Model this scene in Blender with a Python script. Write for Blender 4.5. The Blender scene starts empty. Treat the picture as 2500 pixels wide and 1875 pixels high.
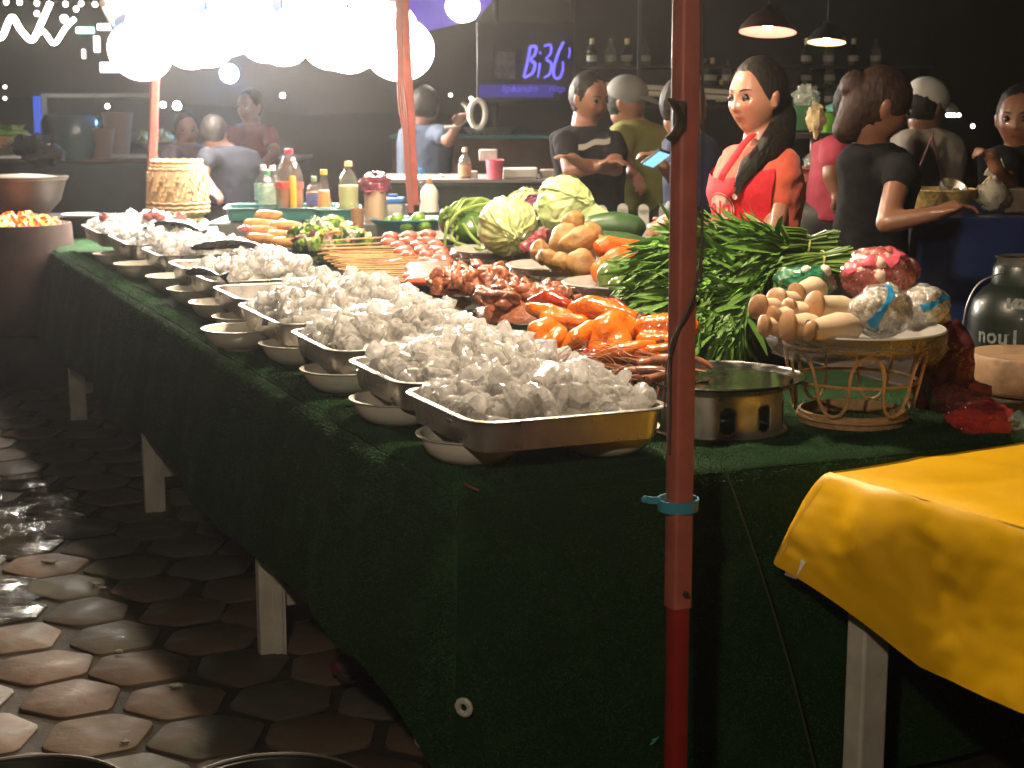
import bpy, math, random
import numpy as np
from mathutils import Vector, Matrix, Euler, noise as mn
R = math.radians
rnd = random.Random(7)
scene = bpy.context.scene
COL = scene.collection

# ------------------------------------------------------------------ camera
CAM_H = 1.5; FOC = 3890.0 / 2500.0; PITCH = math.atan(690 / 3890.0)
cd = bpy.data.cameras.new('camera'); cam = bpy.data.objects.new('camera', cd); COL.objects.link(cam)
cd.sensor_width = 36; cd.lens = 36 * FOC; cd.clip_start = 0.05; cd.clip_end = 500
cam.location = (0, 0, CAM_H); cam.rotation_euler = (math.pi / 2 - PITCH, 0, 0)
scene.camera = cam
cd.dof.use_dof = True; cd.dof.focus_distance = 3.9; cd.dof.aperture_fstop = 6.5

# ------------------------------------------------------------------ world: night sky
world = bpy.data.worlds.new('World'); scene.world = world; world.use_nodes = True
wn = world.node_tree; bgn = wn.nodes['Background']
sky = wn.nodes.new('ShaderNodeTexSky'); sky.sky_type = 'NISHITA'; sky.sun_disc = False
sky.sun_elevation = R(1.0); sky.sun_rotation = R(200)
wn.links.new(sky.outputs[0], bgn.inputs[0]); bgn.inputs[1].default_value = 0.001

# ------------------------------------------------------------------ colour management
vs = scene.view_settings
vs.view_transform = 'Standard'; vs.look = 'None'; vs.gamma = 1; vs.use_curve_mapping = False; vs.exposure = 0.38
cy = scene.cycles
cy.max_bounces = 8; cy.diffuse_bounces = 3; cy.glossy_bounces = 3; cy.transmission_bounces = 6
cy.transparent_max_bounces = 16; cy.volume_bounces = 0
cy.caustics_reflective = False; cy.caustics_refractive = False
cy.sample_clamp_indirect = 4.0; cy.blur_glossy = 1.0
cy.use_denoising = True
try:
    cy.denoiser = 'OPENIMAGEDENOISE'; cy.denoising_prefilter = 'ACCURATE'
    cy.denoising_input_passes = 'RGB_ALBEDO_NORMAL'
except Exception:
    pass

# ------------------------------------------------------------------ measuring helpers
def ray(px, py):
    x = (px - 1250) / 3890.0; y = -(py - 937.5) / 3890.0
    c, s = math.cos(PITCH), math.sin(PITCH)
    return Vector((x, c + y * s, -s + y * c))
def atY(px, py, Y):
    d = ray(px, py); return Vector((0, 0, CAM_H)) + d * (Y / d.y)
def atZ(px, py, z):
    d = ray(px, py); return Vector((0, 0, CAM_H)) + d * ((z - CAM_H) / d.z)
TH = 0.75                                    # table height
CC = Vector((-0.095, 2.987, 0)); U = Vector((-.397, .918, 0)).normalized(); W = Vector((.918, .397, 0)).normalized()
def T(a, b, z=TH): return CC + U * a + W * b + Vector((0, 0, z))
TROT = math.atan2(W.y, W.x)                  # yaw of the table's width direction

# ------------------------------------------------------------------ materials
MATS = {}
def mat(name, col, rough=.6, metal=0.0, var=0.0, vscale=8.0, col2=None, bump=0.0, bscale=60.0, trans=0.0, ior=1.45,
        emit=None, estr=0.0, coat=0.0, sss=0.0, alpha=1.0, rvar=0.0, spec=.5, detail=6.0, sheen=0.0, attr=None, mask=(.45, .6)):
    if name in MATS: return MATS[name]
    m = bpy.data.materials.new(name); m.use_nodes = True; nt = m.node_tree; b = nt.nodes['Principled BSDF']
    b.inputs['Base Color'].default_value = (*col, 1); b.inputs['Roughness'].default_value = rough
    b.inputs['Metallic'].default_value = metal; b.inputs['Transmission Weight'].default_value = trans
    b.inputs['IOR'].default_value = ior; b.inputs['Coat Weight'].default_value = coat; b.inputs['Coat Roughness'].default_value = .08
    b.inputs['Alpha'].default_value = alpha; b.inputs['Specular IOR Level'].default_value = spec
    b.inputs['Sheen Weight'].default_value = sheen
    if sss:
        b.inputs['Subsurface Weight'].default_value = sss; b.inputs['Subsurface Radius'].default_value = (.02, .008, .004)
        b.inputs['Subsurface Scale'].default_value = .5
    if emit is not None:
        b.inputs['Emission Color'].default_value = (*emit, 1); b.inputs['Emission Strength'].default_value = estr
    tc = None
    def coords():
        nonlocal tc
        if tc is None: tc = nt.nodes.new('ShaderNodeTexCoord')
        return tc.outputs['Object']
    src = None
    if var > 0 or col2 is not None:
        n = nt.nodes.new('ShaderNodeTexNoise'); n.inputs['Scale'].default_value = vscale; n.inputs['Detail'].default_value = detail
        n.inputs['Roughness'].default_value = .6
        nt.links.new(coords(), n.inputs['Vector'])
        rp = nt.nodes.new('ShaderNodeValToRGB'); e = rp.color_ramp.elements
        if col2 is None:
            e[0].position = .3; e[1].position = .7
            e[0].color = (*[max(0, c * (1 - var)) for c in col], 1); e[1].color = (*[min(1, c * (1 + var)) for c in col], 1)
        else:
            e[0].position = mask[0]; e[1].position = mask[1]
            e[0].color = (*col, 1); e[1].color = (*col2, 1)
        nt.links.new(n.outputs['Fac'], rp.inputs['Fac']); src = rp.outputs['Color']
    if attr:
        at = nt.nodes.new('ShaderNodeAttribute'); at.attribute_name = attr
        if src is None: src = at.outputs['Color']
        else:
            mx = nt.nodes.new('ShaderNodeMix'); mx.data_type = 'RGBA'; mx.blend_type = 'MULTIPLY'; mx.inputs[0].default_value = 1
            nt.links.new(src, mx.inputs[6]); nt.links.new(at.outputs['Color'], mx.inputs[7]); src = mx.outputs[2]
    if src is not None: nt.links.new(src, b.inputs['Base Color'])
    if rvar > 0:
        n = nt.nodes.new('ShaderNodeTexNoise'); n.inputs['Scale'].default_value = vscale * 1.7; n.inputs['Detail'].default_value = 5
        nt.links.new(coords(), n.inputs['Vector'])
        mr = nt.nodes.new('ShaderNodeMapRange'); mr.inputs[1].default_value = .3; mr.inputs[2].default_value = .7
        mr.inputs[3].default_value = max(0.02, rough - rvar); mr.inputs[4].default_value = min(1, rough + rvar)
        nt.links.new(n.outputs['Fac'], mr.inputs[0]); nt.links.new(mr.outputs[0], b.inputs['Roughness'])
    if bump > 0:
        n = nt.nodes.new('ShaderNodeTexNoise'); n.inputs['Scale'].default_value = bscale; n.inputs['Detail'].default_value = 5
        nt.links.new(coords(), n.inputs['Vector'])
        bp = nt.nodes.new('ShaderNodeBump'); bp.inputs['Strength'].default_value = bump; bp.inputs['Distance'].default_value = .01
        nt.links.new(n.outputs['Fac'], bp.inputs['Height']); nt.links.new(bp.outputs[0], b.inputs['Normal'])
    MATS[name] = m; return m
def stretch(m, sc=(90, 90, 7), strength=.6, colv=.5):
    """fine strands: noise stretched along the local z axis"""
    nt = m.node_tree; b = nt.nodes['Principled BSDF']; tc = nt.nodes.new('ShaderNodeTexCoord'); mp = nt.nodes.new('ShaderNodeMapping'); mp.inputs['Scale'].default_value = sc
    n = nt.nodes.new('ShaderNodeTexNoise'); n.inputs['Scale'].default_value = 1.0; n.inputs['Detail'].default_value = 3
    nt.links.new(tc.outputs['Object'], mp.inputs[0]); nt.links.new(mp.outputs[0], n.inputs['Vector'])
    bp = nt.nodes.new('ShaderNodeBump'); bp.inputs['Strength'].default_value = strength; bp.inputs['Distance'].default_value = .006
    nt.links.new(n.outputs['Fac'], bp.inputs['Height']); nt.links.new(bp.outputs[0], b.inputs['Normal']); return m
def objtint(m, amt=.25):
    """per-object brightness variation"""
    nt = m.node_tree; b = nt.nodes['Principled BSDF']; oi = nt.nodes.new('ShaderNodeObjectInfo')
    mr = nt.nodes.new('ShaderNodeMapRange'); mr.inputs[3].default_value = 1 - amt; mr.inputs[4].default_value = 1 + amt
    nt.links.new(oi.outputs['Random'], mr.inputs[0])
    mx = nt.nodes.new('ShaderNodeVectorMath'); mx.operation = 'SCALE'
    ip = b.inputs['Base Color']
    if ip.links: nt.links.new(ip.links[0].from_socket, mx.inputs[0])
    else: mx.inputs[0].default_value = ip.default_value[:3]
    nt.links.new(mr.outputs[0], mx.inputs['Scale']); nt.links.new(mx.outputs[0], ip)
    return m

# ------------------------------------------------------------------ mesh builder
class MB:
    def __init__(s): s.v = []; s.f = []; s.m = []; s.cur = 0
    def add(s, V, F, M=None):
        o = len(s.v)
        if M is not None: V = [M @ Vector(p) for p in V]
        s.v.extend([tuple(p) for p in V]); s.f.extend([tuple(i + o for i in f) for f in F]); s.m.extend([s.cur] * len(F))
        return s
    def box(s, c, d, rz=0.0, M=None):
        x, y, z = d[0] / 2, d[1] / 2, d[2] / 2
        V = [Vector((i * x, j * y, k * z)) for k in (-1, 1) for j in (-1, 1) for i in (-1, 1)]
        mt = Matrix.Translation(c) @ Matrix.Rotation(rz, 4, 'Z')
        if M is not None: mt = M @ mt
        return s.add(V, [(0, 2, 3, 1), (4, 5, 7, 6), (0, 1, 5, 4), (2, 6, 7, 3), (0, 4, 6, 2), (1, 3, 7, 5)], mt)
    def lathe(s, prof, n=24, M=None, sx=1.0, sy=1.0, wob=None):
        V = []; F = []
        k = len(prof)
        for i in range(n):
            a = 2 * math.pi * i / n
            for j, (r, z) in enumerate(prof):
                if wob: rr, zz = wob(a, r, z, j)
                else: rr, zz = r, z
                V.append((rr * math.cos(a) * sx, rr * math.sin(a) * sy, zz))
        for i in range(n):
            i2 = (i + 1) % n
            for j in range(k - 1):
                a, b, c, d = i * k + j, i2 * k + j, i2 * k + j + 1, i * k + j + 1
                if prof[j][0] < 1e-6: F.append((a, c, d)) if prof[j + 1][0] > 1e-6 else None
                elif prof[j + 1][0] < 1e-6: F.append((a, b, d))
                else: F.append((a, b, c, d))
        return s.add(V, F, M)
    def tube(s, pts, rad, n=8, caps=True, flat=1.0, M=None, closed=False):
        pts = [Vector(p) for p in pts]; N = len(pts)
        if not hasattr(rad, '__len__'): rad = [rad] * N
        V = []; F = []; up = Vector((0, 0, 1)); prev = None
        for i, p in enumerate(pts):
            if closed: t = pts[(i + 1) % N] - pts[i - 1]
            else: t = pts[min(i + 1, N - 1)] - pts[max(i - 1, 0)]
            if t.length < 1e-9: t = Vector((0, 0, 1))
            t.normalize()
            if prev is None:
                x = t.cross(up)
                if x.length < .1: x = t.cross(Vector((0, 1, 0)))
            else: x = prev - t * prev.dot(t)
            x.normalize(); y = t.cross(x); prev = x
            for j in range(n):
                a = 2 * math.pi * j / n
                V.append(p + x * (math.cos(a) * rad[i]) + y * (math.sin(a) * rad[i] * flat))
        for i in range(N if closed else N - 1):
            for j in range(n):
                a = i * n + j; b = i * n + (j + 1) % n; i2 = (i + 1) % N
                F.append((a, b, i2 * n + (j + 1) % n, i2 * n + j))
        if caps and not closed:
            F.append(tuple(range(n - 1, -1, -1))); F.append(tuple((N - 1) * n + j for j in range(n)))
        return s.add(V, F, M)
    def ell(s, c, r, nu=16, nv=10, M=None, rot=None, nz=0.0, nf=3.0, seed=0.0):
        V = []; F = []
        mt = Matrix.Translation(c)
        if rot is not None: mt = mt @ Euler(rot).to_matrix().to_4x4()
        if M is not None: mt = M @ mt
        if not hasattr(r, '__len__'): r = (r, r, r)
        for j in range(nv + 1):
            th = math.pi * j / nv
            if j in (0, nv): 
                q = Vector((0, 0, math.cos(th))); k = 1 + (nz * mn.noise(q * nf + Vector((seed, seed * 2, 0))) if nz else 0)
                V.append((q.x * r[0] * k, q.y * r[1] * k, q.z * r[2] * k)); continue
            for i in range(nu):
                a = 2 * math.pi * i / nu
                q = Vector((math.sin(th) * math.cos(a), math.sin(th) * math.sin(a), math.cos(th)))
                k = 1 + (nz * mn.noise(q * nf + Vector((seed, seed * 2, 0))) if nz else 0)
                V.append((q.x * r[0] * k, q.y * r[1] * k, q.z * r[2] * k))
        def idx(j, i): return 0 if j == 0 else (len(V) - 1 if j == nv else 1 + (j - 1) * nu + i % nu)
        for j in range(nv):
            for i in range(nu):
                a, b, c2, d = idx(j, i), idx(j, i + 1), idx(j + 1, i + 1), idx(j + 1, i)
                if j == 0: F.append((a, d, c2))
                elif j == nv - 1: F.append((a, d, b))
                else: F.append((a, d, c2, b))
        return s.add(V, F, mt)
    def cap(s, p0, r0, p1, r1, n=14):
        p0, p1 = Vector(p0), Vector(p1); d = p1 - p0; L = d.length
        if L < 1e-6: return s.ell(p0, r0, n, 8)
        q = d.to_track_quat('Z', 'Y').to_matrix().to_4x4()
        prof = []
        for k in range(5): a = -math.pi / 2 + k * math.pi / 8; prof.append((max(0, r0 * math.cos(a)) if k else 0.0, r0 * math.sin(a)))
        for k in range(5): a = k * math.pi / 8; prof.append((r1 * math.cos(a) if k < 4 else 0.0, L + r1 * math.sin(a)))
        return s.lathe(prof, n, Matrix.Translation(p0) @ q)
    def chain(s, pts, rads, n=14):
        for i in range(len(pts) - 1): s.cap(pts[i], rads[i], pts[i + 1], rads[i + 1], n)
        return s
    def loft(s, secs, n=24, yaw=0.0):
        """secs: (centre, rx, ry) rings, rx across, ry front-back, closed"""
        V = []; F = []; rx_ = Vector((math.cos(yaw), math.sin(yaw), 0)); fy = Vector((-math.sin(yaw), math.cos(yaw), 0))
        for c, a, b in secs:
            for i in range(n):
                t = 2 * math.pi * i / n
                V.append(Vector(c) + rx_ * (a * math.cos(t)) + fy * (b * math.sin(t)))
        for j in range(len(secs) - 1):
            for i in range(n):
                F.append((j * n + i, j * n + (i + 1) % n, (j + 1) * n + (i + 1) % n, (j + 1) * n + i))
        F.append(tuple(range(n - 1, -1, -1))); F.append(tuple((len(secs) - 1) * n + i for i in range(n)))
        return s.add(V, F)
    def grid(s, fn, nu, nv, M=None, skip=None):
        V = [fn(i / nu, j / nv) for j in range(nv + 1) for i in range(nu + 1)]
        F = [(j * (nu + 1) + i, j * (nu + 1) + i + 1, (j + 1) * (nu + 1) + i + 1, (j + 1) * (nu + 1) + i)
             for j in range(nv) for i in range(nu) if not (skip and skip(i, j))]
        return s.add(V, F, M)
    def mesh(s, name, mats, smooth=True, ang=40):
        me = bpy.data.meshes.new(name); me.from_pydata(s.v, [], s.f)
        if not isinstance(mats, (list, tuple)): mats = [mats]
        for m in mats: me.materials.append(m)
        if len(mats) > 1: me.polygons.foreach_set('material_index', s.m)
        me.polygons.foreach_set('use_smooth', [bool(smooth)] * len(s.f))
        me.update()
        if smooth and ang < 180:
            try: me.set_sharp_from_angle(angle=R(ang))
            except Exception: pass
        return me
    def build(s, name, mats, parent=None, smooth=True, ang=40, loc=None, rot=None, bevel=0, label=None, off=None):
        if off is not None: s.v = [(p[0] - off[0], p[1] - off[1], p[2] - off[2]) for p in s.v]
        me = s.mesh(name, mats, smooth, ang)
        o = bpy.data.objects.new(name, me); COL.objects.link(o)
        if parent is not None: o.parent = parent
        if loc is not None: o.location = loc
        if rot is not None: o.rotation_euler = rot
        if bevel:
            bm = o.modifiers.new('bevel', 'BEVEL'); bm.width = bevel; bm.segments = 2; bm.limit_method = 'ANGLE'
        if label: o['label'] = label
        return o
def tag(o, label, cat, group=None, kind=None):
    o['label'] = label; o['category'] = cat
    if group: o['group'] = group
    if kind: o['kind'] = kind
    return o
def thing(name, label, cat, loc=(0, 0, 0), rz=0.0, group=None):
    o = bpy.data.objects.new(name, None); COL.objects.link(o); o.empty_display_size = .05
    o.location = loc; o.rotation_euler = (0, 0, rz) if not hasattr(rz, '__len__') else rz
    return tag(o, label, cat, group)
def inst(src, parent=None, loc=(0, 0, 0), rot=(0, 0, 0), sc=1.0, label=None):
    c = src.copy(); COL.objects.link(c); c.parent = parent; c.location = loc; c.rotation_euler = rot
    c.scale = sc if hasattr(sc, '__len__') else (sc, sc, sc)
    if label: c['label'] = label
    return c
def meshobj(name, me, parent=None, loc=(0, 0, 0), rot=(0, 0, 0), sc=1.0):
    c = bpy.data.objects.new(name, me); COL.objects.link(c); c.parent = parent; c.location = loc; c.rotation_euler = rot
    c.scale = sc if hasattr(sc, '__len__') else (sc, sc, sc)
    return c
def copy_tree(o, loc=None, rot=None, parent=None, label=None, sc=None):
    c = o.copy(); COL.objects.link(c)
    if parent is not None: c.parent = parent
    if loc is not None: c.location = loc
    if rot is not None: c.rotation_euler = rot
    if sc is not None: c.scale = (sc, sc, sc)
    if label: c['label'] = label
    for ch in o.children:
        copy_tree(ch, parent=c)
    return c
def struct(name, mb, m, **k):
    o = mb.build(name, m, **k); o['kind'] = 'structure'; return o
def remesh(o, voxel=.01, smooth=4):
    m = o.modifiers.new('remesh', 'REMESH'); m.mode = 'VOXEL'; m.voxel_size = voxel; m.use_smooth_shade = True
    if smooth:
        s = o.modifiers.new('smooth', 'SMOOTH'); s.factor = .6; s.iterations = smooth
    return o
def disp(o, strength, scale, kind='CLOUDS'):
    t = bpy.data.textures.new('d', kind); t.noise_scale = scale
    m = o.modifiers.new('disp', 'DISPLACE'); m.texture = t; m.strength = strength; m.mid_level = .5
    return o
def text(name, s, m, parent, loc, rot, size, ext=.001, shear=0.0, off=0.0, label=None):
    c = bpy.data.curves.new(name, 'FONT'); c.body = s; c.size = size; c.extrude = ext; c.shear = shear; c.offset = off
    c.align_x = 'CENTER'; c.align_y = 'CENTER'; c.materials.append(m)
    tmp = bpy.data.objects.new(name, c); COL.objects.link(tmp); me = bpy.data.meshes.new_from_object(tmp); bpy.data.objects.remove(tmp)
    o = bpy.data.objects.new(name, me); COL.objects.link(o); o.parent = parent; o.location = loc; o.rotation_euler = rot
    if label: o['label'] = label
    return o
def spline(pts, n=8):
    """Catmull-Rom through pts"""
    P = [Vector(p) for p in pts]; P = [P[0] * 2 - P[1]] + P + [P[-1] * 2 - P[-2]]; out = []
    for i in range(1, len(P) - 2):
        for k in range(n):
            t = k / n
            out.append(.5 * ((2 * P[i]) + (P[i + 1] - P[i - 1]) * t + (2 * P[i - 1] - 5 * P[i] + 4 * P[i + 1] - P[i + 2]) * t * t + (3 * P[i] - P[i - 1] - 3 * P[i + 1] + P[i + 2]) * t ** 3))
    out.append(P[-2]); return out

# ------------------------------------------------------------------ common materials
STEEL = mat('stainless_steel', (.56, .53, .49), .34, .9, var=.18, vscale=14, rvar=.1, bump=.05, bscale=90)
STEELD = mat('worn_steel', (.50, .48, .45), .40, .75, var=.25, vscale=18, rvar=.14)
WHITEW = mat('white_painted_wood', (.62, .60, .54), .55, var=.2, vscale=9, bump=.15, bscale=40)
RED_PAINT = mat('red_pole_paint', (.40, .105, .080), .5, var=.22, vscale=11, rvar=.12, bump=.08, bscale=70)
DARK = mat('dark_paint', (.02, .02, .022), .6, var=.3)
BLACKP = mat('black_plastic', (.012, .012, .013), .35)
WHITE_PL = mat('white_plastic', (.72, .71, .68), .35, var=.05)
PORC = mat('white_melamine', (.78, .74, .66), .22, var=.05, vscale=20)
CLEAR = mat('clear_plastic', (.95, .95, .95), .08, trans=.95, ior=1.3)
HAZE = 0.0034; LAMP = 900.0
# ------------------------------------------------------------------ haze: thin smoke added to give the bulbs a bloom-like glow
hz = MB().box((0, 30, 2.9), (70, 74, 7.8))
haze_m = bpy.data.materials.new('haze'); haze_m.use_nodes = True; hn = haze_m.node_tree
for n in list(hn.nodes):
    if n.type != 'OUTPUT_MATERIAL': hn.nodes.remove(n)
pv = hn.nodes.new('ShaderNodeVolumePrincipled'); pv.inputs['Density'].default_value = HAZE; pv.inputs['Color'].default_value = (.9, .88, .85, 1)
pv.inputs['Anisotropy'].default_value = .82
hn.links.new(pv.outputs[0], hn.nodes['Material Output'].inputs['Volume'])
ho = hz.build('haze', haze_m, smooth=False); ho['kind'] = 'stuff'; ho['label'] = 'thin smoke haze added over the stalls to give the bulbs their bloom'; ho['category'] = 'haze'

# ------------------------------------------------------------------ ground
GROUT = mat('wet_mud_joint', (.04, .033, .026), .75, var=.4, vscale=12, bump=.25, bscale=60)
gb = MB().grid(lambda u, v: Vector((-30 + 60 * u, -4 + 66 * v, 0)), 30, 33)
ground = struct('ground', gb, GROUT, smooth=False)
pcols = [(.16, .10, .075), (.12, .125, .095), (.10, .07, .05), (.15, .12, .09), (.085, .10, .085), (.19, .115, .085)]
pmats = []
for i, c in enumerate(pcols):
    c2 = pcols[(i + 2) % 6]
    pmats.append(mat('paver_%d' % i, tuple(.55 * q + .45 * p for q, p in zip(c, (.10, .085, .065))), .58, var=.1, vscale=5 + i, col2=tuple(.5 * (p + q) for p, q in zip(c, c2)), bump=.3, bscale=30, rvar=.15, mask=(.42, .58)))
def paver_mesh(k):
    rr = random.Random(k); mb = MB(); n = 6; pts = []
    for i in range(n):
        a = math.pi / 6 + i * math.pi / 3 + rr.uniform(-.13, .13); r = .141 * rr.uniform(.90, 1.07); pts.append((r * math.cos(a), r * math.sin(a)))
    # rounded outline
    out = []
    for i in range(n):
        p0, p1, p2 = pts[i - 1], pts[i], pts[(i + 1) % n]
        for t in (.24, .09): out.append((p1[0] + (p0[0] - p1[0]) * t, p1[1] + (p0[1] - p1[1]) * t))
        for t in (.09, .24): out.append((p1[0] + (p2[0] - p1[0]) * t, p1[1] + (p2[1] - p1[1]) * t))
    m = len(out); V = [(x, y, 0) for x, y in out] + [(x, y, .008) for x, y in out] + [(x * .96, y * .96, .0115) for x, y in out] + [(0, 0, .0145 + rr.uniform(-.002, .002))]
    F = [(i, (i + 1) % m, m + (i + 1) % m, m + i) for i in range(m)] + [(m + i, m + (i + 1) % m, 2 * m + (i + 1) % m, 2 * m + i) for i in range(m)] + [(2 * m + i, 2 * m + (i + 1) % m, 3 * m) for i in range(m)]
    mb.add(V, F); return mb.mesh('paver', pmats[k % 6])
pm = [paver_mesh(k) for k in range(12)]
cand = []
for j in range(-2, 60):
    for i in range(-24, 12):
        x = i * .268 + (j % 2) * .134 - .05; y = 2.9 + j * .235
        x += rnd.uniform(-.008, .008); y += rnd.uniform(-.008, .008)
        d = Vector((x - CC.x, y - CC.y, 0)); b = d.dot(W)
        pxl = 1250 + 3890 * x / max(y, .1)
        if pxl < -180 or y > 13.5 or y < 2.7: continue
        if b > 1.0 or (b > .35 and y < 4.2 and x > .9): continue
        if x > 1.2: continue
        cand.append((y, x))
cand.sort()
WETM = mat('wet_paver', (.055, .047, .036), .12, var=.4, vscale=9, bump=1.0, bscale=38, coat=.9, rvar=.08)
wpm = []
for q in pm[:4]:
    w_ = q.copy(); w_.materials.clear(); w_.materials.append(WETM); wpm.append(w_)
def wet(x, y):
    p = 1250 + 3890 * x / y; yy = 937 + 3890 * math.tan(math.atan(1.5 / y) - PITCH)
    return (p < 130 and 1150 < yy < 1360) or (p < 100 and 1390 < yy < 1500)
for k, (y, x) in enumerate(cand[:298]):
    o = meshobj('paver', (wpm[rnd.randrange(4)] if wet(x, y) else pm[rnd.randrange(12)]), ground, (x, y, 0.0), (rnd.uniform(-.012, .012), rnd.uniform(-.012, .012), rnd.choice([0, 1, 2, 3, 4, 5]) * math.pi / 3 + rnd.uniform(-.05, .05)), rnd.uniform(.96, 1.03))
# puddles of spilled water on the pavers at the left
WATER = mat('puddle_water', (.02, .018, .015), .05, bump=1.0, bscale=50, spec=.9, coat=.6)
for k, (px, py, rx, ry) in enumerate([(20, 1290, .30, .40), (20, 1440, .16, .14)]):
    c = atZ(px, py, .0095); mb = MB(); n = 60; V = [(0, 0, 0)]
    for i in range(n):
        a = 2 * math.pi * i / n; q = 1 + .35 * mn.noise(Vector((math.cos(a) * 1.5 + k * 7, math.sin(a) * 1.5, k)))
        V.append((rx * q * math.cos(a), ry * q * math.sin(a), 0))
    mb.add(V, [(0, i + 1, (i + 1) % n + 1) for i in range(n)])
    p = mb.build('puddle', WATER, loc=c, smooth=False); p['kind'] = 'structure'

# ------------------------------------------------------------------ lamps
def bulb_mat(name, col, s): return mat(name, (.9, .9, .9), .3, emit=col, estr=s)
BULB_W = bulb_mat('lit_led_bulb', (1.0, .83, .62), LAMP)
SOCK = mat('bulb_socket', (.5, .5, .48), .4)
def bulb_meshes():
    m1 = MB(); m1.lathe([(0, -.062), (.026, -.058), (.046, -.042), (.055, -.018), (.052, .008), (.038, .035), (.025, .05)], 16)
    m2 = MB(); m2.lathe([(.0255, .049), (.027, .06), (.027, .10), (.018, .108), (0.0, .110)], 12)
    return m1, m2
BG1, BG2 = bulb_meshes()
ME_GLOBE = BG1.mesh('globe', BULB_W); ME_SOCK = BG2.mesh('socket', SOCK)
ME_CABLE = MB().tube([(0, 0, .10), (0, 0, .7)], .004, 6).mesh('hanging_wire', BLACKP)
REFL = mat('added_reflector', (.82, .80, .76), .4)
ME_CUTOFF = MB().lathe([(.020, .075), (.05, .072), (.095, .02), (.125, -.045), (.128, -.045), (.098, .022), (.052, .078), (.020, .080)], 32).mesh('shade', REFL)  # conical shade added to cut the light off from people behind
ME_DISH = MB().lathe([(.012, .085), (.06, .07), (.11, .02), (.135, -.03), (.139, -.03), (.115, .022), (.062, .078), (.012, .092)], 28, M=Matrix.Rotation(R(-62), 4, 'X')).mesh('light_block_dish', REFL)  # dish added behind the bulb so people beyond it stay dark
def lamp(pos, label, group='hanging bulbs over the food table', sc=1.0, gm=None, shade=0):
    t = thing('hanging_bulb', label, 'light bulb', pos, 0, group)
    g = meshobj('globe', ME_GLOBE if gm is None else gm, t, sc=sc); meshobj('socket', ME_SOCK, t, sc=sc); meshobj('hanging_wire', ME_CABLE, t, sc=sc)
    if shade == 1: meshobj('shade', ME_CUTOFF, t, sc=sc)
    if shade == 2: meshobj('light_block_dish', ME_DISH, t, sc=sc)
    return t
# ------------------------------------------------------------------ main display table
TLEN, TWID = 6.25, 1.5
tb = thing('display_table', 'long white wooden trestle table hidden under the green artificial turf', 'table', T(0, 0, 0), TROT)
# local frame: x across (b), y along (a)
MB().box((TWID / 2, TLEN / 2, .725), (TWID - .03, TLEN - .03, .03)).build('tabletop', WHITEW, tb, smooth=False)
def leg_at(x, y, parent, h=.71, w=.085):
    if x < 0:
        mb = MB(); w = .074; mb.box((x, y, .17), (w, w * .42, .34)); mb.box((x - w * .22, y + w * .40, .168), (w * .42, w * .36, .336)); mb.box((x + .015, y - w * .26, .166), (w * .30, w * .12, .33)); mb.box((x + .075, y, .53), (w * .8, w * .4, .36))
    else:
        mb = MB(); mb.box((x, y, h / 2), (w, w * .42, h)); mb.box((x - w * .25, y + w * .40, h / 2), (w * .42, w * .36, h - .004))
    return mb.build('leg', WHITEW, parent, smooth=False, bevel=.003)
for a in (.25, 1.32, 2.98, 4.84, 6.15):
    leg_at(-.042 if a > .5 else .30, a, tb); leg_at(TWID - .1, a, tb)
    MB().box((TWID / 2 - .06, a + .03, .158), (TWID - .12, .03, .052)).build('rail', WHITEW, tb, smooth=False, bevel=.003)
MB().box((.75, TLEN / 2, .14), (.045, TLEN - .4, .05)).build('rail', WHITEW, tb, smooth=False)
# ------------------------------------------------------------------ artificial turf cover
TURF = mat('artificial_turf', (.012, .050, .013), .9, vscale=7, col2=(.030, .082, .028), mask=(.52, .74), bump=1.0, bscale=420, spec=.2)
BLADE = mat('turf_blade', (.022, .100, .024), .7, var=.5, vscale=9)
HEM = .31; PI = math.pi
def fold(a, zz):     # outward bulge of the hanging side
    k = max(0.0, (TH - zz)) / .44
    return min(1, max(0, a) / .45) ** 1.2 * k ** .8 * (.096 + .6 * ( .030 * math.sin(a * 4.1 + .5) + .017 * math.sin(a * 9.7 + 1.3 + (TH - zz) * 2) + .007 * math.sin(a * 21)))
def topz(a, b):
    e = min(a, b)
    w = .004 * mn.noise(Vector((a * 2.2, b * 2.2, 0))) + .003 * mn.noise(Vector((a * 7, b * 7, 4)))
    # seam wrinkle running along the front edge
    wr = .013 * math.exp(-((a - (.10 + .012 * math.sin(b * 9) + .05 * (b - .5))) / .014) ** 2) * min(1, max(0, (b - .25) * 4))
    return TH + .006 + w + wr - .012 * math.exp(-max(e, 0) / .012)
tf = MB()
def top_fn(u, v):
    b = TWID * u; a = TLEN * v ** 1.6
    return T(a, b, topz(a, b))
tf.grid(top_fn, 90, 150)
def left_fn(u, v):   # u along a, v downwards
    a = TLEN * u ** 1.25
    hem = .05 + (HEM - .05) * min(1, (a / .38)) ** .7 + .010 * math.sin(a * 3) + .006 * math.sin(a * 11)
    zt = topz(a, 0)
    z = zt + (hem - zt) * v
    out = fold(a, z) + .010 * (1 - math.exp(-v * 30)) + .008 * math.exp(-((v - .04) / .03) ** 2)
    return T(a, -out, z)
tf.grid(left_fn, 240, 26)
def front_fn(u, v):
    b = TWID * u; zt = topz(0, b); z = zt + (.03 - zt) * v
    k = v * .02 * (1 + .6 * math.sin(b * 7 + 1) + .3 * math.sin(b * 17)) + .010 * (1 - math.exp(-v * 30)) + .006 * math.exp(-((v - .04) / .03) ** 2)
    k *= 1 - .7 * math.exp(-b / .03)
    sh = -(.010 + .02 * v) * math.exp(-b / .02)
    return T(-k, b + sh, z)
tf.grid(front_fn, 130, 30)
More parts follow.
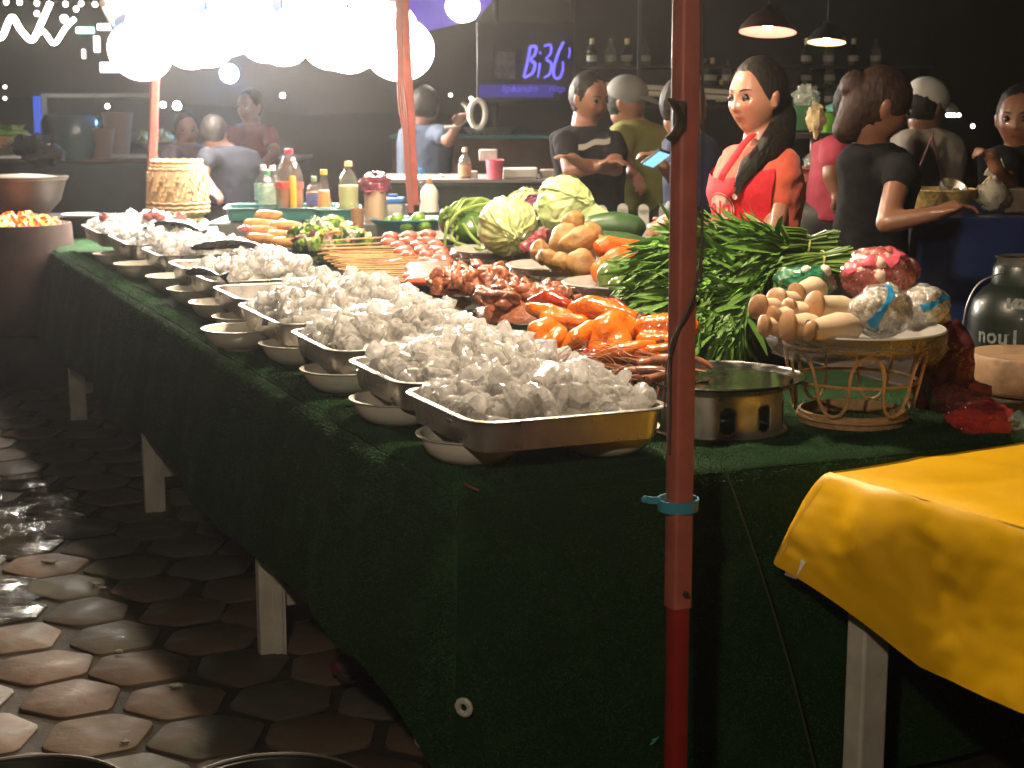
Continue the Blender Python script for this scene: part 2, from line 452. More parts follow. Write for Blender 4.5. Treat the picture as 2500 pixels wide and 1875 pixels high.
tf.grid(lambda u, v: T(TLEN + .02 * v, TWID * u, TH + (.3 - TH) * v), 10, 4)
turf = tf.build('turf_cover', TURF, ang=180)
tag(turf, 'dark green artificial turf draped over the long food table', 'artificial turf')
# blades: short tufts all over the near parts of the turf
nb = 170000
rg = np.random.RandomState(3)
base = np.zeros((nb, 3)); nor = np.zeros((nb, 3))
sel = rg.rand(nb)
Cn, Un, Wn = np.array(CC), np.array(U), np.array(W)
aa = np.zeros(nb); 
n1 = int(nb * .34); n2 = int(nb * .33); n3 = nb - n1 - n2
def ring_top(n):
    # the seen strips of the top: along the left edge, and the front
    k = int(n * .45); a = rg.rand(k) ** 1.3 * 5.5; b = rg.rand(k) * .07
    a2 = rg.rand(n - k) * .55; b2 = rg.rand(n - k) * TWID
    return np.r_[a, a2], np.r_[b, b2]
a, b = ring_top(n1)
ztop = np.array([topz(x, y) for x, y in zip(a[:], b[:])])
base[:n1] = Cn + a[:, None] * Un + b[:, None] * Wn; base[:n1, 2] = ztop - .001; nor[:n1] = (0, 0, 1)
u = rg.rand(n2) ** 1.6; v = rg.rand(n2) ** 1.3
pl = np.array([left_fn(x, y) for x, y in zip(u, v)]); base[n1:n1 + n2] = pl; nor[n1:n1 + n2] = -Wn
u = rg.rand(n3); v = rg.rand(n3)
pf = np.array([front_fn(x, y) for x, y in zip(u, v)]); base[n1 + n2:] = pf; nor[n1 + n2:] = -Un
dirs = nor * 1.0 + rg.normal(0, .55, (nb, 3)); dirs /= np.linalg.norm(dirs, axis=1)[:, None]
ln = (.004 + .0045 * rg.rand(nb))[:, None]
side = np.cross(dirs, rg.normal(0, 1, (nb, 3))); side /= np.linalg.norm(side, axis=1)[:, None]
V = np.empty((nb, 3, 3)); wd = .0008
V[:, 0] = base + side * wd; V[:, 1] = base - side * wd; V[:, 2] = base + dirs * ln
me = bpy.data.meshes.new('turf_blades'); me.vertices.add(nb * 3); me.vertices.foreach_set('co', V.reshape(-1))
me.loops.add(nb * 3); me.loops.foreach_set('vertex_index', np.arange(nb * 3)); me.polygons.add(nb)
me.polygons.foreach_set('loop_start', np.arange(nb) * 3); me.update(calc_edges=True); me.materials.append(BLADE)
tbl = meshobj('turf_blades', me, turf); tbl['kind'] = 'stuff'
# white washer pinned on the turf, dry leaf, scrap and string
w = atY(1124, 1722, 3.0); 
mb = MB().lathe([(.007, 0), (.009, .004), (.016, .005), (.020, .002), (.020, -.002)], 20)
o = mb.build('washer', mat('dull_white_metal', (.5, .5, .46), .5, var=.3, vscale=60), loc=T(-.008, .012, .33) - W * .02 - U * .012, rot=(R(90), 0, R(-30)))
tag(o, 'small white washer pinned to the turf near the table corner', 'washer')
mb = MB(); mb.grid(lambda u, v: Vector(((u - .5) * .03 * (1 - (2 * v - 1) ** 2) , (v - .5) * .045, .004 * math.sin(u * 6))), 6, 8)
o = mb.build('dry_leaf', mat('dry_leaf', (.20, .08, .03), .7), loc=T(.012, .022, TH + .014), rot=(.2, .3, .8)); tag(o, 'brown dry leaf scrap lying on the corner of the turf', 'leaf')
mb = MB(); mb.grid(lambda u, v: Vector(((u - .5) * .016 + .005 * v, (v - .5) * .012 + .006 * u * u, .006 * math.sin(u * 5 + v * 3))), 5, 5)
o = mb.build('plastic_scrap', mat('teal_scrap', (.06, .30, .30), .5), loc=T(-.045, .40, .20) , rot=(1.1, .2, .4)); tag(o, 'small teal plastic scrap caught low on the turf beside the red pole', 'scrap')
pts = spline([T(-.02, .57, TH + .01), T(-.045, .60, .66), T(-.06, .655, .50), T(-.07, .71, .33), T(-.075, .76, .16), T(-.08, .80, .02)], 6)
o = MB().tube(pts, .0022, 6).build('cord', mat('green_cord', (.06, .075, .035), .7)); tag(o, 'thin olive cord hanging aslant down the front of the turf', 'cord')

# ------------------------------------------------------------------ trays and bowls of the ice row
def rrect(w, l, rc, n=6):
    out = []
    for cx, cyy, a0 in ((w / 2 - rc, l / 2 - rc, 0), (-w / 2 + rc, l / 2 - rc, 90), (-w / 2 + rc, -l / 2 + rc, 180), (w / 2 - rc, -l / 2 + rc, 270)):
        for k in range(n + 1):
            a = R(a0 + 90 * k / n); out.append((cx + rc * math.cos(a), cyy + rc * math.sin(a)))
    return out
def pan(w, l, h, rc=.05, flare=.010, lip=.012):
    mb = MB()
    rings = [(-flare, 0, 1), (-.002, h - .006, 1), (lip, h - .004, 1), (lip + .003, h - .001, 1), (lip, h + .001, 1), (0.0, h, 1), (-flare + .002, .004, 1), (-flare - .03, .003, 1)]
    V = []; n = None
    for off, z, _ in rings:
        r = rrect(w + 2 * off, l + 2 * off, max(.01, rc + off)); n = len(r); V += [(x, y, z) for x, y in r]
    F = []
    for j in range(len(rings) - 1):
        for i in range(n): F.append((j * n + i, j * n + (i + 1) % n, (j + 1) * n + (i + 1) % n, (j + 1) * n + i))
    F.append(tuple(range(n - 1, -1, -1))); F.append(tuple((len(rings) - 1) * n + i for i in range(n)))
    return mb.add(V, F)
TZ = .815      # underside of trays
TRAYS = [  # a0, a1, b0, b1, extra z, heap height, heap centre shift b
    (.04, .465, .036, .49, .000, .045), (.51, .93, .055, .50, .000, .060), (1.03, 1.47, .06, .52, .000, .075), (1.57, 2.10, .07, .56, .000, .085),
    (2.16, 2.58, .10, .50, .000, .020), (2.69, 3.14, .13, .56, .000, .060), (3.18, 3.52, .14, .50, .000, .012), (3.72, 4.14, .15, .58, .000, .045), (4.22, 4.83, .12, .56, .004, .05), (4.88, 5.50, .10, .54, .008, .05)]
TNAMES = ['nearest steel ice tray, its long front side facing the red pole', 'steel ice tray just behind the nearest ice tray', 'steel ice tray behind the second tray, beside the roast chicken', 'widest heaped steel ice tray beside the brown offal', 'low steel tray showing bare steel behind the widest ice heap',
          'steel ice tray below the skewer sticks with a dark fish at its corner', 'nearly empty steel tray tucked between two ice trays', 'steel tray holding the ribbed dark fish on ice', 'steel tray of ice and long dark fish near the rice basket', 'farthest steel tray with pink meat on ice']
for (a0, a1, b0, b1, dz, hh), nm in zip(TRAYS, TNAMES):
    l, w_ = a1 - a0, b1 - b0
    o = pan(w_ - .024, l - .024, .066).build('steel_tray', STEEL, loc=T((a0 + a1) / 2, (b0 + b1) / 2, TZ + dz), rot=(rnd.uniform(-.006, .006), rnd.uniform(-.006, .006), TROT + rnd.uniform(-.012, .012)))
    tag(o, nm, 'tray', 'steel trays in the ice row')
bowl_prof = [(0, .006), (.045, .006), (.050, 0), (.054, 0), (.057, .006), (.080, .014), (.098, .032), (.108, .054), (.112, .071), (.120, .074), (.121, .077), (.110, .0765), (.105, .055), (.094, .033), (.07, .016), (0, .011)]
ME_BOWL = MB().lathe(bowl_prof, 40).mesh('bowl', PORC)
bl = ['white bowl under the left corner of the nearest tray', 'white bowl under the right end of the nearest tray beside the red pole', 'white bowl between the nearest and second trays', 'white bowl under the left side of the second tray',
      'white bowl under the left side of the third tray', 'white bowl with dark inside peeking out left of the widest ice tray', 'white bowl under the far end of the widest ice tray', 'white bowl under the bare steel tray', 'white bowl beneath the tray by the dark fish corner', 'white bowl under the tray with the ribbed fish', 'white bowl below the long dark fish tray', 'white bowl under the farthest tray']
for k, (a, b) in enumerate([(.25, .12), (.21, .41), (.69, .115), (1.14, .125), (1.62, .14), (1.98, .055), (2.25, .15), (2.65, .16), (3.08, .17), (3.55, .18), (4.1, .15), (4.6, .14)]):
    o = meshobj('bowl', ME_BOWL, None, T(a, b, TH + .004), (0, 0, rnd.uniform(0, 6)), (.98, .98, .85)); tag(o, bl[k], 'bowl', 'white bowls propping up the ice trays')
for k, (a, b) in enumerate([(.8, .42), (1.45, .42), (2.0, .42), (2.5, .42), (3.0, .44)]):
    o = meshobj('bowl', ME_BOWL, None, T(a, b, TH + .004), (0, 0, 0), (.98, .98, .85)); tag(o, 'white bowl hidden under the right side of the ice trays', 'bowl', 'white bowls propping up the ice trays')
# ------------------------------------------------------------------ tube ice
ICE = bpy.data.materials.new('tube_ice'); ICE.use_nodes = True
_nt = ICE.node_tree; _nt.nodes.clear(); N_ = _nt.nodes.new; L_ = _nt.links.new
_o = N_('ShaderNodeOutputMaterial'); _tr = N_('ShaderNodeBsdfTransparent'); _tr.inputs[0].default_value = (.96, .97, .97, 1)
_d = N_('ShaderNodeBsdfDiffuse'); _d.inputs[0].default_value = (.95, .92, .89, 1); _t2 = N_('ShaderNodeBsdfTranslucent'); _t2.inputs[0].default_value = (.95, .92, .89, 1)
_g = N_('ShaderNodeBsdfGlossy'); _g.inputs['Roughness'].default_value = .06; _g.inputs[0].default_value = (.95, .95, .95, 1)
_tc = N_('ShaderNodeTexCoord'); _n = N_('ShaderNodeTexNoise'); _n.inputs['Scale'].default_value = 48; _n.inputs['Detail'].default_value = 3
_oi = N_('ShaderNodeObjectInfo'); _va = N_('ShaderNodeVectorMath'); L_(_tc.outputs['Object'], _va.inputs[0]); L_(_oi.outputs['Location'], _va.inputs[1]); L_(_va.outputs[0], _n.inputs['Vector'])
_mr = N_('ShaderNodeMapRange'); _mr.inputs[1].default_value = .38; _mr.inputs[2].default_value = .62; _mr.inputs[3].default_value = .68; _mr.inputs[4].default_value = .14
L_(_n.outputs['Fac'], _mr.inputs[0])
_bp = N_('ShaderNodeBump'); _bp.inputs['Strength'].default_value = .3; _bp.inputs['Distance'].default_value = .01; L_(_n.outputs['Fac'], _bp.inputs['Height']); L_(_bp.outputs[0], _g.inputs['Normal'])
_m0 = N_('ShaderNodeMixShader'); _m0.inputs[0].default_value = .45; L_(_d.outputs[0], _m0.inputs[1]); L_(_t2.outputs[0], _m0.inputs[2])
_m1 = N_('ShaderNodeMixShader'); L_(_mr.outputs[0], _m1.inputs[0]); L_(_m0.outputs[0], _m1.inputs[1]); L_(_tr.outputs[0], _m1.inputs[2])
_fr = N_('ShaderNodeLayerWeight'); _fr.inputs[0].default_value = .20; L_(_bp.outputs[0], _fr.inputs['Normal'])
_m2 = N_('ShaderNodeMixShader'); L_(_fr.outputs['Facing'], _m2.inputs[0]); L_(_m1.outputs[0], _m2.inputs[1]); L_(_g.outputs[0], _m2.inputs[2]); L_(_m2.outputs[0], _o.inputs[0])
SLUSH = mat('packed_ice', (.9, .88, .85), .3, var=.08, vscale=60, ior=1.31, bump=.8, bscale=90)
def ice_mesh(k):
    rr = random.Random(100 + k); mb = MB(); r = .0190 * rr.uniform(.85, 1.15); L = rr.uniform(.040, .066); hr = 0 if k % 3 else r * .28; n = 12
    if k % 5 == 4:   # broken chunk
        mb.ell((0, 0, 0), (r * 1.1, r * .7, L * .5), 7, 4, nz=.8, nf=1.6, seed=k)
        return mb.mesh('ice_piece', ICE, smooth=True, ang=25)
    ta, tb_ = rr.uniform(-.35, .35), rr.uniform(-.35, .35); e = rr.uniform(.86, 1.1)
    def wob(a, rad, z, j):
        f = 1 + .06 * math.sin(2 * a + k) + .04 * math.sin(3 * a + 2 * k)
        zz = z + (rad * math.cos(a) * ta if z > 0 else rad * math.cos(a + k) * tb_)
        return rad * f, zz
    h = L / 2
    if hr > .003: prof = [(hr, h * .96), (r * .8, h), (r * .96, h * .88), (r, h * .3), (r * .98, -h * .3), (r * .94, -h * .88), (r * .78, -h), (hr, -h * .95), (hr * .9, 0), (hr, h * .96)]
    else: prof = [(0, h * 1.02), (r * .84, h), (r * .97, h * .93), (r, h * .3), (r * .98, -h * .3), (r * .95, -h * .93), (r * .82, -h), (0, -h)]
    mb.lathe(prof, n, wob=wob, sy=e); return mb.mesh('ice_piece', ICE, smooth=True, ang=34)
IM = [ice_mesh(k) for k in range(14)]
def ice_zone(a0, a1, b0, b1, h, step=.030):
    """positions on a heap: (a, b, z)"""
    out = []; a = a0
    ca, cb = (a0 + a1) / 2, (b0 + b1) / 2
    return ca, cb
rim = TZ + .066
def heapz(a, b, t, hh):
    a0, a1, b0, b1 = t[:4]
    x = (a - a0) / (a1 - a0) * 2 - 1; y = (b - b0) / (b1 - b0) * 2 - 1 
    y -= .15
    f = max(0, 1 - abs(x) ** 2.2) * max(0, 1 - abs(y) ** 2.2)
    return rim - .022 + (hh + .012) * f ** .75 + .010 * mn.noise(Vector((a * 14, b * 14, 3)))
ICE_T = [0, 1, 2, 3, 5, 7, 8, 9]
far_V = MB(); lab = {0: 'clear tube ice piece heaped in the nearest steel tray', 1: 'clear tube ice piece heaped in the second steel tray', 2: 'clear tube ice piece in the steel tray behind the second tray', 3: 'clear tube ice piece in the widest heaped steel tray'}
grp = {0: 'ice in the nearest tray', 1: 'ice in the second tray', 2: 'ice in the third tray', 3: 'ice in the widest heaped tray'}
pieces = []
for ti in ICE_T:
    t = TRAYS[ti]; a0, a1, b0, b1, dz, hh = t
    # mound underneath
    mb = MB(); mb.grid(lambda u, v: T(a0 + .048 + (a1 - a0 - .096) * v, b0 + .048 + (b1 - b0 - .096) * u, heapz(a0 + .048 + (a1 - a0 - .096) * v, b0 + .048 + (b1 - b0 - .096) * u, t, hh) - .016 + dz + .006 * mn.noise(Vector((u * 16, v * 16, ti)))), 34, 34)
    o = mb.build('crushed_ice', SLUSH); o['kind'] = 'stuff'; o['label'] = 'packed ice filling the bottom of a steel tray'; o['category'] = 'ice'
    st = .037
    na = int((a1 - a0 - .06) / st); nb_ = int((b1 - b0 - .06) / st)
    for layer in (0, 1):
        for i in range(na + 1):
            for j in range(nb_ + 1):
                if layer and rnd.random() > .22: continue
                a = a0 + .040 + (i + rnd.uniform(-.4, .4) + .5 * layer) * st; b = b0 + .040 + (j + rnd.uniform(-.4, .4) + .5 * layer) * st
                if a > a1 - .036 or b > b1 - .036 or a < a0 + .036 or b < b0 + .036: continue
                if ti in (7, 8, 9) and rnd.random() < .12: continue
                z = heapz(a, b, t, hh) + dz + .004 + layer * .020
                # lean most pieces flat with random tilt
                rot = (R(90) + rnd.gauss(0, .45), rnd.gauss(0, .5), rnd.uniform(0, 6.28))
                if rnd.random() < .2: rot = (rnd.gauss(0, .6), rnd.gauss(0, .6), rnd.uniform(0, 6.28))
                pieces.append((ti, T(a, b, z), rot, rnd.randrange(14), rnd.uniform(.85, 1.15)))
# spill of ice joining the second, third and fourth trays
for k in range(46):
    a = rnd.uniform(.40, 1.62); b = rnd.uniform(.24, .50)
    pieces.append((1 if a < 1 else 2, T(a, b, rim + .012 + rnd.uniform(0, .02)), (R(90) + rnd.gauss(0, .4), rnd.gauss(0, .4), rnd.uniform(0, 6.28)), rnd.randrange(14), rnd.uniform(.9, 1.15)))
def vis(p): return p[1].y
pieces.sort(key=vis)
cnt = 0
for ti, p, rot, k, s in pieces:
    if cnt < 300 and ti in lab:
        o = meshobj('ice_piece', IM[k], None, p, rot, s); tag(o, lab[ti], 'ice', grp[ti]); cnt += 1
    else:
        M = Matrix.Translation(p) @ Euler(rot).to_matrix().to_4x4() @ Matrix.Scale(s, 4)
        me = IM[k]; far_V.add([v.co for v in me.vertices], [tuple(q.vertices) for q in me.polygons], M)
o = far_V.build('loose_ice', ICE, ang=45); o['kind'] = 'stuff'; o['label'] = 'clear tube ice heaped in the trays further along the table'; o['category'] = 'ice'
# bulbs over the table (mostly above the frame)
NEARB = bulb_mat('lit_warm_bulb', (1.0, .80, .56), LAMP * 1.0)
gm = BG1.mesh('globe', NEARB)
for k, (a, b, z, s) in enumerate([(.70, .62, 2.15, 1.0), (2.1, .95, 2.12, 1.0), (3.5, .9, 2.1, 1.0)]):
    lamp(T(a, b, z), ['lit bulb above the ice trays and chicken', 'lit bulb above the sausages', 'lit bulb above the fried rolls'][k], gm=gm, shade=1)
VISB = bulb_mat('lit_cool_bulb', (1.0, .90, .78), 470.0); gv = BG1.mesh('globe', VISB)
vis_l = [(345, 118, 8.6), (420, 60, 9.4), (505, 95, 9.8), (600, 40, 9.0), (690, 90, 9.6), (770, 35, 8.6), (850, 105, 9.2), (915, 60, 8.6), (975, 112, 7.9), (1130, 12, 10.5)]
for k, (px, py, Y) in enumerate(vis_l):
    lamp(atY(px, py, Y), ['glaring bulb at the left red pole', 'glaring bulb second from the left red pole', 'glaring bulb third from the left red pole', 'glaring bulb fourth from the left red pole', 'glaring bulb in the middle between the two far red poles', 'glaring bulb fourth from the middle red pole', 'glaring bulb third from the middle red pole', 'glaring bulb second from the middle red pole', 'glaring bulb at the top of the middle red pole', 'lone glaring bulb above the purple lit sign'][k], 'glaring bulbs strung under the white canopy', 1.25 if k < 9 else .8, gv, 2)
for k, (px, py, Y) in enumerate([(382, 62, 9.0), (462, 100, 9.5), (552, 70, 9.6), (648, 84, 9.5), (735, 70, 9.3), (808, 98, 9.0), (885, 92, 8.8), (945, 66, 8.4)]):  # second row of bulbs added to close gaps in the glare
    lamp(atY(px, py, Y), 'bulb of the back row added to fill the glare, %s from the left' % ['first', 'second', 'third', 'fourth', 'fifth', 'sixth', 'seventh', 'eighth'][k], 'glaring bulbs strung under the white canopy', 1.2, gv, 2)
# stall bulb behind the photographer
WALK = bulb_mat('lit_walkway_bulb', (1.0, .80, .56), 640.0)
lamp(Vector((-.45, .25, 2.25)), 'lit bulb of the walkway, above the near pavement', gm=BG1.mesh('globe', WALK))
# white canopy added above the far bulbs to blow out the glare
CANV = mat('white_canvas', (.82, .82, .80), .7, trans=0)
cn = thing('canopy', 'white canopy added above the bulbs to blow out the glare between the far poles', 'canopy', (-2.4, 11.0, 2.06))
MB().grid(lambda u, v: Vector(((-1.05 * v + .45 * (1 - v)) * (1 - u) + (1.50 * v + 1.85 * (1 - v)) * u, -3.2 + 6.6 * v, -.08 + .16 * math.sin(math.pi * u) * (.4 + .6 * v) + .02 * math.sin(u * 24))), 40, 20).build('glare_cloth', CANV, cn, ang=180)
MB().grid(lambda u, v: Vector((-1.05 + 2.55 * u, 3.40, -.08 + .16 * math.sin(math.pi * u) - .22 * v + .012 * math.sin(u * 60) * v)), 60, 4).build('glare_valance', CANV, cn, ang=180)
mb = MB()
for x0, x1 in ((.45, -1.05), (1.85, 1.50)): mb.tube([(x0, -3.2, -.10), (x1, 3.4, -.10)], .018, 8)
mb.build('frame_bars', STEELD, cn)
# ------------------------------------------------------------------ red poles
def pole(pts, w, lbl, rz, mtl=RED_PAINT):
    t = thing('red_pole', lbl, 'pole', pts[0], 0, 'red painted stall poles')
    o = Vector(pts[0]); d = Vector(pts[1]) - o; d *= (2.45 - o.z) / d.z
    V = []; c, s = math.cos(rz), math.sin(rz)
    for q in (Vector((0, 0, 0)), d):
        for x, y in rrect(w, w, w * .16, 3): V.append(q + Vector((x * c - y * s, x * s + y * c, 0)))
    n = len(V) // 2
    MB().add(V, [(i, (i + 1) % n, n + (i + 1) % n, n + i) for i in range(n)] + [tuple(range(n, 2 * n))]).build('outer_tube', mtl, t, ang=35)
    return t, o, d
pb = atY(1655, 1480, 2.86); pt = atY(1677, -60, 2.93)
t, o, d = pole([pb, pt], .040, 'nearest red square pole standing right in front of the table', R(28))
pbot = pb + (pb - pt).normalized() * ((pb.z) / (pt.z - pb.z) * (pt - pb).length); pbot.z = 0
SATRED = mat('bright_red_pole_paint', (.30, .020, .016), .4, var=.15, vscale=14)
V = []; c, s = math.cos(R(28)), math.sin(R(28))
for q in (pbot, pb + d * .02):
    for x, y in rrect(.033, .033, .004, 2): V.append(q - o + Vector((x * c - y * s, x * s + y * c, 0)))
n = len(V) // 2
MB().add(V, [(i, (i + 1) % n, n + (i + 1) % n, n + i) for i in range(n)]).build('inner_tube', SATRED, t, ang=35, label='narrower bright red lower tube')
MB().lathe([(0, 0), (.006, 0), (.006, .004), (0, .005)], 10).build('bolt', DARK, t, loc=Vector((.012, -.020, .03)), rot=(R(90), 0, 0))
# latch on the near pole
lc = atY(1660, 300, 2.90); lt = MB()
lt.tube(spline([(-.018, -.02, .040), (-.012, -.032, .030), (-.004, -.036, .008), (-.010, -.034, -.014), (-.022, -.024, -.028)], 5), .009, 8, flat=.6); lt.box((-.005, -.022, .014), (.022, .012, .05))
lt.build('latch', mat('dark_latch', (.05, .03, .025), .35), t, loc=lc - o)
# blue strap round the pole
bc = atY(1655, 1230, 2.875)
mb = MB(); n = 40; V = []
for i in range(n):
    a = 2 * math.pi * i / n; r = .034 + .004 * math.cos(2 * a)
    for z, rr in ((-.011, r), (.011, r + .001), (.011, r - .002), (-.011, r - .002)): V.append((rr * math.cos(a), rr * math.sin(a) * .95, z + .003 * math.sin(a)))
F = []
for i in range(n):
    for k in range(4): F.append((i * 4 + k, ((i + 1) % n) * 4 + k, ((i + 1) % n) * 4 + (k + 1) % 4, i * 4 + (k + 1) % 4))
mb.add(V, F); mb.box((-.044, -.006, .008), (.026, .003, .013), -.2); mb.ell((-.060, -.003, .009), (.009, .003, .007), 12, 8)
o2 = mb.build('blue_band', mat('blue_plastic_band', (.05, .26, .38), .4), loc=bc); tag(o2, 'blue plastic band clipped round the nearest red pole', 'band')
cb = MB().tube(spline([atY(*q) for q in [(1712, -20, 2.91), (1716, 300, 2.90), (1712, 640, 2.89), (1700, 700, 2.865), (1672, 770, 2.855), (1642, 830, 2.86), (1636, 880, 2.87), (1636, 980, 2.87), (1634, 1110, 2.87)]], 8), .0028, 6)
cb.tube(spline([atY(*q) for q in [(1708, 640, 2.89), (1692, 716, 2.86), (1660, 795, 2.855), (1638, 860, 2.86), (1626, 900, 2.87), (1622, 1000, 2.88)]], 8), .0016, 5)
o2 = cb.build('cable', mat('dull_cable', (.07, .05, .035), .6)); tag(o2, 'thin dark cable winding round the nearest red pole', 'cable')
# middle and left pole
p0 = atY(1012, 560, 7.73); p1 = atY(984, -20, 7.73); p0g = p0 + (p0 - p1) * (p0.z / (p1.z - p0.z)); p0g.z = 0.0
t, o, d = pole([p0g, p1], .046, 'middle red pole with cables tied along it, between the bottles and limes', R(20))
mb = MB()
for k in range(4):
    mb.tube(spline([atY(966 + 5 * k, -20, 7.69) - o, atY(970 + 4 * k, 170, 7.69) - o, atY(974 + 6 * k, 260, 7.68) - o, atY(984 + 4 * k, 320, 7.68) - o, atY(990 + 4 * k, 420, 7.68) - o, atY(1000 + 3 * k, 520, 7.69) - o], 6), .0045, 6)
oo = mb.build('tied_cables', mat('reddish_cable', (.30, .10, .08), .5), off=(0, 0, 0)); oo.location = o; tag(oo, 'reddish cables running down the middle red pole', 'cable')
MB().box((0, 0, 0), (.06, .06, .05), R(20)).build('tape_wrap', BLACKP, t, loc=atY(1005, 512, 7.73) - o)
p0 = atY(366, 540, 9.4); p1 = atY(385, -20, 9.4); p0g = p0 + (p0 - p1) * (p0.z / (p1.z - p0.z)); p0g.z = 0.0
pole([p0g, p1], .050, 'left red pole in front of the bamboo rice basket', R(25))
# ------------------------------------------------------------------ yellow tarpaulin table at the right
YC = Vector((.668, 3.215, 0)); YU = Vector((.86, .51, 0)).normalized(); YV = Vector((YU.y, -YU.x, 0))   # YU away right, YV towards camera
def YT(a, b, z): return YC + YU * a + YV * b + Vector((0, 0, z))
yr = math.atan2(YU.y, YU.x)
tb2 = thing('side_table', 'white legged table under the yellow tarpaulin', 'table', YC, yr)
for x, y in ((.055, -.06), (1.35, -.06), (.055, -1.3), (1.35, -1.3)):
    MB().box((x, y, .36), (.072, .055, .72)).build('leg', WHITEW, tb2, smooth=False, bevel=.006)
MB().box((.70, -.68, .725), (1.4, 1.34, .03)).build('tabletop', WHITEW, tb2, smooth=False)
TARP = mat('yellow_tarpaulin', (.86, .48, .003), .45, var=.08, vscale=5, bump=.10, bscale=22, coat=.05, rvar=.1)
tp = MB()
def ytop(a, b):
    return .752 + .003 * mn.noise(Vector((a * 5, b * 5, 1))) + .004 * math.exp(-((a - .35 * b - .25) / .03) ** 2) - .010 * math.exp(-max(0, min(a, b)) / .02)
tp.grid(lambda u, v: YT(1.4 * u, 1.35 * v, ytop(1.4 * u, 1.35 * v)), 60, 60)
def yleft(u, v):    # u along b toward the camera, v down
    b = 1.35 * u; zt = ytop(0, b)
    drop = .19 + .09 * min(1, b / .3) + .04 * math.sin(b * 4)
    z = zt - drop * v
    bulge = (.055 + .05 * math.exp(-b / .10)) * v ** .6 + .018 * math.exp(-((b - .10 - .10 * v) / .05) ** 2) * math.sin(math.pi * min(1, v * 1.3)) - .014 * math.exp(-((b - .24 - .16 * v) / .05) ** 2) * math.sin(math.pi * min(1, v * 1.2)) + .018 * math.sin(b * 9 + v * 2) * v
    bulge += .008 * mn.noise(Vector((b * 5, v * 2.5, 2))) + .0025 * mn.noise(Vector((b * 22, v * 9, 5)))
    return YT(-bulge, b - .03 * v * math.exp(-b / .1), z)
tp.grid(yleft, 110, 36)
def yback(u, v):
    a = 1.4 * u; zt = ytop(a, 0); z = zt - (.17) * v
    return YT(a - .105 * v ** .6 * math.exp(-a / .06), -.015 - .05 * v ** .7 * math.exp(-a / .12) - .01 * v + .03 * v * math.exp(-a / .1), z)
tp.grid(yback, 80, 14)
# back side seam closes the corner with a bulging flare
def ycor(u, v):
    p = yback(0, v); q = yleft(0, v); return p.lerp(q, u) - (YU * .012 * math.sin(math.pi * u) * v)
tp.grid(ycor, 8, 36)
tp.grid(lambda u, v: YT(1.4 * u - .06 * v * (1 - u) ** 3, 1.35 + .03 * v + .012 * math.sin(u * 19) * v, ytop(1.4 * u, 1.35) - .27 * v), 60, 10)
ty = tp.build('tarpaulin', TARP, ang=180); tag(ty, 'yellow tarpaulin draped over the corner table at the right', 'tarpaulin')
wl = MB().grid(lambda u, v: yleft(.030 + .0 * u, .80 + .2 * v) + YU * (-.004) + YV * (-.045 + .05 * u * (1 - .3 * v)), 6, 6); wl.build('white_patch', mat('white_backing', (.6, .52, .45), .5), ty, ang=180)
pr = MB().add([(0, 0, 0), (0, -.004, .06), (.03, -.004, .065), (.03, 0, 0)], [(0, 1, 2, 3)])
q0 = yleft(.36, .52)
def prt(u, v): return yleft(.418 + .05 * u, .17 + .13 * v) - YU * .005 + Vector((0, 0, .003))
MB().grid(prt, 8, 8).build('printed_panel', mat('white_print', (.75, .70, .66), .4), ty, ang=180)
mb = MB(); mb.tube([prt(0, 0) - YU * .002, prt(0, 1) - YU * .002], .0016, 4); mb.tube([prt(0, 0) - YU * .002, prt(1, 0) - YU * .002], .0016, 4); mb.tube([prt(0, 1) - YU * .002, prt(1, 1) - YU * .002], .0016, 4)
mb.build('print_outline', DARK, ty)
# ------------------------------------------------------------------ film / bag materials
def film(name, tint=(1, 1, 1), body=0.12, bcol=(.8, .8, .8), gl=.35, bscale=70):
    m = bpy.data.materials.new(name); m.use_nodes = True; nt = m.node_tree; nt.nodes.clear()
    out = nt.nodes.new('ShaderNodeOutputMaterial'); tr = nt.nodes.new('ShaderNodeBsdfTransparent'); tr.inputs[0].default_value = (*tint, 1)
    g = nt.nodes.new('ShaderNodeBsdfGlossy'); g.inputs['Roughness'].default_value = .08
    d = nt.nodes.new('ShaderNodeBsdfDiffuse'); d.inputs[0].default_value = (*bcol, 1)
    tc = nt.nodes.new('ShaderNodeTexCoord'); n = nt.nodes.new('ShaderNodeTexNoise'); n.inputs['Scale'].default_value = bscale; n.inputs['Detail'].default_value = 4
    nt.links.new(tc.outputs['Object'], n.inputs['Vector'])
    bp = nt.nodes.new('ShaderNodeBump'); bp.inputs['Strength'].default_value = 1.0; bp.inputs['Distance'].default_value = .012
    nt.links.new(n.outputs['Fac'], bp.inputs['Height']); nt.links.new(bp.outputs[0], g.inputs['Normal'])
    m1 = nt.nodes.new('ShaderNodeMixShader'); m1.inputs[0].default_value = body
    nt.links.new(tr.outputs[0], m1.inputs[1]); nt.links.new(d.outputs[0], m1.inputs[2])
    lw = nt.nodes.new('ShaderNodeLayerWeight'); lw.inputs[0].default_value = gl; nt.links.new(bp.outputs[0], lw.inputs['Normal'])
    m2 = nt.nodes.new('ShaderNodeMixShader'); nt.links.new(lw.outputs['Facing'], m2.inputs[0])
    nt.links.new(m1.outputs[0], m2.inputs[1]); nt.links.new(g.outputs[0], m2.inputs[2]); nt.links.new(m2.outputs[0], out.inputs[0])
    return m
CLING = film('cling_film', gl=.48, body=.02, bscale=150)
BAGC = film('clear_bag', gl=.36, body=.30, bcol=(.9, .88, .84))
BAGP = film('pink_bag', (.95, .55, .55), .22, (.75, .25, .25), .3)
BAGR = film('red_bag', (.95, .22, .22), .45, (.80, .10, .10), .25)
BAGM = film('maroon_bag', (.45, .10, .11), .45, (.17, .035, .04), .2)
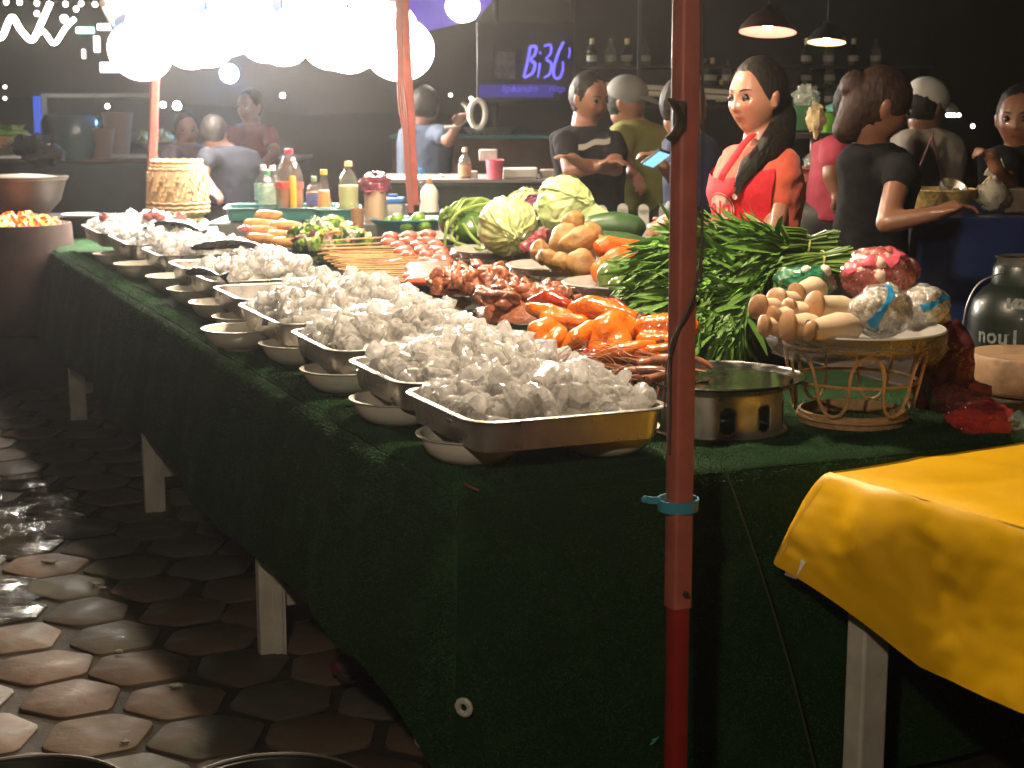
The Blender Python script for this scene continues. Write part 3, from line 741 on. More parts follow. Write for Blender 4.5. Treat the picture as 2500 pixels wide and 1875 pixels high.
# ------------------------------------------------------------------ round steel stands with trays (food column)
def drum(r, h, nslot=10):
    mb = MB(); n = 140; rows = 22
    per = n // nslot
    def skip(i, j):
        k = (i % per) - per // 2; z = (j + .5) / rows; w = 2.6
        if abs(k) > w: return False
        lo, hi = .14, .74
        if z < lo or z > hi: return False
        e = min(z - lo, hi - z) * h / (2 * math.pi * r / n)
        return abs(k) <= w * math.sqrt(max(0, 1 - max(0, 1 - e / w) ** 2)) + .3
    mb.grid(lambda u, v: Vector((r * (1 + .02 * (1 - v)) * math.cos(2 * math.pi * u), r * (1 + .02 * (1 - v)) * math.sin(2 * math.pi * u), h * v)), n, rows, skip=skip)
    return mb
def disc_tray(r, h=.022, bead=True):
    mb = MB()
    prof = [(0, 0), (r * .80, 0), (r * .86, .004), (r * .92, h * .7), (r * .97, h * .8), (r, h * .84), (r + .003, h), (r, h + .003), (r * .965, h * .9), (r * .91, h * .82), (r * .85, .008), (r * .79, .004), (0, .004)]
    def wob(a, rr, z, j): return (rr * (1 + (.004 * math.sin(a * 90) if bead and j in (6, 7) else 0)), z)
    return mb.lathe(prof, 180 if bead else 72, wob=wob)
ME_DRUM = drum(.150, .10).mesh('drum', STEELD); ME_DTRAY = disc_tray(.198).mesh('tray_plate', mat('polished_steel', (.42, .40, .37), .20, 1.0, rvar=.08, vscale=20))
ME_DRIM = MB().lathe([(.150, .0), (.160, .0), (.162, .003), (.155, .006), (.150, .006)], 60).mesh('base_ring', STEEL)
RC = [(.355, .774), (.905, .765), (1.49, .786), (2.15, .885), (2.70, .894), (3.32, .87), (3.98, .84)]
RL = ['round slotted steel stand with the prawn tray beside the red pole', 'round steel stand under the orange roast chicken', 'round steel stand under the nearer offal heap', 'round steel stand under the farther offal heap', 'round steel stand under the red sausages', 'round steel stand under the round sausage skewers', 'round steel stand under the fried rolls and salad']
for k, ((a, b), l) in enumerate(zip(RC, RL)):
    t = thing('steel_food_stand', l, 'food stand', T(a, b, TH + .006), .35 * k, 'round steel food stands')
    d = meshobj('drum', ME_DRUM, t); sm = d.modifiers.new('s', 'SOLIDIFY'); sm.thickness = .002
    meshobj('base_ring', ME_DRIM, t); meshobj('tray_plate', ME_DTRAY, t, (0, 0, .100))
RZ = TH + .006 + .112     # food level on the plates
# ------------------------------------------------------------------ roast chicken
CHICK = mat('roast_chicken_skin', (.78, .19, .018), .20, var=.35, vscale=22, col2=(.42, .075, .010), mask=(.50, .68), bump=.25, bscale=130, coat=.8, sss=.0)
CHICKR = mat('red_glazed_meat', (.62, .09, .02), .2, var=.3, vscale=18, col2=(.40, .035, .012), bump=.3, bscale=90, coat=.8)
CHAR = mat('charred_tip', (.12, .035, .012), .4, var=.4, vscale=40)
def pxb(chains):
    mb = MB()
    for pts, rads in chains:
        mb.chain([atY(*p) for p in pts], rads, 12)
    return mb
def chicken(lbl, chains, m=CHICK, vox=.006, tips=()):
    mb = pxb(chains); c = Vector(mb.v[0])
    o = mb.build('roast_chicken_piece', m, off=c, loc=c, ang=180); remesh(o, vox, 3); disp(o, .005, .03)
    tag(o, lbl, 'roast chicken', 'roast chicken pieces on the tray')
    for (p0, p1, r) in tips:
        tm = MB().chain([atY(*p0), atY(*p1)], [r, r * .8], 10).ell(atY(*p1), r * 1.35, 10, 8, nz=.4, nf=2)
        tm.build('charred_end', CHAR, o, off=c)
chicken('butterflied roast chicken half at the front of the tray with its drumstick pointing right', [
    (((1455, 850, 3.98), (1478, 812, 4.0), (1500, 795, 4.03)), (.030, .046, .044)), (((1500, 800, 4.02), (1512, 838, 3.98), (1508, 858, 3.95)), (.040, .036, .030)),
    (((1470, 868, 3.94), (1510, 862, 3.93), (1560, 850, 3.93), (1600, 840, 3.94)), (.026, .030, .022, .013)), (((1535, 800, 4.03), (1550, 815, 4.02)), (.03, .022))], tips=[((1600, 840, 3.94), (1615, 838, 3.94), .013)])
chicken('browned roast wing in front, left of the chicken half', [(((1378, 852, 3.95), (1405, 828, 3.96), (1440, 800, 4.0)), (.017, .027, .021)), (((1440, 800, 4.0), (1462, 792, 4.0)), (.021, .014))])
chicken('curled roast chicken piece at the left rim of the tray', [(((1318, 838, 3.96), (1312, 808, 3.98), (1340, 796, 4.0), (1372, 812, 4.0)), (.020, .028, .026, .018)), (((1345, 862, 3.93), (1355, 832, 3.95), (1372, 815, 3.97)), (.017, .022, .018))])
chicken('long roast leg lying on top with its foot end to the right', [(((1405, 758, 4.12), (1440, 752, 4.1), (1500, 762, 4.08), (1548, 776, 4.06)), (.024, .036, .028, .018))], tips=[((1548, 776, 4.06), (1562, 786, 4.05), .017), ((1548, 784, 4.05), (1552, 800, 4.04), .014)])
chicken('bright orange roast breast piece at the back left of the tray', [(((1298, 752, 4.16), (1340, 766, 4.13), (1385, 776, 4.1)), (.018, .029, .022)), (((1330, 778, 4.10), (1420, 788, 4.08)), (.018, .024))])
chicken('reddish roast piece topmost at the back of the tray', [(((1300, 738, 4.25), (1340, 728, 4.22), (1385, 742, 4.2)), (.016, .026, .015)), (((1345, 722, 4.22), (1360, 716, 4.22)), (.016, .008))], CHICKR)
chicken('flat orange roast piece half hidden by the red pole', [(((1575, 800, 4.0), (1620, 795, 4.0), (1680, 800, 3.98)), (.030, .034, .03)), (((1570, 830, 3.96), (1640, 832, 3.94)), (.02, .02))])
chicken('low roast piece under the chicken half at the front rim', [(((1400, 872, 3.96), (1450, 868, 3.95), (1490, 872, 3.95)), (.017, .024, .018)), (((1540, 868, 3.93), (1600, 866, 3.9)), (.018, .022))], CHICKR)
chicken('orange roast piece in front right, next to the red pole', [(((1588, 858, 3.9), (1640, 852, 3.9)), (.018, .018))])
chicken('small red roast tip at the back right of the tray', [(((1462, 742, 4.22), (1500, 738, 4.2), (1525, 752, 4.18)), (.018, .013, .012))], CHICKR)
# ------------------------------------------------------------------ offal heaps
OFF = mat('brown_marinated_offal', (.33, .110, .055), .24, var=.4, vscale=30, bump=.5, bscale=120, coat=.7); objtint(OFF, .3)
def offal_mesh(k):
    rr = random.Random(k); mb = MB(); pts = []
    n = rr.choice([3, 4, 4]); a0 = rr.uniform(0, 6)
    for i in range(n): a = a0 + i * rr.uniform(.7, 1.2); pts.append((.020 * math.cos(a) * (1 + .2 * i), .017 * math.sin(a), .004 * i + rr.uniform(-.004, .008)))
    sp = spline(pts, 5); N = len(sp)
    mb.tube(sp, [.0150 * math.sin(math.pi * (i + .7) / (N + .4)) ** .5 * (1 + .25 * mn.noise(Vector((i * .7, k, 0)))) for i in range(N)], 9, flat=.5)
    mb.ell((0, 0, -.002), (.026, .020, .013), 12, 8, nz=.5, nf=2.2, seed=k)
    return mb.mesh('offal', OFF, ang=180)
OM = [offal_mesh(k) for k in range(8)]
k = 0
for (a, b, n, hr, g, l) in [(1.52, .80, 62, .105, 'offal pieces on the nearer stand', 'glossy brown offal piece heaped on the stand behind the chicken'), (2.12, .88, 56, .10, 'offal pieces on the farther stand', 'brown curled offal piece heaped on the stand beside the red sausages')]:
    cmb = MB().ell(T(a, b, RZ), (.14, .14, hr * .72), 24, 12, nz=.2, nf=3); o = cmb.build('offal_heap', OFF, ang=180, off=T(a, b, RZ), loc=T(a, b, RZ)); o['kind'] = 'stuff'; o['label'] = 'packed core of the marinated offal heap'; o['category'] = 'meat'
    for i in range(n):
        q = math.sqrt(rnd.random()) * .95; ph = rnd.uniform(0, 6.28)
        z = RZ + hr * .78 * math.sqrt(max(0, 1 - q * q)) + .006
        p = T(a, b, 0) + Vector((math.cos(ph) * q * .158, math.sin(ph) * q * .158, z))
        o = meshobj('offal', OM[rnd.randrange(8)], None, p, (rnd.gauss(0, .6) , rnd.gauss(0, .6), rnd.uniform(0, 6.28)), rnd.uniform(.9, 1.35)); tag(o, l, 'meat', g)
# ------------------------------------------------------------------ sausage skewers
SAUS = mat('pink_sausage', (.52, .15, .11), .22, var=.18, vscale=30, bump=.12, bscale=140, coat=.6); objtint(SAUS, .15)
SAUR = mat('red_flat_sausage', (.50, .085, .04), .38, var=.25, vscale=25, bump=.2, bscale=120, coat=.15)
STICK = mat('bamboo_stick', (.55, .34, .15), .6, var=.25, vscale=30); objtint(STICK, .2)
def skewer(x0, y0, x1, y1, Y, saus, lbl, g, red=False, dY=0.0):
    p0 = atY(x0, y0, Y - dY); p1 = atY(x1, y1, Y + dY); t = thing('sausage_skewer', lbl, 'skewer', p0, 0, g)
    d = p1 - p0
    MB().tube([(0, 0, 0), d], .0032, 6).build('stick', STICK, t)
    for (s, L, r) in saus:
        c = d * s; dn = d.normalized(); mb = MB()
        if red: mb.tube([c - dn * L + Vector((0, 0, .0)), c - dn * L * .9, c - dn * L * .4, c + dn * L * .4, c + dn * L * .9, c + dn * L], [r * .3, r * .85, r, r * 1.02, r * .9, r * .35], 12, flat=.62)
        else: mb.tube([c + dn * (L * math.sin(q)) for q in [-1.57, -1.2, -.8, -.3, .3, .8, 1.2, 1.57]], [max(.001, r * math.cos(q)) if abs(q) < 1.56 else .002 for q in [-1.57, -1.2, -.8, -.3, .3, .8, 1.2, 1.57]], 14)
        mb.build('sausage', SAUR if red else SAUS, t)
gs = 'sausage skewers on the round stand'
SK = []
for k, (x0, y0, x1, y1, Y) in enumerate([(790, 588, 1062, 572, 6.35), (785, 600, 1060, 588, 6.28), (778, 607, 1072, 597, 6.2), (800, 611, 1075, 610, 6.12), (775, 620, 1085, 612, 6.05), (790, 628, 1090, 622, 5.98)]):
    skewer(x0, y0, x1, y1, Y, [(.60, .034, .021), (.77, .033, .0215), (.94, .034, .022)] if k < 2 else [(.66 + .03 * (k % 2), .03, .019), (.82 + .02 * (k % 2), .03, .020), (.97, .03, .020)], 'skewer of three plump pink sausages, %s of its pile' % ['topmost', 'second from the top', 'third from the top', 'fourth from the top', 'fifth from the top', 'lowest'][k], gs)
for k in range(5):
    skewer(790 + 9 * k, 632 + 6 * k, 1110 - 4 * k, 634 + 7 * k, 5.9 - .05 * k, [(.80, .042, .022), (.95, .028, .019)] if k % 2 else [(.9, .04, .024)], 'sausage skewer low in the middle pile, %s of five' % ['topmost', 'second', 'third', 'fourth', 'lowest'][k], gs)
for k in range(8):
    skewer(860 + 7 * (k % 4), 652 + 5 * k, 1128 - 5 * (k % 3), 650 + 5.2 * k, 5.62 - .035 * k, [(.70, .078 + .006 * (k % 2), .029)] , 'skewer of one long red sausage, %s on the sausage stand' % ['topmost', 'second from the top', 'third from the top', 'fourth from the top', 'fifth from the top', 'sixth from the top', 'second lowest', 'lowest'][k], gs, True)
st = MB()
for k in range(46):
    y = rnd.uniform(603, 668); f = (y - 603) / 65; x0 = rnd.uniform(765, 800) + 75 * f; Y = 6.15 - .62 * f + rnd.uniform(-.03, .03)
    st.tube([atY(x0, y, Y - .02), atY(x0 + rnd.uniform(130, 200), y + rnd.uniform(-5, 6), Y + .02)], .0030, 5)
o = st.build('bamboo_sticks', STICK); o['kind'] = 'stuff'; o['label'] = 'bare ends of the many bamboo skewers lying in layers left of the sausages'; o['category'] = 'skewers'
# ------------------------------------------------------------------ fried rolls, salad skewers
ROLL = mat('fried_roll_pastry', (.60, .27, .10), .5, var=.3, vscale=40, bump=.5, bscale=90); objtint(ROLL, .15)
def roll_mesh(k):
    pr = [(0, -.062), (.014, -.061), (.021, -.054), (.024, -.02), (.0245, .02), (.021, .055), (.014, .062), (.006, .058), (0, .058)]
    return MB().lathe(pr, 16, wob=lambda a, r, z, j: (r * (1 + .07 * math.sin(a * 2 + k) + .04 * math.sin(a * 5 + j)), z + .006 * math.sin(a + k))).mesh('roll', ROLL)
RM = [roll_mesh(k) for k in range(3)]
for k, (px, py, Y, tx) in enumerate([(655, 527, 6.95, 0), (632, 547, 6.85, .2), (700, 552, 6.8, -.1), (640, 564, 6.78, .1), (690, 575, 6.7, .15), (640, 583, 6.68, -.2), (715, 570, 6.8, .1), (700, 592, 6.62, 0), (668, 545, 7.0, .4)]):
    o = meshobj('fried_roll', RM[k % 3], None, atY(px, py, Y), (R(90) + .05, tx, R(78) + rnd.uniform(-.2, .2)))
    tag(o, 'golden fried roll, %s' % ['topmost of its pile', 'upper left of its pile', 'upper right beside the salad', 'middle left of its pile', 'middle of its pile near the salad', 'lowest left of its pile', 'tucked against the salad', 'lowest right of its pile', 'behind the topmost roll'][k], 'fried roll', 'fried rolls')
SG = [mat('salad_green', (.22, .36, .06), .45, var=.3, vscale=40), mat('salad_pale', (.62, .62, .36), .45, var=.2, vscale=40), mat('salad_purple', (.22, .04, .13), .4, var=.3, vscale=40), mat('salad_dark', (.05, .12, .02), .45, var=.3, vscale=40), mat('salad_carrot', (.65, .17, .03), .45), mat('salad_white', (.72, .70, .55), .4)]
def chunk(k):
    mb = MB(); mb.ell((0, 0, 0), (.020, .015, .010), 9, 6, nz=1.1, nf=2.0, seed=k * 1.7); return mb.mesh('vegetable_piece', SG[k % 6], ang=50)
CM = [chunk(k) for k in range(18)]
sal = thing('salad_heap', 'heap of mixed vegetable pieces in green, white and purple beside the fried rolls', 'salad', T(3.9, 1.0, RZ))
sc_ = atZ(800, 580, RZ + .02); sc_ = Vector((sal.location.x, sal.location.y, 0))
cpos = atY(800, 565, 6.65)
for k in range(190):
    q = math.sqrt(rnd.random()); ph = rnd.uniform(0, 6.28); 
    p = cpos + Vector((q * .165 * math.cos(ph), q * .15 * math.sin(ph), .085 * (1 - q ** 1.8) - .045 + rnd.uniform(-.01, .01)))
    kk = rnd.choices(range(6), [5, 6, 2, 3, 1.2, 4])[0] + 6 * rnd.randrange(3)
    meshobj('vegetable_piece', CM[kk], sal, p - sal.location, (rnd.uniform(0, 6), rnd.uniform(0, 6), rnd.uniform(0, 6)), rnd.uniform(.9, 1.9))
mb = MB().ell((0, 0, 0), (.16, .15, .06), 20, 10, nz=.2); o = mb.build('vegetable_core', SG[3], sal, loc=cpos - Vector((0, 0, .05)) - sal.location); 
# dark glassware and jars next to the salad
# ------------------------------------------------------------------ whole fish, meat on the far trays
FISH = mat('dark_fish_skin', (.035, .038, .04), .18, var=.5, vscale=60, coat=.7)
def fish(pxs, r, lbl, ridged=False):
    pts = spline([atY(*p) for p in pxs], 6); N = len(pts); c = pts[0].copy()
    mb = MB().tube(pts, [max(.003, r * math.sin(math.pi * min(.97, (i + .5) / N) ** .7) ** .7 * (1 + (.08 * math.sin(i * 2.2) if ridged else 0))) for i in range(N)], 12, flat=.6)
    o = mb.build('fish', FISH, off=c, loc=c); tag(o, lbl, 'fish')
    e = pts[-1]; d = (pts[-1] - pts[-3]).normalized()
    MB().add([e, e + d * .05 + Vector((0, 0, .025)), e + d * .035, e + d * .05 - Vector((0, 0, .025)), e + Vector((0, .004, 0))], [(0, 1, 2), (0, 2, 3), (4, 2, 1), (4, 3, 2)]).build('tail', FISH, o, off=c)
fish([(352, 560, 7.25), (400, 548, 7.2), (455, 552, 7.15), (490, 565, 7.1)], .034, 'long dark fish lying on ice in the far tray')
fish([(470, 606, 6.5), (540, 596, 6.45), (600, 597, 6.4), (650, 608, 6.35)], .036, 'ribbed dark fish lying on ice beside the fried rolls', True)
fish([(458, 668, 5.6), (490, 662, 5.55), (535, 674, 5.5)], .026, 'short dark fish at the corner of the ice tray')
fish([(1180, 905, 3.78), (1220, 902, 3.78), (1268, 912, 3.76)], .020, 'silvery grey fish head poking out of the ice between the two nearest trays')
MEAT = mat('raw_pink_meat', (.50, .14, .13), .25, var=.35, vscale=25, coat=.6)
for k, (px, py, Y, r) in enumerate([(375, 527, 7.7, .05), (395, 530, 7.6, .045), (438, 528, 7.5, .035), (262, 532, 7.9, .04), (596, 558, 6.7, .026)]):
    o = MB().ell((0, 0, 0), (r, r * .8, r * .5), 14, 9, nz=.5, nf=2, seed=k).build('raw_meat', MEAT, loc=atY(px, py, Y)); tag(o, 'raw pink meat chunk on ice, %s' % ['in front of the rice basket, left one', 'in front of the rice basket, right one', 'small one right of the rice basket front', 'dark one at the left end of the farthest tray', 'small one beside the fried rolls'][k], 'meat')
# foil tray with bits behind the fish
mb = pan(.42, .30, .035, .03); c = atZ(595, 512, TH + .09)
t = mb.build('foil_tray', STEEL, loc=T(4.75, 1.0, TH + .10), rot=(0, 0, TROT)); tag(t, 'shallow foil tray of pale fish behind the fried rolls', 'tray')
mb = MB()
for k in range(26): mb.ell((rnd.uniform(-.18, .18), rnd.uniform(-.11, .11), .03 + rnd.uniform(0, .02)), (rnd.uniform(.02, .04), .015, .012), 8, 6, rot=(0, 0, rnd.uniform(0, 3)), nz=.4, seed=k)
mb.build('small_fish', mat('pale_fish', (.5, .43, .36), .3, var=.4, vscale=40), t)
o = MB().box((0, 0, 0), (.34, .24, .09)).build('plastic_box', mat('grey_box', (.35, .35, .33), .5), loc=T(4.75, 1.0, TH + .052), rot=(0, 0, TROT), bevel=.01); tag(o, 'grey plastic box under the foil tray', 'box')
# ------------------------------------------------------------------ prawns on the front stand
PRAWN = mat('tiger_prawn_shell', (.30, .12, .07), .25, var=.5, vscale=45, coat=.6); 
WHISK = mat('prawn_feeler', (.50, .20, .12), .4)
def prawn(loc, rz, lbl, tilt=0.0, up=0.0):
    t = thing('prawn', lbl, 'prawn', loc, (tilt, 0, rz), 'prawns on the front stand')
    pts = spline([(-.07, 0, -.012), (-.045, 0, .004), (-.01, 0, .012), (.03, 0, .010), (.065, 0, .004)], 5); N = len(pts)
    MB().tube(pts, [.0055 + .0105 * (i / N) ** .7 * (1 + .10 * math.sin(i * 2.6)) for i in range(N)], 12, flat=.8).build('body', PRAWN, t)
    MB().tube([(.06, 0, .006), (.09, 0, .018), (.115, 0, .020)], [.010, .005, .0012], 8).build('head_spike', PRAWN, t)
    mb = MB().add([(-.07, 0, -.012), (-.10, .022, -.012), (-.105, 0, -.016), (-.10, -.022, -.012)], [(0, 1, 2), (0, 2, 3)]); mb.build('tail_fan', PRAWN, t)
    mb = MB()
    for s in (-1, 1): mb.ell((.078, s * .012, .012), .0035, 8, 6)
    mb.build('eyes', BLACKP, t)
    mb = MB()
    for s in (-1, 1):
        for q in range(2):
            mb.tube(spline([(.08, s * .006, .010), (.12, s * (.02 + .015 * q), .05 + .02 * q + up), (.19, s * (.03 + .03 * q), .075 - .02 * q + up), (.24, s * (.06 + .02 * q), .03 - .03 * q + up)], 5), .0010, 4)
    for q in range(5):
        for s in (-1, 1): mb.tube([(.045 - .018 * q, s * .008, 0), (.05 - .018 * q, s * .02, -.018), (.055 - .018 * q, s * .016, -.035)], .0014, 4)
    mb.build('feelers', WHISK, t)
pc = T(*RC[0], RZ)
for k, (dx, dy, rz, ti, up) in enumerate([(-.15, -.02, 2.9, .1, -.03), (-.12, .06, 3.3, -.2, -.02), (-.12, -.09, 3.7, .3, -.03), (-.07, .10, 2.9, .2, -.04)]):
    prawn(pc + Vector((dx, dy, .014 + .010 * (k % 2))), rz, 'brown prawn with long feelers, %s' % ['leftmost, its feelers over the ice', 'second from the left behind the first', 'at the front rim beside the red pole', 'in the middle behind the pole', 'lying flat right of the pole', 'at the back of the plate'][k], ti, up)
JUICE = mat('dark_marinade', (.025, .03, .02), .06, var=.6, vscale=30, bump=.4, bscale=40, coat=1.0)
o = MB().lathe([(0, 0), (.172, .002)], 48, wob=lambda a, r, z, j: (r * (1 + .05 * math.sin(a * 7)), z)).build('marinade', JUICE, loc=pc + Vector((0, 0, .001))); tag(o, 'dark wet greens and juice covering the front steel plate', 'marinade', kind='stuff')
# ------------------------------------------------------------------ rattan stands with wrapped trays
RATT = mat('rattan_cane', (.58, .36, .18), .5, var=.3, vscale=40, bump=.2, bscale=90)
ENAM = mat('enamel_tray', (.36, .34, .32), .3, var=.08)
def rattan(parent, r, h, z0=0.0, loops=8, mt=RATT):
    mb = MB(); mb.lathe([(r * .72, z0), (r * .76, z0 + .002), (r * .77, z0 + .030), (r * .73, z0 + .032), (r * .72, z0)], 40); mb.tube([(r * .78 * math.cos(a), r * .78 * math.sin(a), z0 + .018) for a in [2 * math.pi * i / 40 for i in range(40)]], .004, 6, closed=True)
    mb.build('base_band', mt, parent)
    for rr, z in ((r * .88, z0 + h * .55), (r, z0 + h)):
        MB().tube([(rr * math.cos(a), rr * math.sin(a), z) for a in [2 * math.pi * i / 48 for i in range(48)]], .0045, 6, closed=True).build('hoop', mt, parent)
    pts = []
    n = loops * 24
    for i in range(n):
        a = 2 * math.pi * i / n; s = math.sin(loops * a); s2 = s
        # vertical limbs joined by round bends
        f = .5 + .46 * s2; rr = r * (.78 + .2 * f) + .006
        pts.append((rr * math.cos(a - .10 / loops * math.sin(2 * loops * a) * 4), rr * math.sin(a - .10 / loops * math.sin(2 * loops * a) * 4), z0 + .026 + (h - .03) * f))
    MB().tube(pts, .0042, 6, closed=True).build('looped_cane', mt, parent)
def wrapped_tray(parent, r, z, seed=0, skirt=.045, white=True):
    skirt *= .75
    disc_tray(r, .026, False).build('tray', ENAM if white else STEEL, parent, loc=(0, 0, z))
    def wob(a, rr, zz, j):
        v = Vector((math.cos(a) * 9, math.sin(a) * 9, seed + j * .8)); n1 = mn.noise(v); n2 = mn.noise(v * 2.3)
        n3 = mn.noise(Vector((math.cos(a) * 2.2, math.sin(a) * 2.2, seed)))
        k = j / 5.0
        return rr + k * (.016 * n1 + .016 * n2), zz - k * (.030 * n3) + .014 * n2 * k
    MB().lathe([(r * 1.0, z + .028), (r * 1.025, z + .02), (r * 1.02, z + .004), (r * .985, z - skirt * .35), (r * .95, z - skirt * .7), (r * .91, z - skirt)], 130, wob=wob).build('cling_wrap', CLING, parent, ang=180)
VZ = .165
VC = [(3.27, 1.28, .175), (2.70, 1.24, .18), (2.08, 1.22, .175), (1.50, 1.18, .165)]
VC = [(3.33, 1.25), (2.68, 1.23), (2.07, 1.19), (1.52, 1.14)]
VL = ['rattan stand with the long beans, farthest of the wrapped trays', 'rattan stand with cabbages on a wrapped tray', 'rattan stand with potatoes and carrots on a wrapped tray', 'rattan stand with cucumbers on a wrapped tray beside the greens']
for k, ((a, b), l) in enumerate(zip(VC, VL)):
    t = thing('rattan_stand', l, 'stand', T(a, b, TH + .006), k * .7, 'rattan stands with wrapped trays')
    rattan(t, .165, VZ); wrapped_tray(t, .195, VZ + .012, seed=k * 5.3)
VTOP = TH + .006 + VZ + .02
# cabbages
CABB = mat('cabbage_leaf', (.40, .52, .20), .4, var=.2, vscale=9, col2=(.56, .62, .32), mask=(.40, .62), bump=.35, bscale=28, coat=.25)
CABP = mat('pale_cabbage_leaf', (.60, .60, .33), .4, var=.15, vscale=9, bump=.3, bscale=26)
PURP = mat('purple_cabbage', (.16, .045, .085), .35, var=.4, vscale=20)
def cabbage(px, py, Y, r, lbl, rot, m=CABB, seed=0):
    c = atY(px, py, Y); t = thing('cabbage', lbl, 'cabbage', c, rot, 'cabbages')
    MB().ell((0, 0, 0), (r * .95, r * .92, r * .86), 32, 20, nz=.10, nf=1.6, seed=seed).build('heart', m, t, ang=180)
    for k in range(6):
        def fn(u, v, k=k):
            th = .12 + v * 2.0; ph = (u - .5) * 2.1 * (1 - .25 * v)
            # veins: fan from the stalk at v=1
            ve = abs(math.sin((u - .5) * 11 * (1.1 - v * .8) + .3 * math.sin(v * 7))) ** 10 * .0045 + (.007 * math.exp(-((u - .5) / .03) ** 2)) * v
            q = Vector((math.sin(th) * math.cos(ph), math.sin(th) * math.sin(ph), math.cos(th)))
            rr = r * (1.0 + .012 * k / 6 + .05 * mn.noise(q * 3 + Vector((k * 3, seed, 0)))) + ve * .5
            rr += (.006 * mn.noise(Vector((u * 9, v * 9, k)))) + (.012 * max(0, .10 - v) / .10) + .008 * (abs(u - .5) * 2) ** 8
            return Vector((q.x * rr, q.y * rr * .97, q.z * rr * .92))
        g = MB().grid(fn, 44, 30); g.build('leaf', m, t, ang=180, rot=(.12 * math.sin(k * 2), .10 * math.cos(k * 3), k * 1.05 + seed))
    MB().lathe([(0, 0), (.02, 0), (.018, .02), (0, .022)], 12).build('stalk', CABP, t, loc=(0, 0, -r * .98))
cabbage(1240, 553, 5.72, .106, 'pale green cabbage at the front left of the wrapped tray', (1.9, .5, .4), seed=1.0)
cabbage(1374, 505, 5.85, .112, 'greener cabbage leaning at the back right, highest of the cabbages', (1.5, -.5, 1.2), seed=2.2)
cabbage(1285, 512, 6.15, .082, 'whitish cabbage behind between the two green cabbages', (.4, .2, 0), CABP, seed=3.1)
cabbage(1312, 508, 5.98, .050, 'small purple cabbage wedged between the cabbages', (1.2, .4, .6), PURP, seed=4.7)
o = MB().grid(lambda u, v: Vector(((u - .5) * .16 * (1 - .6 * v), .02 * math.cos(u * 3), v * .10 + .02 * (u - .5) ** 2)), 14, 10).build('cabbage_leaf', CABB, loc=atY(1440, 570, 5.75), rot=(.1, .5, .2)); tag(o, 'loose cabbage leaf beside the right cabbage', 'leaf')
SHAL = mat('shallot_skin', (.28, .065, .085), .25, var=.4, vscale=25, coat=.4)
for k, (px, py, Y, r) in enumerate([(1316, 580, 5.6, .028), (1300, 592, 5.58, .026), (1330, 572, 5.66, .024), (1284, 603, 5.56, .024), (1312, 600, 5.54, .022)]):
    o = MB().lathe([(0, -r * .9), (r * .7, -r * .75), (r, -r * .1), (r * .8, r * .6), (r * .3, r * 1.05), (r * .1, r * 1.5), (0, r * 1.6)], 18).build('red_onion', SHAL, loc=atY(px, py, Y), rot=(rnd.uniform(-1.4, 1.4), rnd.uniform(-1.2, 1.2), rnd.uniform(0, 6)))
    tag(o, 'purple onion between cabbage and potatoes, %s' % ['biggest', 'left of the biggest', 'topmost', 'lowest left', 'at the rim'][k], 'onion', 'purple onions')
POT = mat('potato_skin', (.36, .20, .07), .5, var=.22, vscale=16, col2=(.24, .125, .04), mask=(.5, .72), bump=.4, bscale=55, coat=.1)
PL = ['topmost potato, leaning left', 'large potato on the left of the heap', 'potato in the middle of the heap below the topmost one', 'small potato at the left end of the heap', 'long thin potato at the front rim', 'round potato at the front right of the heap', 'small knobbly potato between the front ones', 'potato hidden behind the middle one', 'little potato left front', 'potato behind the carrots']
for k, (px, py, Y, rx, rz, ry) in enumerate([(1400, 548, 5.32, .040, .046, .45), (1378, 590, 5.25, .050, .062, .1), (1413, 588, 5.18, .062, .044, -.5), (1318, 612, 5.2, .032, .036, .2), (1345, 634, 5.1, .046, .028, .7), (1418, 645, 5.05, .050, .048, -.1), (1372, 640, 5.06, .034, .030, .4), (1440, 570, 5.4, .05, .04, .3), (1330, 628, 5.12, .03, .026, 0), (1460, 600, 5.35, .045, .035, .2)]):
    o = MB().ell((0, 0, 0), (rx, (rx + rz) / 2.1, rz), 24, 16, nz=.22, nf=1.5, seed=k * 3.3).build('potato', POT, loc=atY(px, py, Y), rot=(rnd.uniform(-.2, .2), ry, rnd.uniform(-.3, .3)), ang=180); tag(o, PL[k], 'potato', 'potatoes heaped on the wrapped tray')
CAR = mat('carrot_skin', (.75, .15, .025), .4, var=.12, vscale=30, bump=.2, bscale=80)
for k, (p, rr) in enumerate([(((1452, 608, 5.08), (1480, 600, 5.1), (1530, 600, 5.12), (1610, 594, 5.15)), (.018, .034, .022, .008)), (((1478, 642, 4.98), (1505, 628, 5.0), (1560, 622, 5.03), (1620, 610, 5.06)), (.018, .032, .026, .009)), (((1462, 690, 4.92), (1464, 662, 4.94), (1480, 640, 4.98)), (.014, .030, .024))]):
    pts = spline([atY(*q) for q in p], 6); N = len(pts); c = pts[0].copy()
    rads = [np.interp(i / (N - 1), np.linspace(0, 1, len(rr)), rr) * (1 + .03 * math.sin(i * 3)) for i in range(N)]
    rads[0] = .006
    o = MB().tube(pts, rads, 16).build('carrot', CAR, off=c, loc=c); tag(o, ['orange carrot pointing right, upper one', 'orange carrot pointing right, middle one', 'orange carrot standing at the front beside the potatoes'][k], 'carrot', 'carrots')
CUC = mat('cucumber_skin', (.10, .16, .035), .3, var=.3, vscale=14, col2=(.22, .28, .08), mask=(.45, .75), coat=.4)
GOU = mat('dark_gourd_skin', (.035, .085, .03), .4, var=.3, vscale=12)
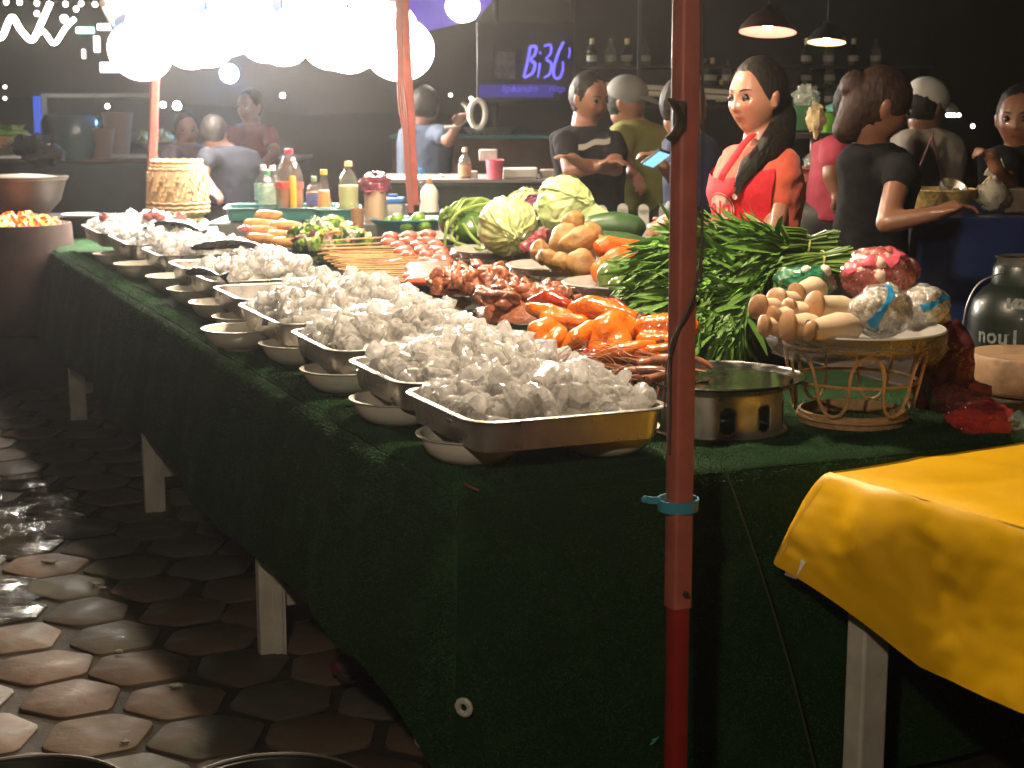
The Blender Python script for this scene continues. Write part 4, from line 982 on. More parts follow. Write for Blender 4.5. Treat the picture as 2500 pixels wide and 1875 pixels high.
def tubeveg(name, p, rr, m, l, cat, g=None):
    pts = spline([atY(*q) for q in p], 6); N = len(pts); c = pts[0].copy()
    rads = [float(np.interp(i / (N - 1), np.linspace(0, 1, len(rr)), rr)) for i in range(N)]
    o = MB().tube(pts, rads, 18).build(name, m, off=c, loc=c); tag(o, l, cat, g); return o
tubeveg('gourd', [(1432, 558, 5.6), (1440, 555, 5.6), (1500, 551, 5.6), (1550, 559, 5.6), (1570, 570, 5.6)], (.014, .040, .050, .046, .020), GOU, 'dark green gourd lying uppermost behind the carrots', 'gourd', 'gourds')
tubeveg('gourd', [(1440, 592, 5.4), (1450, 590, 5.4), (1530, 596, 5.4), (1600, 604, 5.4)], (.014, .040, .040, .020), GOU, 'dark green gourd below the uppermost one, behind the carrots', 'gourd', 'gourds')
tubeveg('cucumber', [(1475, 700, 4.72), (1480, 672, 4.74), (1510, 652, 4.78), (1580, 648, 4.85)], (.016, .030, .033, .02), CUC, 'green cucumber bending over the rim of the wrapped tray', 'cucumber', 'cucumbers')
tubeveg('cucumber', [(1490, 712, 4.66), (1505, 700, 4.66), (1550, 690, 4.68), (1610, 690, 4.7)], (.010, .030, .033, .02), CUC, 'green cucumber lying at the front of its tray', 'cucumber', 'cucumbers')
tubeveg('cucumber', [(1500, 690, 4.8), (1520, 676, 4.8), (1600, 670, 4.8)], (.012, .034, .03), CUC, 'green cucumber between the other two', 'cucumber', 'cucumbers')
# long beans and green papaya
BEAN = mat('long_bean', (.26, .38, .10), .42, var=.25, vscale=20, coat=.2); objtint(BEAN, .25)
PAP = mat('green_papaya', (.07, .16, .03), .25, var=.35, vscale=12, coat=.5)
o = MB().ell((0, 0, 0), (.085, .08, .065), 24, 16, nz=.12, nf=1.3).build('green_papaya', PAP, loc=atY(1150, 556, 6.3)); tag(o, 'dark green papaya under the long beans', 'papaya')
o = MB().ell((0, 0, 0), (.05, .05, .055), 24, 16, nz=.12, nf=1.3, seed=5).build('green_papaya', PAP, loc=atY(1098, 540, 6.35)); tag(o, 'small round green papaya left of the long beans', 'papaya')
bt = thing('long_bean_bundle', 'bundle of pale green long beans draped over its tray', 'long beans', atY(1160, 500, 6.4))
for k in range(64):
    u = rnd.random(); x0 = 1085 + 40 * rnd.random(); y0 = 505 + 60 * rnd.random()
    p = [(x0 - 3, y0 + rnd.uniform(0, 60) * (k % 4 == 0), 6.25 + rnd.uniform(-.05, .05)), (x0 + 20, 505 + rnd.uniform(-15, 30), 6.3), (1160 + rnd.uniform(-10, 20), 492 + rnd.uniform(-8, 32), 6.35), (1215, 500 + rnd.uniform(-6, 35), 6.4), (1262 + rnd.uniform(-15, 25), 508 + rnd.uniform(-5, 40), 6.42)]
    MB().tube(spline([atY(*q) - bt.location for q in p], 5), .0052 if k % 3 else .0065, 6).build('long_bean', BEAN, bt)
for k, p in enumerate([[(1085, 600, 6.2), (1092, 555, 6.2), (1125, 515, 6.22), (1190, 498, 6.3), (1230, 505, 6.3)], [(1180, 608, 6.05), (1150, 604, 6.08), (1110, 590, 6.12), (1098, 576, 6.15)], [(1180, 608, 6.05), (1200, 596, 6.0), (1218, 560, 6.0), (1222, 515, 6.0), (1226, 500, 6.0)], [(1150, 530, 6.1), (1165, 560, 6.1), (1190, 590, 6.1)], [(1170, 535, 6.1), (1195, 560, 6.1), (1215, 580, 6.1)], [(1130, 545, 6.1), (1150, 575, 6.1), (1172, 596, 6.1)]]):
    MB().tube(spline([atY(*q) - bt.location for q in p], 6), .0065, 6).build('long_bean', BEAN, bt)
# ------------------------------------------------------------------ leafy greens
LEAF = mat('water_spinach_leaf', (.17, .37, .055), .45, var=.35, vscale=30, sheen=.1); objtint(LEAF, .45)
STEMM = mat('water_spinach_stem', (.17, .30, .06), .4, var=.25, vscale=20, coat=.2); objtint(STEMM, .3)
YEL = mat('bamboo_tie', (.50, .48, .16), .6)
def leafmesh(k):
    rr = random.Random(k); L = rr.uniform(.08, .13); w = rr.uniform(.0065, .0115); bend = rr.uniform(.10, .5); tw = rr.uniform(-.6, .6)
    def fn(u, v):
        s = (u - .5) * 2; ww = w * math.sin(math.pi * min(.985, .06 + v * .94)) ** .55 * (1 - .45 * v)
        x = L * v; z = -bend * L * v * v + abs(s) * ww * .45; a = tw * v
        return Vector((x, s * ww * math.cos(a) - 0, z + s * ww * math.sin(a)))
    return MB().grid(fn, 2, 7).mesh('leaf', LEAF, ang=180)
LM = [leafmesh(k) for k in range(10)]
poly = [(1600, 620), (1630, 590), (1690, 565), (1760, 562), (1860, 572), (1930, 590), (1910, 660), (1870, 690), (1850, 735), (1810, 815), (1762, 848), (1720, 800), (1640, 800), (1600, 800), (1560, 770), (1570, 700)]
def inpoly(x, y):
    c = False; n = len(poly); j = n - 1
    for i in range(n):
        xi, yi = poly[i]; xj, yj = poly[j]
        if (yi > y) != (yj > y) and x < (xj - xi) * (y - yi) / (yj - yi) + xi: c = not c
        j = i
    return c
bunches = [thing('water_spinach_bunch', l, 'leafy greens', atY(px, py, Y), 0, 'bunches of leafy greens') for l, px, py, Y in [('bunch of long leafy greens lying behind the red pole, its leaves reaching left', 1600, 660, 4.4), ('upper bunch of leafy greens tied at its stem end near the vendor', 1800, 610, 4.55), ('lower bunch of leafy greens, its leaves hanging down beside the mushrooms', 1780, 720, 4.25)]]
stuffL = MB(); n = 0; cnt = 0
O1, O2 = (1930, 605), (1900, 655)
while n < 3300:
    x = rnd.uniform(1485, 1935); y = rnd.uniform(555, 850)
    if not inpoly(x, y): continue
    n += 1
    bi = 2 if (y > 700 and x > 1650) or (y > 670 and x > 1780) else (0 if x < 1660 else 1)
    O = O2 if bi == 2 else O1
    dx, dy = x - O[0], y - O[1]; th = math.atan2(dy, dx)
    if bi == 0: th = math.pi - .45 + (y - 640) / 260 * -.2
    if bi == 0: th = math.atan2(.35 + (y - 620) / 260, -1)
    th += rnd.gauss(0, .42)
    f = (y - 560) / 290
    Y = 4.52 - .40 * f + (rnd.random() ** 2) * .20 - .05 * math.sin(x * .02)
    L0 = atY(x, y, Y)
    if L0.z < TH + .03: L0.z = TH + .03
    d = Vector((math.cos(th), rnd.gauss(-.25, .3), -math.sin(th))).normalized()
    M = d.to_track_quat('X', 'Z').to_matrix().to_4x4() @ Matrix.Rotation(rnd.gauss(0, .7), 4, 'X')
    s = rnd.uniform(.7, 1.25); k = rnd.randrange(10)
    if rnd.random() < .13 and cnt < 290 and Y < 4.52 - .40 * f + .03:
        cnt += 1; o = meshobj('leaf', LM[k], bunches[bi], L0 - bunches[bi].location, M.to_euler(), s)
    else:
        stuffL.add([v.co for v in LM[k].vertices], [tuple(q.vertices) for q in LM[k].polygons], Matrix.Translation(L0) @ M @ Matrix.Scale(s, 4))
o = stuffL.build('leaves', LEAF, bunches[1], ang=180, off=bunches[1].location); o['kind'] = 'stuff'
for bi, (A, B, Y, spread, nst) in ((1, ((1850, 598), (2045, 600), 4.66, 46, 110)), (2, ((1840, 680), (2080, 640), 4.5, 40, 80))):
    mb = MB(); mb.cur = 0
    for k in range(nst):
        e = rnd.uniform(-1, 1); q = rnd.uniform(-1, 1)
        p = [(A[0] + rnd.uniform(-60, 40), A[1] + e * spread, Y + q * .05 - .05), (A[0] * .45 + B[0] * .55, A[1] * .4 + B[1] * .6 + e * spread * .8 - 6, Y + q * .05), (B[0] - 75, B[1] + e * 22, Y + q * .035), (B[0] + rnd.uniform(-30, 10), B[1] + e * 40, Y + q * .05)]
        mb.tube(spline([atY(*c) - bunches[bi].location for c in p], 4), rnd.uniform(.0022, .0036), 5)
    o = mb.build('stems', STEMM, bunches[bi]); o['kind'] = 'stuff'
    c0 = atY(B[0] - 75, B[1], Y) - bunches[bi].location
    MB().tube([c0 + Vector((.004 * math.sin(a), .04 * math.cos(a), .032 * math.sin(a))) for a in [i * 2 * math.pi / 20 for i in range(20)]], .003, 5, closed=True).build('tie', YEL, bunches[bi])
# upright sprig tips in front of the apron
for k, p in enumerate([[(1790, 590, 4.6), (1798, 560, 4.6), (1790, 525, 4.6)], [(1750, 560, 4.5), (1735, 530, 4.5), (1712, 505, 4.5)], [(1880, 580, 4.6), (1850, 575, 4.6), (1820, 560, 4.6)]]):
    MB().tube(spline([atY(*q) - bunches[1].location for q in p], 4), [.005] * 8 + [.001], 5, flat=.3).build('leaf_tip', LEAF, bunches[1])
o = MB().box((0, 0, 0), (.40, .24, .10)).build('plastic_crate', BLACKP, loc=T(1.16, 1.22, TH + .06), rot=(0, 0, TROT), bevel=.01); tag(o, 'black crate hidden under the leafy greens', 'crate')
# ------------------------------------------------------------------ mushroom stand
mc = Vector((2083 - 1250, 0, 0)); mpos = atY(2085, 900, 3.69); mpos.z = TH + .006
mt_ = thing('rattan_stand', 'largest rattan stand, with looped cane sides, carrying the mushrooms', 'stand', mpos, .25)
rattan(mt_, .165, .188, loops=6); wrapped_tray(mt_, .205, .198, seed=21, skirt=.042)
KOS = mat('oyster_mushroom_stem', (.74, .56, .38), .5, var=.12, vscale=18, bump=.1, bscale=60, sss=0)
KOC = mat('oyster_mushroom_cap', (.40, .22, .11), .42, var=.25, vscale=22)
ML = ['big king mushroom facing the camera with a round tan cap', 'king mushroom left of the big one, cap leaning left', 'king mushroom with a tall thin cap seen edge-on', 'king mushroom lying lowest at the front rim', 'king mushroom at the back left with a dark brown cap', 'king mushroom behind, cap split open', 'leftmost king mushroom touching the greens', 'small king mushroom with its round cap on top', 'king mushroom lying under the edge-on one']
for k, (cx, cyy, sx, sy, Y, r, sr) in enumerate([(1985, 748, 2085, 775, 3.62, .031, .032), (1890, 775, 1985, 762, 3.60, .024, .022), (1922, 795, 2000, 800, 3.55, .028, .026), (1978, 808, 2095, 798, 3.52, .020, .028), (1895, 728, 1960, 745, 3.72, .024, .020), (1945, 718, 2010, 706, 3.76, .022, .026), (1850, 748, 1905, 765, 3.66, .024, .023), (1925, 748, 1990, 770, 3.62, .018, .018), (1865, 795, 1950, 800, 3.58, .021, .022)]):
    p0 = atY(cx, cyy, Y); p1 = atY(sx, sy, Y + .05); t = thing('king_mushroom', ML[k], 'mushroom', p0, 0, 'king mushrooms on the wrapped tray')
    d = (p1 - p0); L = d.length; q = (-d).normalized().to_track_quat('Z', 'Y')
    r *= 1.2; sr *= 1.3
    MB().lathe([(0, -L), (sr * .55, -L + .002), (sr * .9, -L + .02), (sr, -L * .6), (sr * .78, -L * .25), (sr * .62, -.008), (sr * .7, 0)], 20, wob=lambda a, rr, z, j: (rr * (1 + .06 * math.sin(a * 2 + k)), z)).build('stem', KOS, t, rot=q.to_euler())
    MB().lathe([(0, .010), (r * .6, .009), (r * .95, .003), (r, -.003), (r * .9, -.008), (r * .6, -.006), (0, -.004)], 22, wob=lambda a, rr, z, j: (rr * (1 + .07 * math.sin(a * 2 + k * 2)), z + .10 * rr * math.sin(a + k))).build('cap', KOC, t, rot=q.to_euler())
BUT = mat('white_mushroom', (.74, .68, .56), .45, var=.1, vscale=40)
BLUEP = mat('blue_bag_print', (.02, .27, .55), .3); PINKP = mat('pink_bag_print', (.80, .12, .18), .35); GREENP = mat('green_bag_print', (.02, .22, .12), .4)
def bag(name, lbl, cat, px, py, Y, r, fm, n, content, stripe, smat, seed, cr=.0088, g=None):
    c = atY(px, py, Y); t = thing(name, lbl, cat, c, 0, g)
    def dent(q): return 1 + .16 * mn.noise(q * 2.1 + Vector((seed, 0, 0))) + .06 * mn.noise(q * 6 + Vector((0, seed, 0)))
    def sph(th, ph, k=1.0):
        q = Vector((math.sin(th) * math.cos(ph), math.sin(th) * math.sin(ph), math.cos(th))); d = dent(q) * k
        return Vector((q.x * r[0] * d, q.y * r[1] * d, q.z * r[2] * d))
    mb = MB(); mb.grid(lambda u, v: sph(math.pi * (.02 + .96 * v), 2 * math.pi * u), 56, 34); mb.build('bag_film', fm, t, ang=180)
    mb = MB(); rr = random.Random(seed)
    for k in range(n):
        th = math.acos(rr.uniform(-.9, 1)); ph = rr.uniform(0, 6.28); p = sph(th, ph, rr.uniform(.5, .84)); s = rr.uniform(.8, 1.3) * cr
        mb.ell(p, (s, s, s * rr.uniform(.8, 1.5)), 8, 6, rot=(rr.uniform(0, 3), rr.uniform(0, 3), 0))
    mb.ell((0, 0, -.1 * r[2]), (r[0] * .72, r[1] * .72, r[2] * .7), 14, 10, nz=.2)
    o = mb.build(content, BUT if cat != 'garlic' else mat('garlic_cloves', (.70, .50, .42), .4, var=.2, vscale=40), t); o['kind'] = 'stuff'
    for (th0, ph0, th1, ph1, w) in stripe:
        def sf(u, v):
            th = th0 + (th1 - th0) * u; ph = ph0 + (ph1 - ph0) * u
            ww = w * (.35 + 1.3 * abs(u - .5))
            return sph(th + (v - .5) * ww, ph + (v - .5) * ww * .6, 1.018)
        MB().grid(sf, 24, 4).build('printed_stripe', smat, t, ang=180)
    return t
PI2 = math.pi
bag('mushroom_bag', 'clear bag of small white mushrooms with a blue printed stripe, nearer of the two', 'bag', 2150, 760, 3.62, (.072, .055, .062), BAGC, 300, 'white_mushrooms', [(.15, -1.0, 2.1, -2.05, .42)], BLUEP, 11, g='bags of white mushrooms')
bag('mushroom_bag', 'clear bag of white mushrooms with a blue stripe, at the right end of the tray', 'bag', 2258, 752, 3.78, (.062, .05, .056), BAGC, 240, 'white_mushrooms', [(.9, -.55, 1.5, -1.9, .36)], BLUEP, 17, g='bags of white mushrooms')
bag('garlic_bag', 'pink and clear bag of garlic standing highest above the mushrooms', 'garlic', 2147, 668, 3.9, (.098, .075, .066), BAGP, 140, 'garlic_bulbs', [(.9, -1.9, 1.35, -2.75, .45), (.45, -.6, 1.0, -1.6, .5)], PINKP, 23, .015)
bag('greens_bag', 'dark green bag of dried brown mushrooms behind the king mushrooms', 'bag', 1965, 690, 3.85, (.075, .05, .045), film('green_bag', (.3, .7, .5), .3, (.02, .20, .10), .3), 40, 'dried_mushrooms', [(.8, -1.2, 1.4, -2.2, .3)], GREENP, 31, .014)
for k, (x, y, s) in enumerate([(2128, 745, .020)]):
    pass
# garlic bag / red bags at the right
def sack(name, lbl, px, py, Y, r, m, seed, cat='bag', nz=.3):
    c = atY(px, py, Y); o = MB().ell((0, 0, 0), r, 48, 30, nz=nz, nf=1.8, seed=seed).build(name, m, loc=c, ang=180); disp(o, .02, .035, 'CLOUDS'); disp(o, .012, .012); return tag(o, lbl, cat)
s1 = sack('plastic_bag', 'tall maroon translucent plastic bag behind the mushroom stand', 2300, 900, 3.86, (.070, .055, .122), BAGM, 3)
MB().ell((0, 0, -.03), (.045, .035, .07), 14, 10, nz=.3).build('contents', mat('dim_contents', (.10, .04, .04), .6, var=.4), s1)
tubeb = spline([Vector((.02, 0, .11)), Vector((.05, 0, .10)), Vector((.07, 0, .06)), Vector((.075, 0, .02))], 5)
MB().tube(tubeb, .008, 8, flat=.4).build('bag_handle', BAGM, s1)
s2 = sack('plastic_bag', 'crumpled bright red plastic bag lying at the yellow tarpaulin', 2395, 1035, 3.62, (.085, .07, .052), BAGR, 9)
MB().ell((0, 0, -.01), (.065, .05, .035), 14, 10, nz=.5, seed=4).build('contents', mat('red_contents', (.50, .09, .07), .5, var=.5, vscale=40), s2)
s3 = sack('plastic_bag', 'thin reddish bag of garlic slumped behind the bright red bag', 2345, 975, 3.82, (.075, .06, .05), film('thin_pink', (.8, .4, .4), .25, (.4, .12, .12), .3), 13)
MB().ell((0, 0, -.01), (.055, .045, .03), 14, 10, nz=.5, seed=2).build('contents', mat('garlic_dim', (.30, .16, .12), .5, var=.4, vscale=40), s3)
s4 = sack('plastic_bag', 'small grey green plastic bag at the right edge on the turf', 2488, 1050, 3.58, (.035, .04, .04), film('grey_bag', (.7, .8, .75), .4, (.22, .28, .24), .3), 19)
# ------------------------------------------------------------------ people
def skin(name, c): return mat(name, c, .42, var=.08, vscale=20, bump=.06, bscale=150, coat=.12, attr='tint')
SK1 = skin('skin_warm', (.43, .20, .135)); SK2 = skin('skin_tan_dimmed', (.21, .095, .058)); SK3 = skin('skin_far_dimmed', (.15, .065, .045))  # darker skins are toned down to stand in for dim light
HAIR = mat('black_hair', (.010, .007, .006), .6, var=.4, vscale=60, bump=.4, bscale=45, spec=.25)
HAIRR = mat('dark_brown_hair', (.025, .011, .008), .6, var=.4, vscale=60, spec=.25, bump=.4, bscale=45)
EYEW = mat('eye_white', (.6, .56, .52), .2); IRIS = mat('dark_iris', (.02, .012, .01), .12)
def g2(x, s): return math.exp(-(x / s) ** 2)
def head_geo(mb, M):
    nu, nv = 72, 56; V = []; F = []
    for j in range(nv + 1):
        th = math.pi * (.5 if False else 1) * j / nv
        for i in range(nu):
            a = 2 * math.pi * i / nu; q = Vector((math.sin(th) * math.sin(a), -math.sin(th) * math.cos(a), math.cos(th)))
            x, y, z = q.x * .074, q.y * .092, q.z * .114
            if z < 0:
                t = -z / .114; x *= 1 - .30 * t ** 1.7; y *= (1 - .42 * t) if y > 0 else (1 + .0 * t); y -= .004 * t
            if y < 0:
                y *= 1 - .08 * g2(x, .03)
                ax = abs(x); b = 0
                b += .017 * g2(x, .0115) * g2(z + .020, .012) + .011 * g2(x, .008) * g2(z - .004, .020)
                b += .007 * g2(ax - .013, .007) * g2(z + .024, .008)
                b -= .010 * g2(ax - .030, .016) * g2(z - .010, .011)
                b += .004 * g2(ax - .028, .02) * g2(z - .030, .008)
                b += .006 * g2(ax - .042, .018) * g2(z + .020, .02)
                b += .0050 * g2(x, .019) * g2(z + .047, .005) + .0055 * g2(x, .016) * g2(z + .059, .0055) - .0035 * g2(x, .022) * g2(z + .0528, .0022)
                b += .006 * g2(x, .020) * g2(z + .089, .014) - .003 * g2(x, .02) * g2(z + .070, .006)
                y -= b
            V.append(Vector((x, y, z)))
    for j in range(nv):
        for i in range(nu): F.append((j * nu + i, (j + 1) * nu + i, (j + 1) * nu + (i + 1) % nu, j * nu + (i + 1) % nu))
    mb.add(V, F, M)
    for s in (-1, 1):
        mb.ell((s * .078, .006, -.004), (.007, .017, .030), 14, 10, M=M, rot=(0, s * .25, 0)); mb.ell((s * .080, .001, -.020), (.006, .009, .011), 10, 8, M=M)
def bake(o, extra_tint=None):
    bpy.context.view_layer.update()
    dg = bpy.context.evaluated_depsgraph_get(); me = bpy.data.meshes.new_from_object(o.evaluated_get(dg)); o.modifiers.clear(); o.data = me
    at = me.color_attributes.new('tint', 'FLOAT_COLOR', 'POINT'); n = len(me.vertices)
    co = np.empty(n * 3); me.vertices.foreach_get('co', co); co = co.reshape(-1, 3); col = np.ones((n, 4))
    if extra_tint: extra_tint(co, col)
    at.data.foreach_set('color', col.reshape(-1)); me.polygons.foreach_set('use_smooth', [True] * len(me.polygons)); return o
def face_tint(M):
    Mi = np.array(M.inverted())
    def f(co, col):
        h = np.c_[co, np.ones(len(co))] @ Mi.T; x, y, z = h[:, 0], h[:, 1], h[:, 2]; fr = (y < -.05)
        lip = np.exp(-(x / .021) ** 4) * np.exp(-((z + .053) / .0095) ** 4) * fr
        for k, v in enumerate((.80, .38, .40)): col[:, k] *= 1 - lip * (1 - v) * .8
        ck = np.exp(-((np.abs(x) - .042) / .018) ** 2) * np.exp(-((z + .02) / .02) ** 2) * fr
        for k, v in enumerate((1.04, .86, .86)): col[:, k] *= 1 - ck * (1 - v)
        gap = np.exp(-(x / .018) ** 4) * np.exp(-((z + .0528) / .0016) ** 2) * fr
        col[:, :3] *= (1 - .6 * gap)[:, None]
    return f
def face_parts(t, M, off, brow=HAIR, lid=.5, sk=SK1):
    T0 = Matrix.Translation(-Vector(off)) @ M
    for s in (-1, 1):
        e = MB().ell((s * .030, -.0735, .009), .0115, 14, 10, M=T0).build('eye', EYEW, t)
        MB().ell((s * .030 - .002, -.0832, .0040), (.0045, .003, .0045), 12, 8, M=T0).build('iris', IRIS, e)
        mb = MB(); mb.grid(lambda u, v: Vector((s * .030 + .0130 * math.cos(math.pi * u), -.0735 - .0130 * math.sin(math.pi * u) * math.cos(1.35 * v - .02), .0068 + .0150 * math.sin(math.pi * u) * math.sin(1.45 * v - .02))), 14, 8, M=T0); mb.build('eyelid', sk, t, ang=180)
        mb = MB(); mb.tube([(s * .030 + .0135 * math.cos(math.pi * u), -.0738 - .0134 * math.sin(math.pi * u), .0066) for u in [i / 10 for i in range(11)]], .0008, 5, M=T0); mb.build('eyelash', HAIR, t)
        mb = MB(); mb.tube([(s * (.014 + .034 * u), -.0855 + .020 * u ** 2.2, .0300 + .0045 * math.sin(u * 2.9)) for u in [i / 8 for i in range(9)]], [.0014, .0022, .0024, .0024, .0023, .002, .0017, .0013, .0008], 6, M=T0); mb.build('eyebrow', brow, t)
def hand(mb, p, d, s=1.0, curl=.4, side=1, up=Vector((0, 0, 1))):
    """palm at p pointing along d, five separate fingers"""
    d = Vector(d).normalized(); x = d.cross(up).normalized() * side; n = x.cross(d).normalized() * side
    mb.cap(p, .024 * s, p + d * .05 * s, .026 * s, 10); mb.cap(p + x * .018 * s, .016 * s, p + d * .06 * s + x * .022 * s, .015 * s, 8)
    for k, L in enumerate((.062, .072, .068, .052)):
        b = p + d * .070 * s + x * (.027 - .018 * k) * s; q = b + (d * math.cos(curl) - n * math.sin(curl)) * L * .55 * s; e = q + (d * math.cos(curl * 2.3) - n * math.sin(curl * 2.3)) * L * .5 * s
        mb.chain([b - d * .02 * s, q, e], [.0088 * s, .008 * s, .0066 * s], 8)
    b = p + d * .015 * s + x * .03 * s
    mb.chain([b, b + (d * .6 + x * .8).normalized() * .035 * s, b + (d * .95 + x * .4).normalized() * .06 * s], [.0115 * s, .0100 * s, .008 * s], 8)
def person(lbl, Y, head, yaw, pitch, tyaw, tor, arms, shirt, sk, hair, group=None, legs=None, vox=.011, hs=1.0, sleeve=.45, faceon=True, hairkind='short', pants=None, torY=0.0, deep=1.0, nohead=False):
    """head=(px,py); tor: list (px,py,rx,ry) from neck down; arms: list of chains [(px,py,Y)...] shoulder, elbow, wrist"""
    c = atY(head[0], head[1], Y); base = Vector((c.x, c.y, 0)); t = thing('person', lbl, 'person', base, 0, group)
    M = Matrix.Translation(c) @ Matrix.Rotation(R(yaw), 4, 'Z') @ Matrix.Rotation(R(pitch), 4, 'X') @ Matrix.Scale(hs, 4)
    body = MB(); head_geo(body, M)
    sl = 1.0 if 'coral' in lbl else .88
    secs = [(atY(x, y, Y + torY), rx * sl, ry * deep * sl) for x, y, rx, ry in tor]
    nb0 = M @ Vector((0, .022, -.07)); nb1 = secs[0][0] + Vector((0, 0, -.02))
    body.cap(nb0, .050 * hs, nb1, .060, 16)
    body.loft([(s[0], s[1] * .95, s[2] * .93) for s in secs], 28, R(tyaw))
    sh = MB(); sh.loft([(s[0], s[1] + .024, s[2] + .024) for s in secs[1:]], 32, R(tyaw))
    sh.loft([(secs[1][0], secs[1][1] + .022, secs[1][2] + .022), (secs[1][0].lerp(secs[0][0], .5), (secs[0][1] + secs[1][1]) / 2 + .022, (secs[0][2] + secs[1][2]) / 2 + .022), (secs[0][0] + Vector((0, 0, -.004)), secs[0][1] + .010, secs[0][2] + .010)], 32, R(tyaw))
    hands = []
    for ch in arms:
        P = [atY(*q) for q in ch[:3]]
        body.chain(P, [.044, .036, .025], 14)
        d = (atY(*ch[3]) - P[2]) if len(ch) > 3 else (P[2] - P[1])
        hand(body, P[2], d, 1.0, ch[4] if len(ch) > 4 else .5)
        e = P[0].lerp(P[1], sleeve); sh.chain([P[0], e], [.057, .055], 16)
        sh.cap(P[0], .054, secs[2][0].lerp(P[0], .4), .07)
    hip = secs[-1][0]
    pm_ = MB()
    rt = Vector((math.cos(R(tyaw)), math.sin(R(tyaw)), 0))
    for s in (-1, 1):
        a = hip + rt * .085 * s; k = Vector((a.x, a.y - .03, hip.z * .52)); f = Vector((a.x, a.y, .07)); ft = f + Vector((math.sin(R(tyaw)), -math.cos(R(tyaw)), 0)) * .14 - Vector((0, 0, .03))
        body.chain([a, k, f, ft], [.075, .055, .040, .035], 12); pm_.chain([a, k, f], [.090, .070, .058], 14)
    pm_.cap(hip + rt * .06, .10, hip - rt * .06, .10)
    o = body.build('body', sk, t, off=base, ang=180); remesh(o, vox, 2); bake(o, face_tint(Matrix.Translation(-base) @ M))
    so = sh.build('shirt', shirt, t, off=base, ang=180); remesh(so, max(vox, .009), 3); disp(so, .014, .12); disp(so, .010, .045)
    po = pm_.build('trousers', pants or DARK, t, off=base, ang=180); remesh(po, .014, 4)
    if faceon: face_parts(t, M, base, sk=sk)
    hm = MB()
    if hairkind != 'none':
        hm.ell((0, .019, .020), (.082, .092, .107), 28, 20, M=M, nz=.05, nf=4)
        if hairkind == 'long': hm.chain([M @ Vector((0, .06, .0)), M @ Vector((0, .075, -.09)), M @ Vector((0, .07, -.2))], [.07, .06, .04])
        if hairkind == 'bun': hm.ell((0, .10, .03), .05, 16, 12, M=M); hm.chain([M @ Vector((0, .05, 0)), M @ Vector((0, .07, -.10))], [.082, .05]); hm.ell((.0, -.01, .03), (.086, .075, .09), 20, 14, M=M)
        ho_ = hm.build('hair', hair, t, off=base, ang=180); remesh(ho_, .007, 2); disp(ho_, .006, .012)
    return t, M, base, secs
stretch(HAIR); stretch(HAIRR)
CORAL = mat('coral_cotton', (.66, .105, .060), .8, var=.12, vscale=10, bump=.7, bscale=16, sheen=.2)
APR = mat('red_apron_cloth', (.52, .008, .022), .75, var=.1, vscale=12, bump=.8, bscale=14)
DENIM = mat('dark_denim', (.02, .025, .045), .8, var=.3)
BLKC = mat('black_cotton', (.010, .010, .012), .9, spec=.1, var=.3, bump=.8, bscale=14)
# the vendor
tor = [(1856, 352, .060, .055), (1852, 388, .132, .074), (1850, 425, .150, .094), (1848, 470, .146, .112), (1850, 530, .128, .098), (1850, 600, .132, .095), (1852, 690, .160, .110)]
vd, VM, VB, VS = person('woman in a coral T-shirt and red apron behind the greens, looking to the left', 5.0, (1846, 240), -52, 6, -62, tor,
    [[(1914, 404, 4.93), (1882, 580, 4.84), (1668, 548, 4.74), (1630, 540, 4.72), .7], [(1800, 395, 5.12), (1760, 560, 5.1), (1690, 560, 5.0), (1650, 560, 4.9), .6]], CORAL, SK1, HAIR, vox=.0058, sleeve=.42, pants=DENIM, hairkind='none')
hm = MB(); hm.ell((0, .020, .021), (.083, .094, .109), 32, 22, M=VM)
hm.ell((0, .075, -.01), (.062, .05, .07), 20, 14, M=VM)
hm.chain([atY(1905, 285, 5.04), atY(1902, 335, 4.97), atY(1872, 378, 4.90), atY(1830, 408, 4.88), atY(1812, 436, 4.87), atY(1800, 462, 4.87)], [.052, .050, .044, .034, .022, .006], 16)
ho_ = hm.build('hair', HAIR, vd, off=VB, ang=180); remesh(ho_, .005, 4)
st_ = MB()
for k in range(26):
    p = [M_ for M_ in [atY(1895 + rnd.uniform(-12, 12), 330, 4.90), atY(1862 + rnd.uniform(-12, 14), 385 + rnd.uniform(-12, 12), 4.85), atY(1822 + rnd.uniform(-10, 12), 425 + rnd.uniform(-10, 10), 4.84), atY(1800 + rnd.uniform(-10, 12), 455 + rnd.uniform(-10, 25), 4.84)]]
    st_.tube([q - VB for q in spline(p, 5)], .0016, 4)
st_.build('loose_strands', HAIR, vd)
def tsurf(phi, z, extra):
    """point on the vendor's torso, phi 0 = front"""
    S_ = VS; k = 1
    while k < len(S_) - 2 and S_[k + 1][0].z > z: k += 1
    a, b = S_[k], S_[k + 1]; f = (a[0].z - z) / (a[0].z - b[0].z); c = a[0].lerp(b[0], f); rx = a[1] * (1 - f) + b[1] * f + extra; ry = a[2] * (1 - f) + b[2] * f + extra
    X = Vector((math.cos(R(-62)), math.sin(R(-62)), 0)); Yb = Vector((-X.y, X.x, 0))
    p = c + X * rx * math.sin(phi) - Yb * ry * math.cos(phi); p.z = z; return p
z0 = atY(1800, 432, 4.95).z; z1 = z0 - .62
MB().grid(lambda u, v: tsurf(-1.35 + 2.45 * u - (.0), z0 + (z1 - z0) * v - .02 * math.cos((u - .5) * 5) * (1 - v) + .015 * (1 - v), .034 + .012 * max(0, v - .2) + .005 * math.sin(u * 14 + v * 3) * v + .004 * mn.noise(Vector((u * 8, v * 8, 0)))) - VB, 40, 34).build('apron', APR, vd, ang=180)
mb = MB()
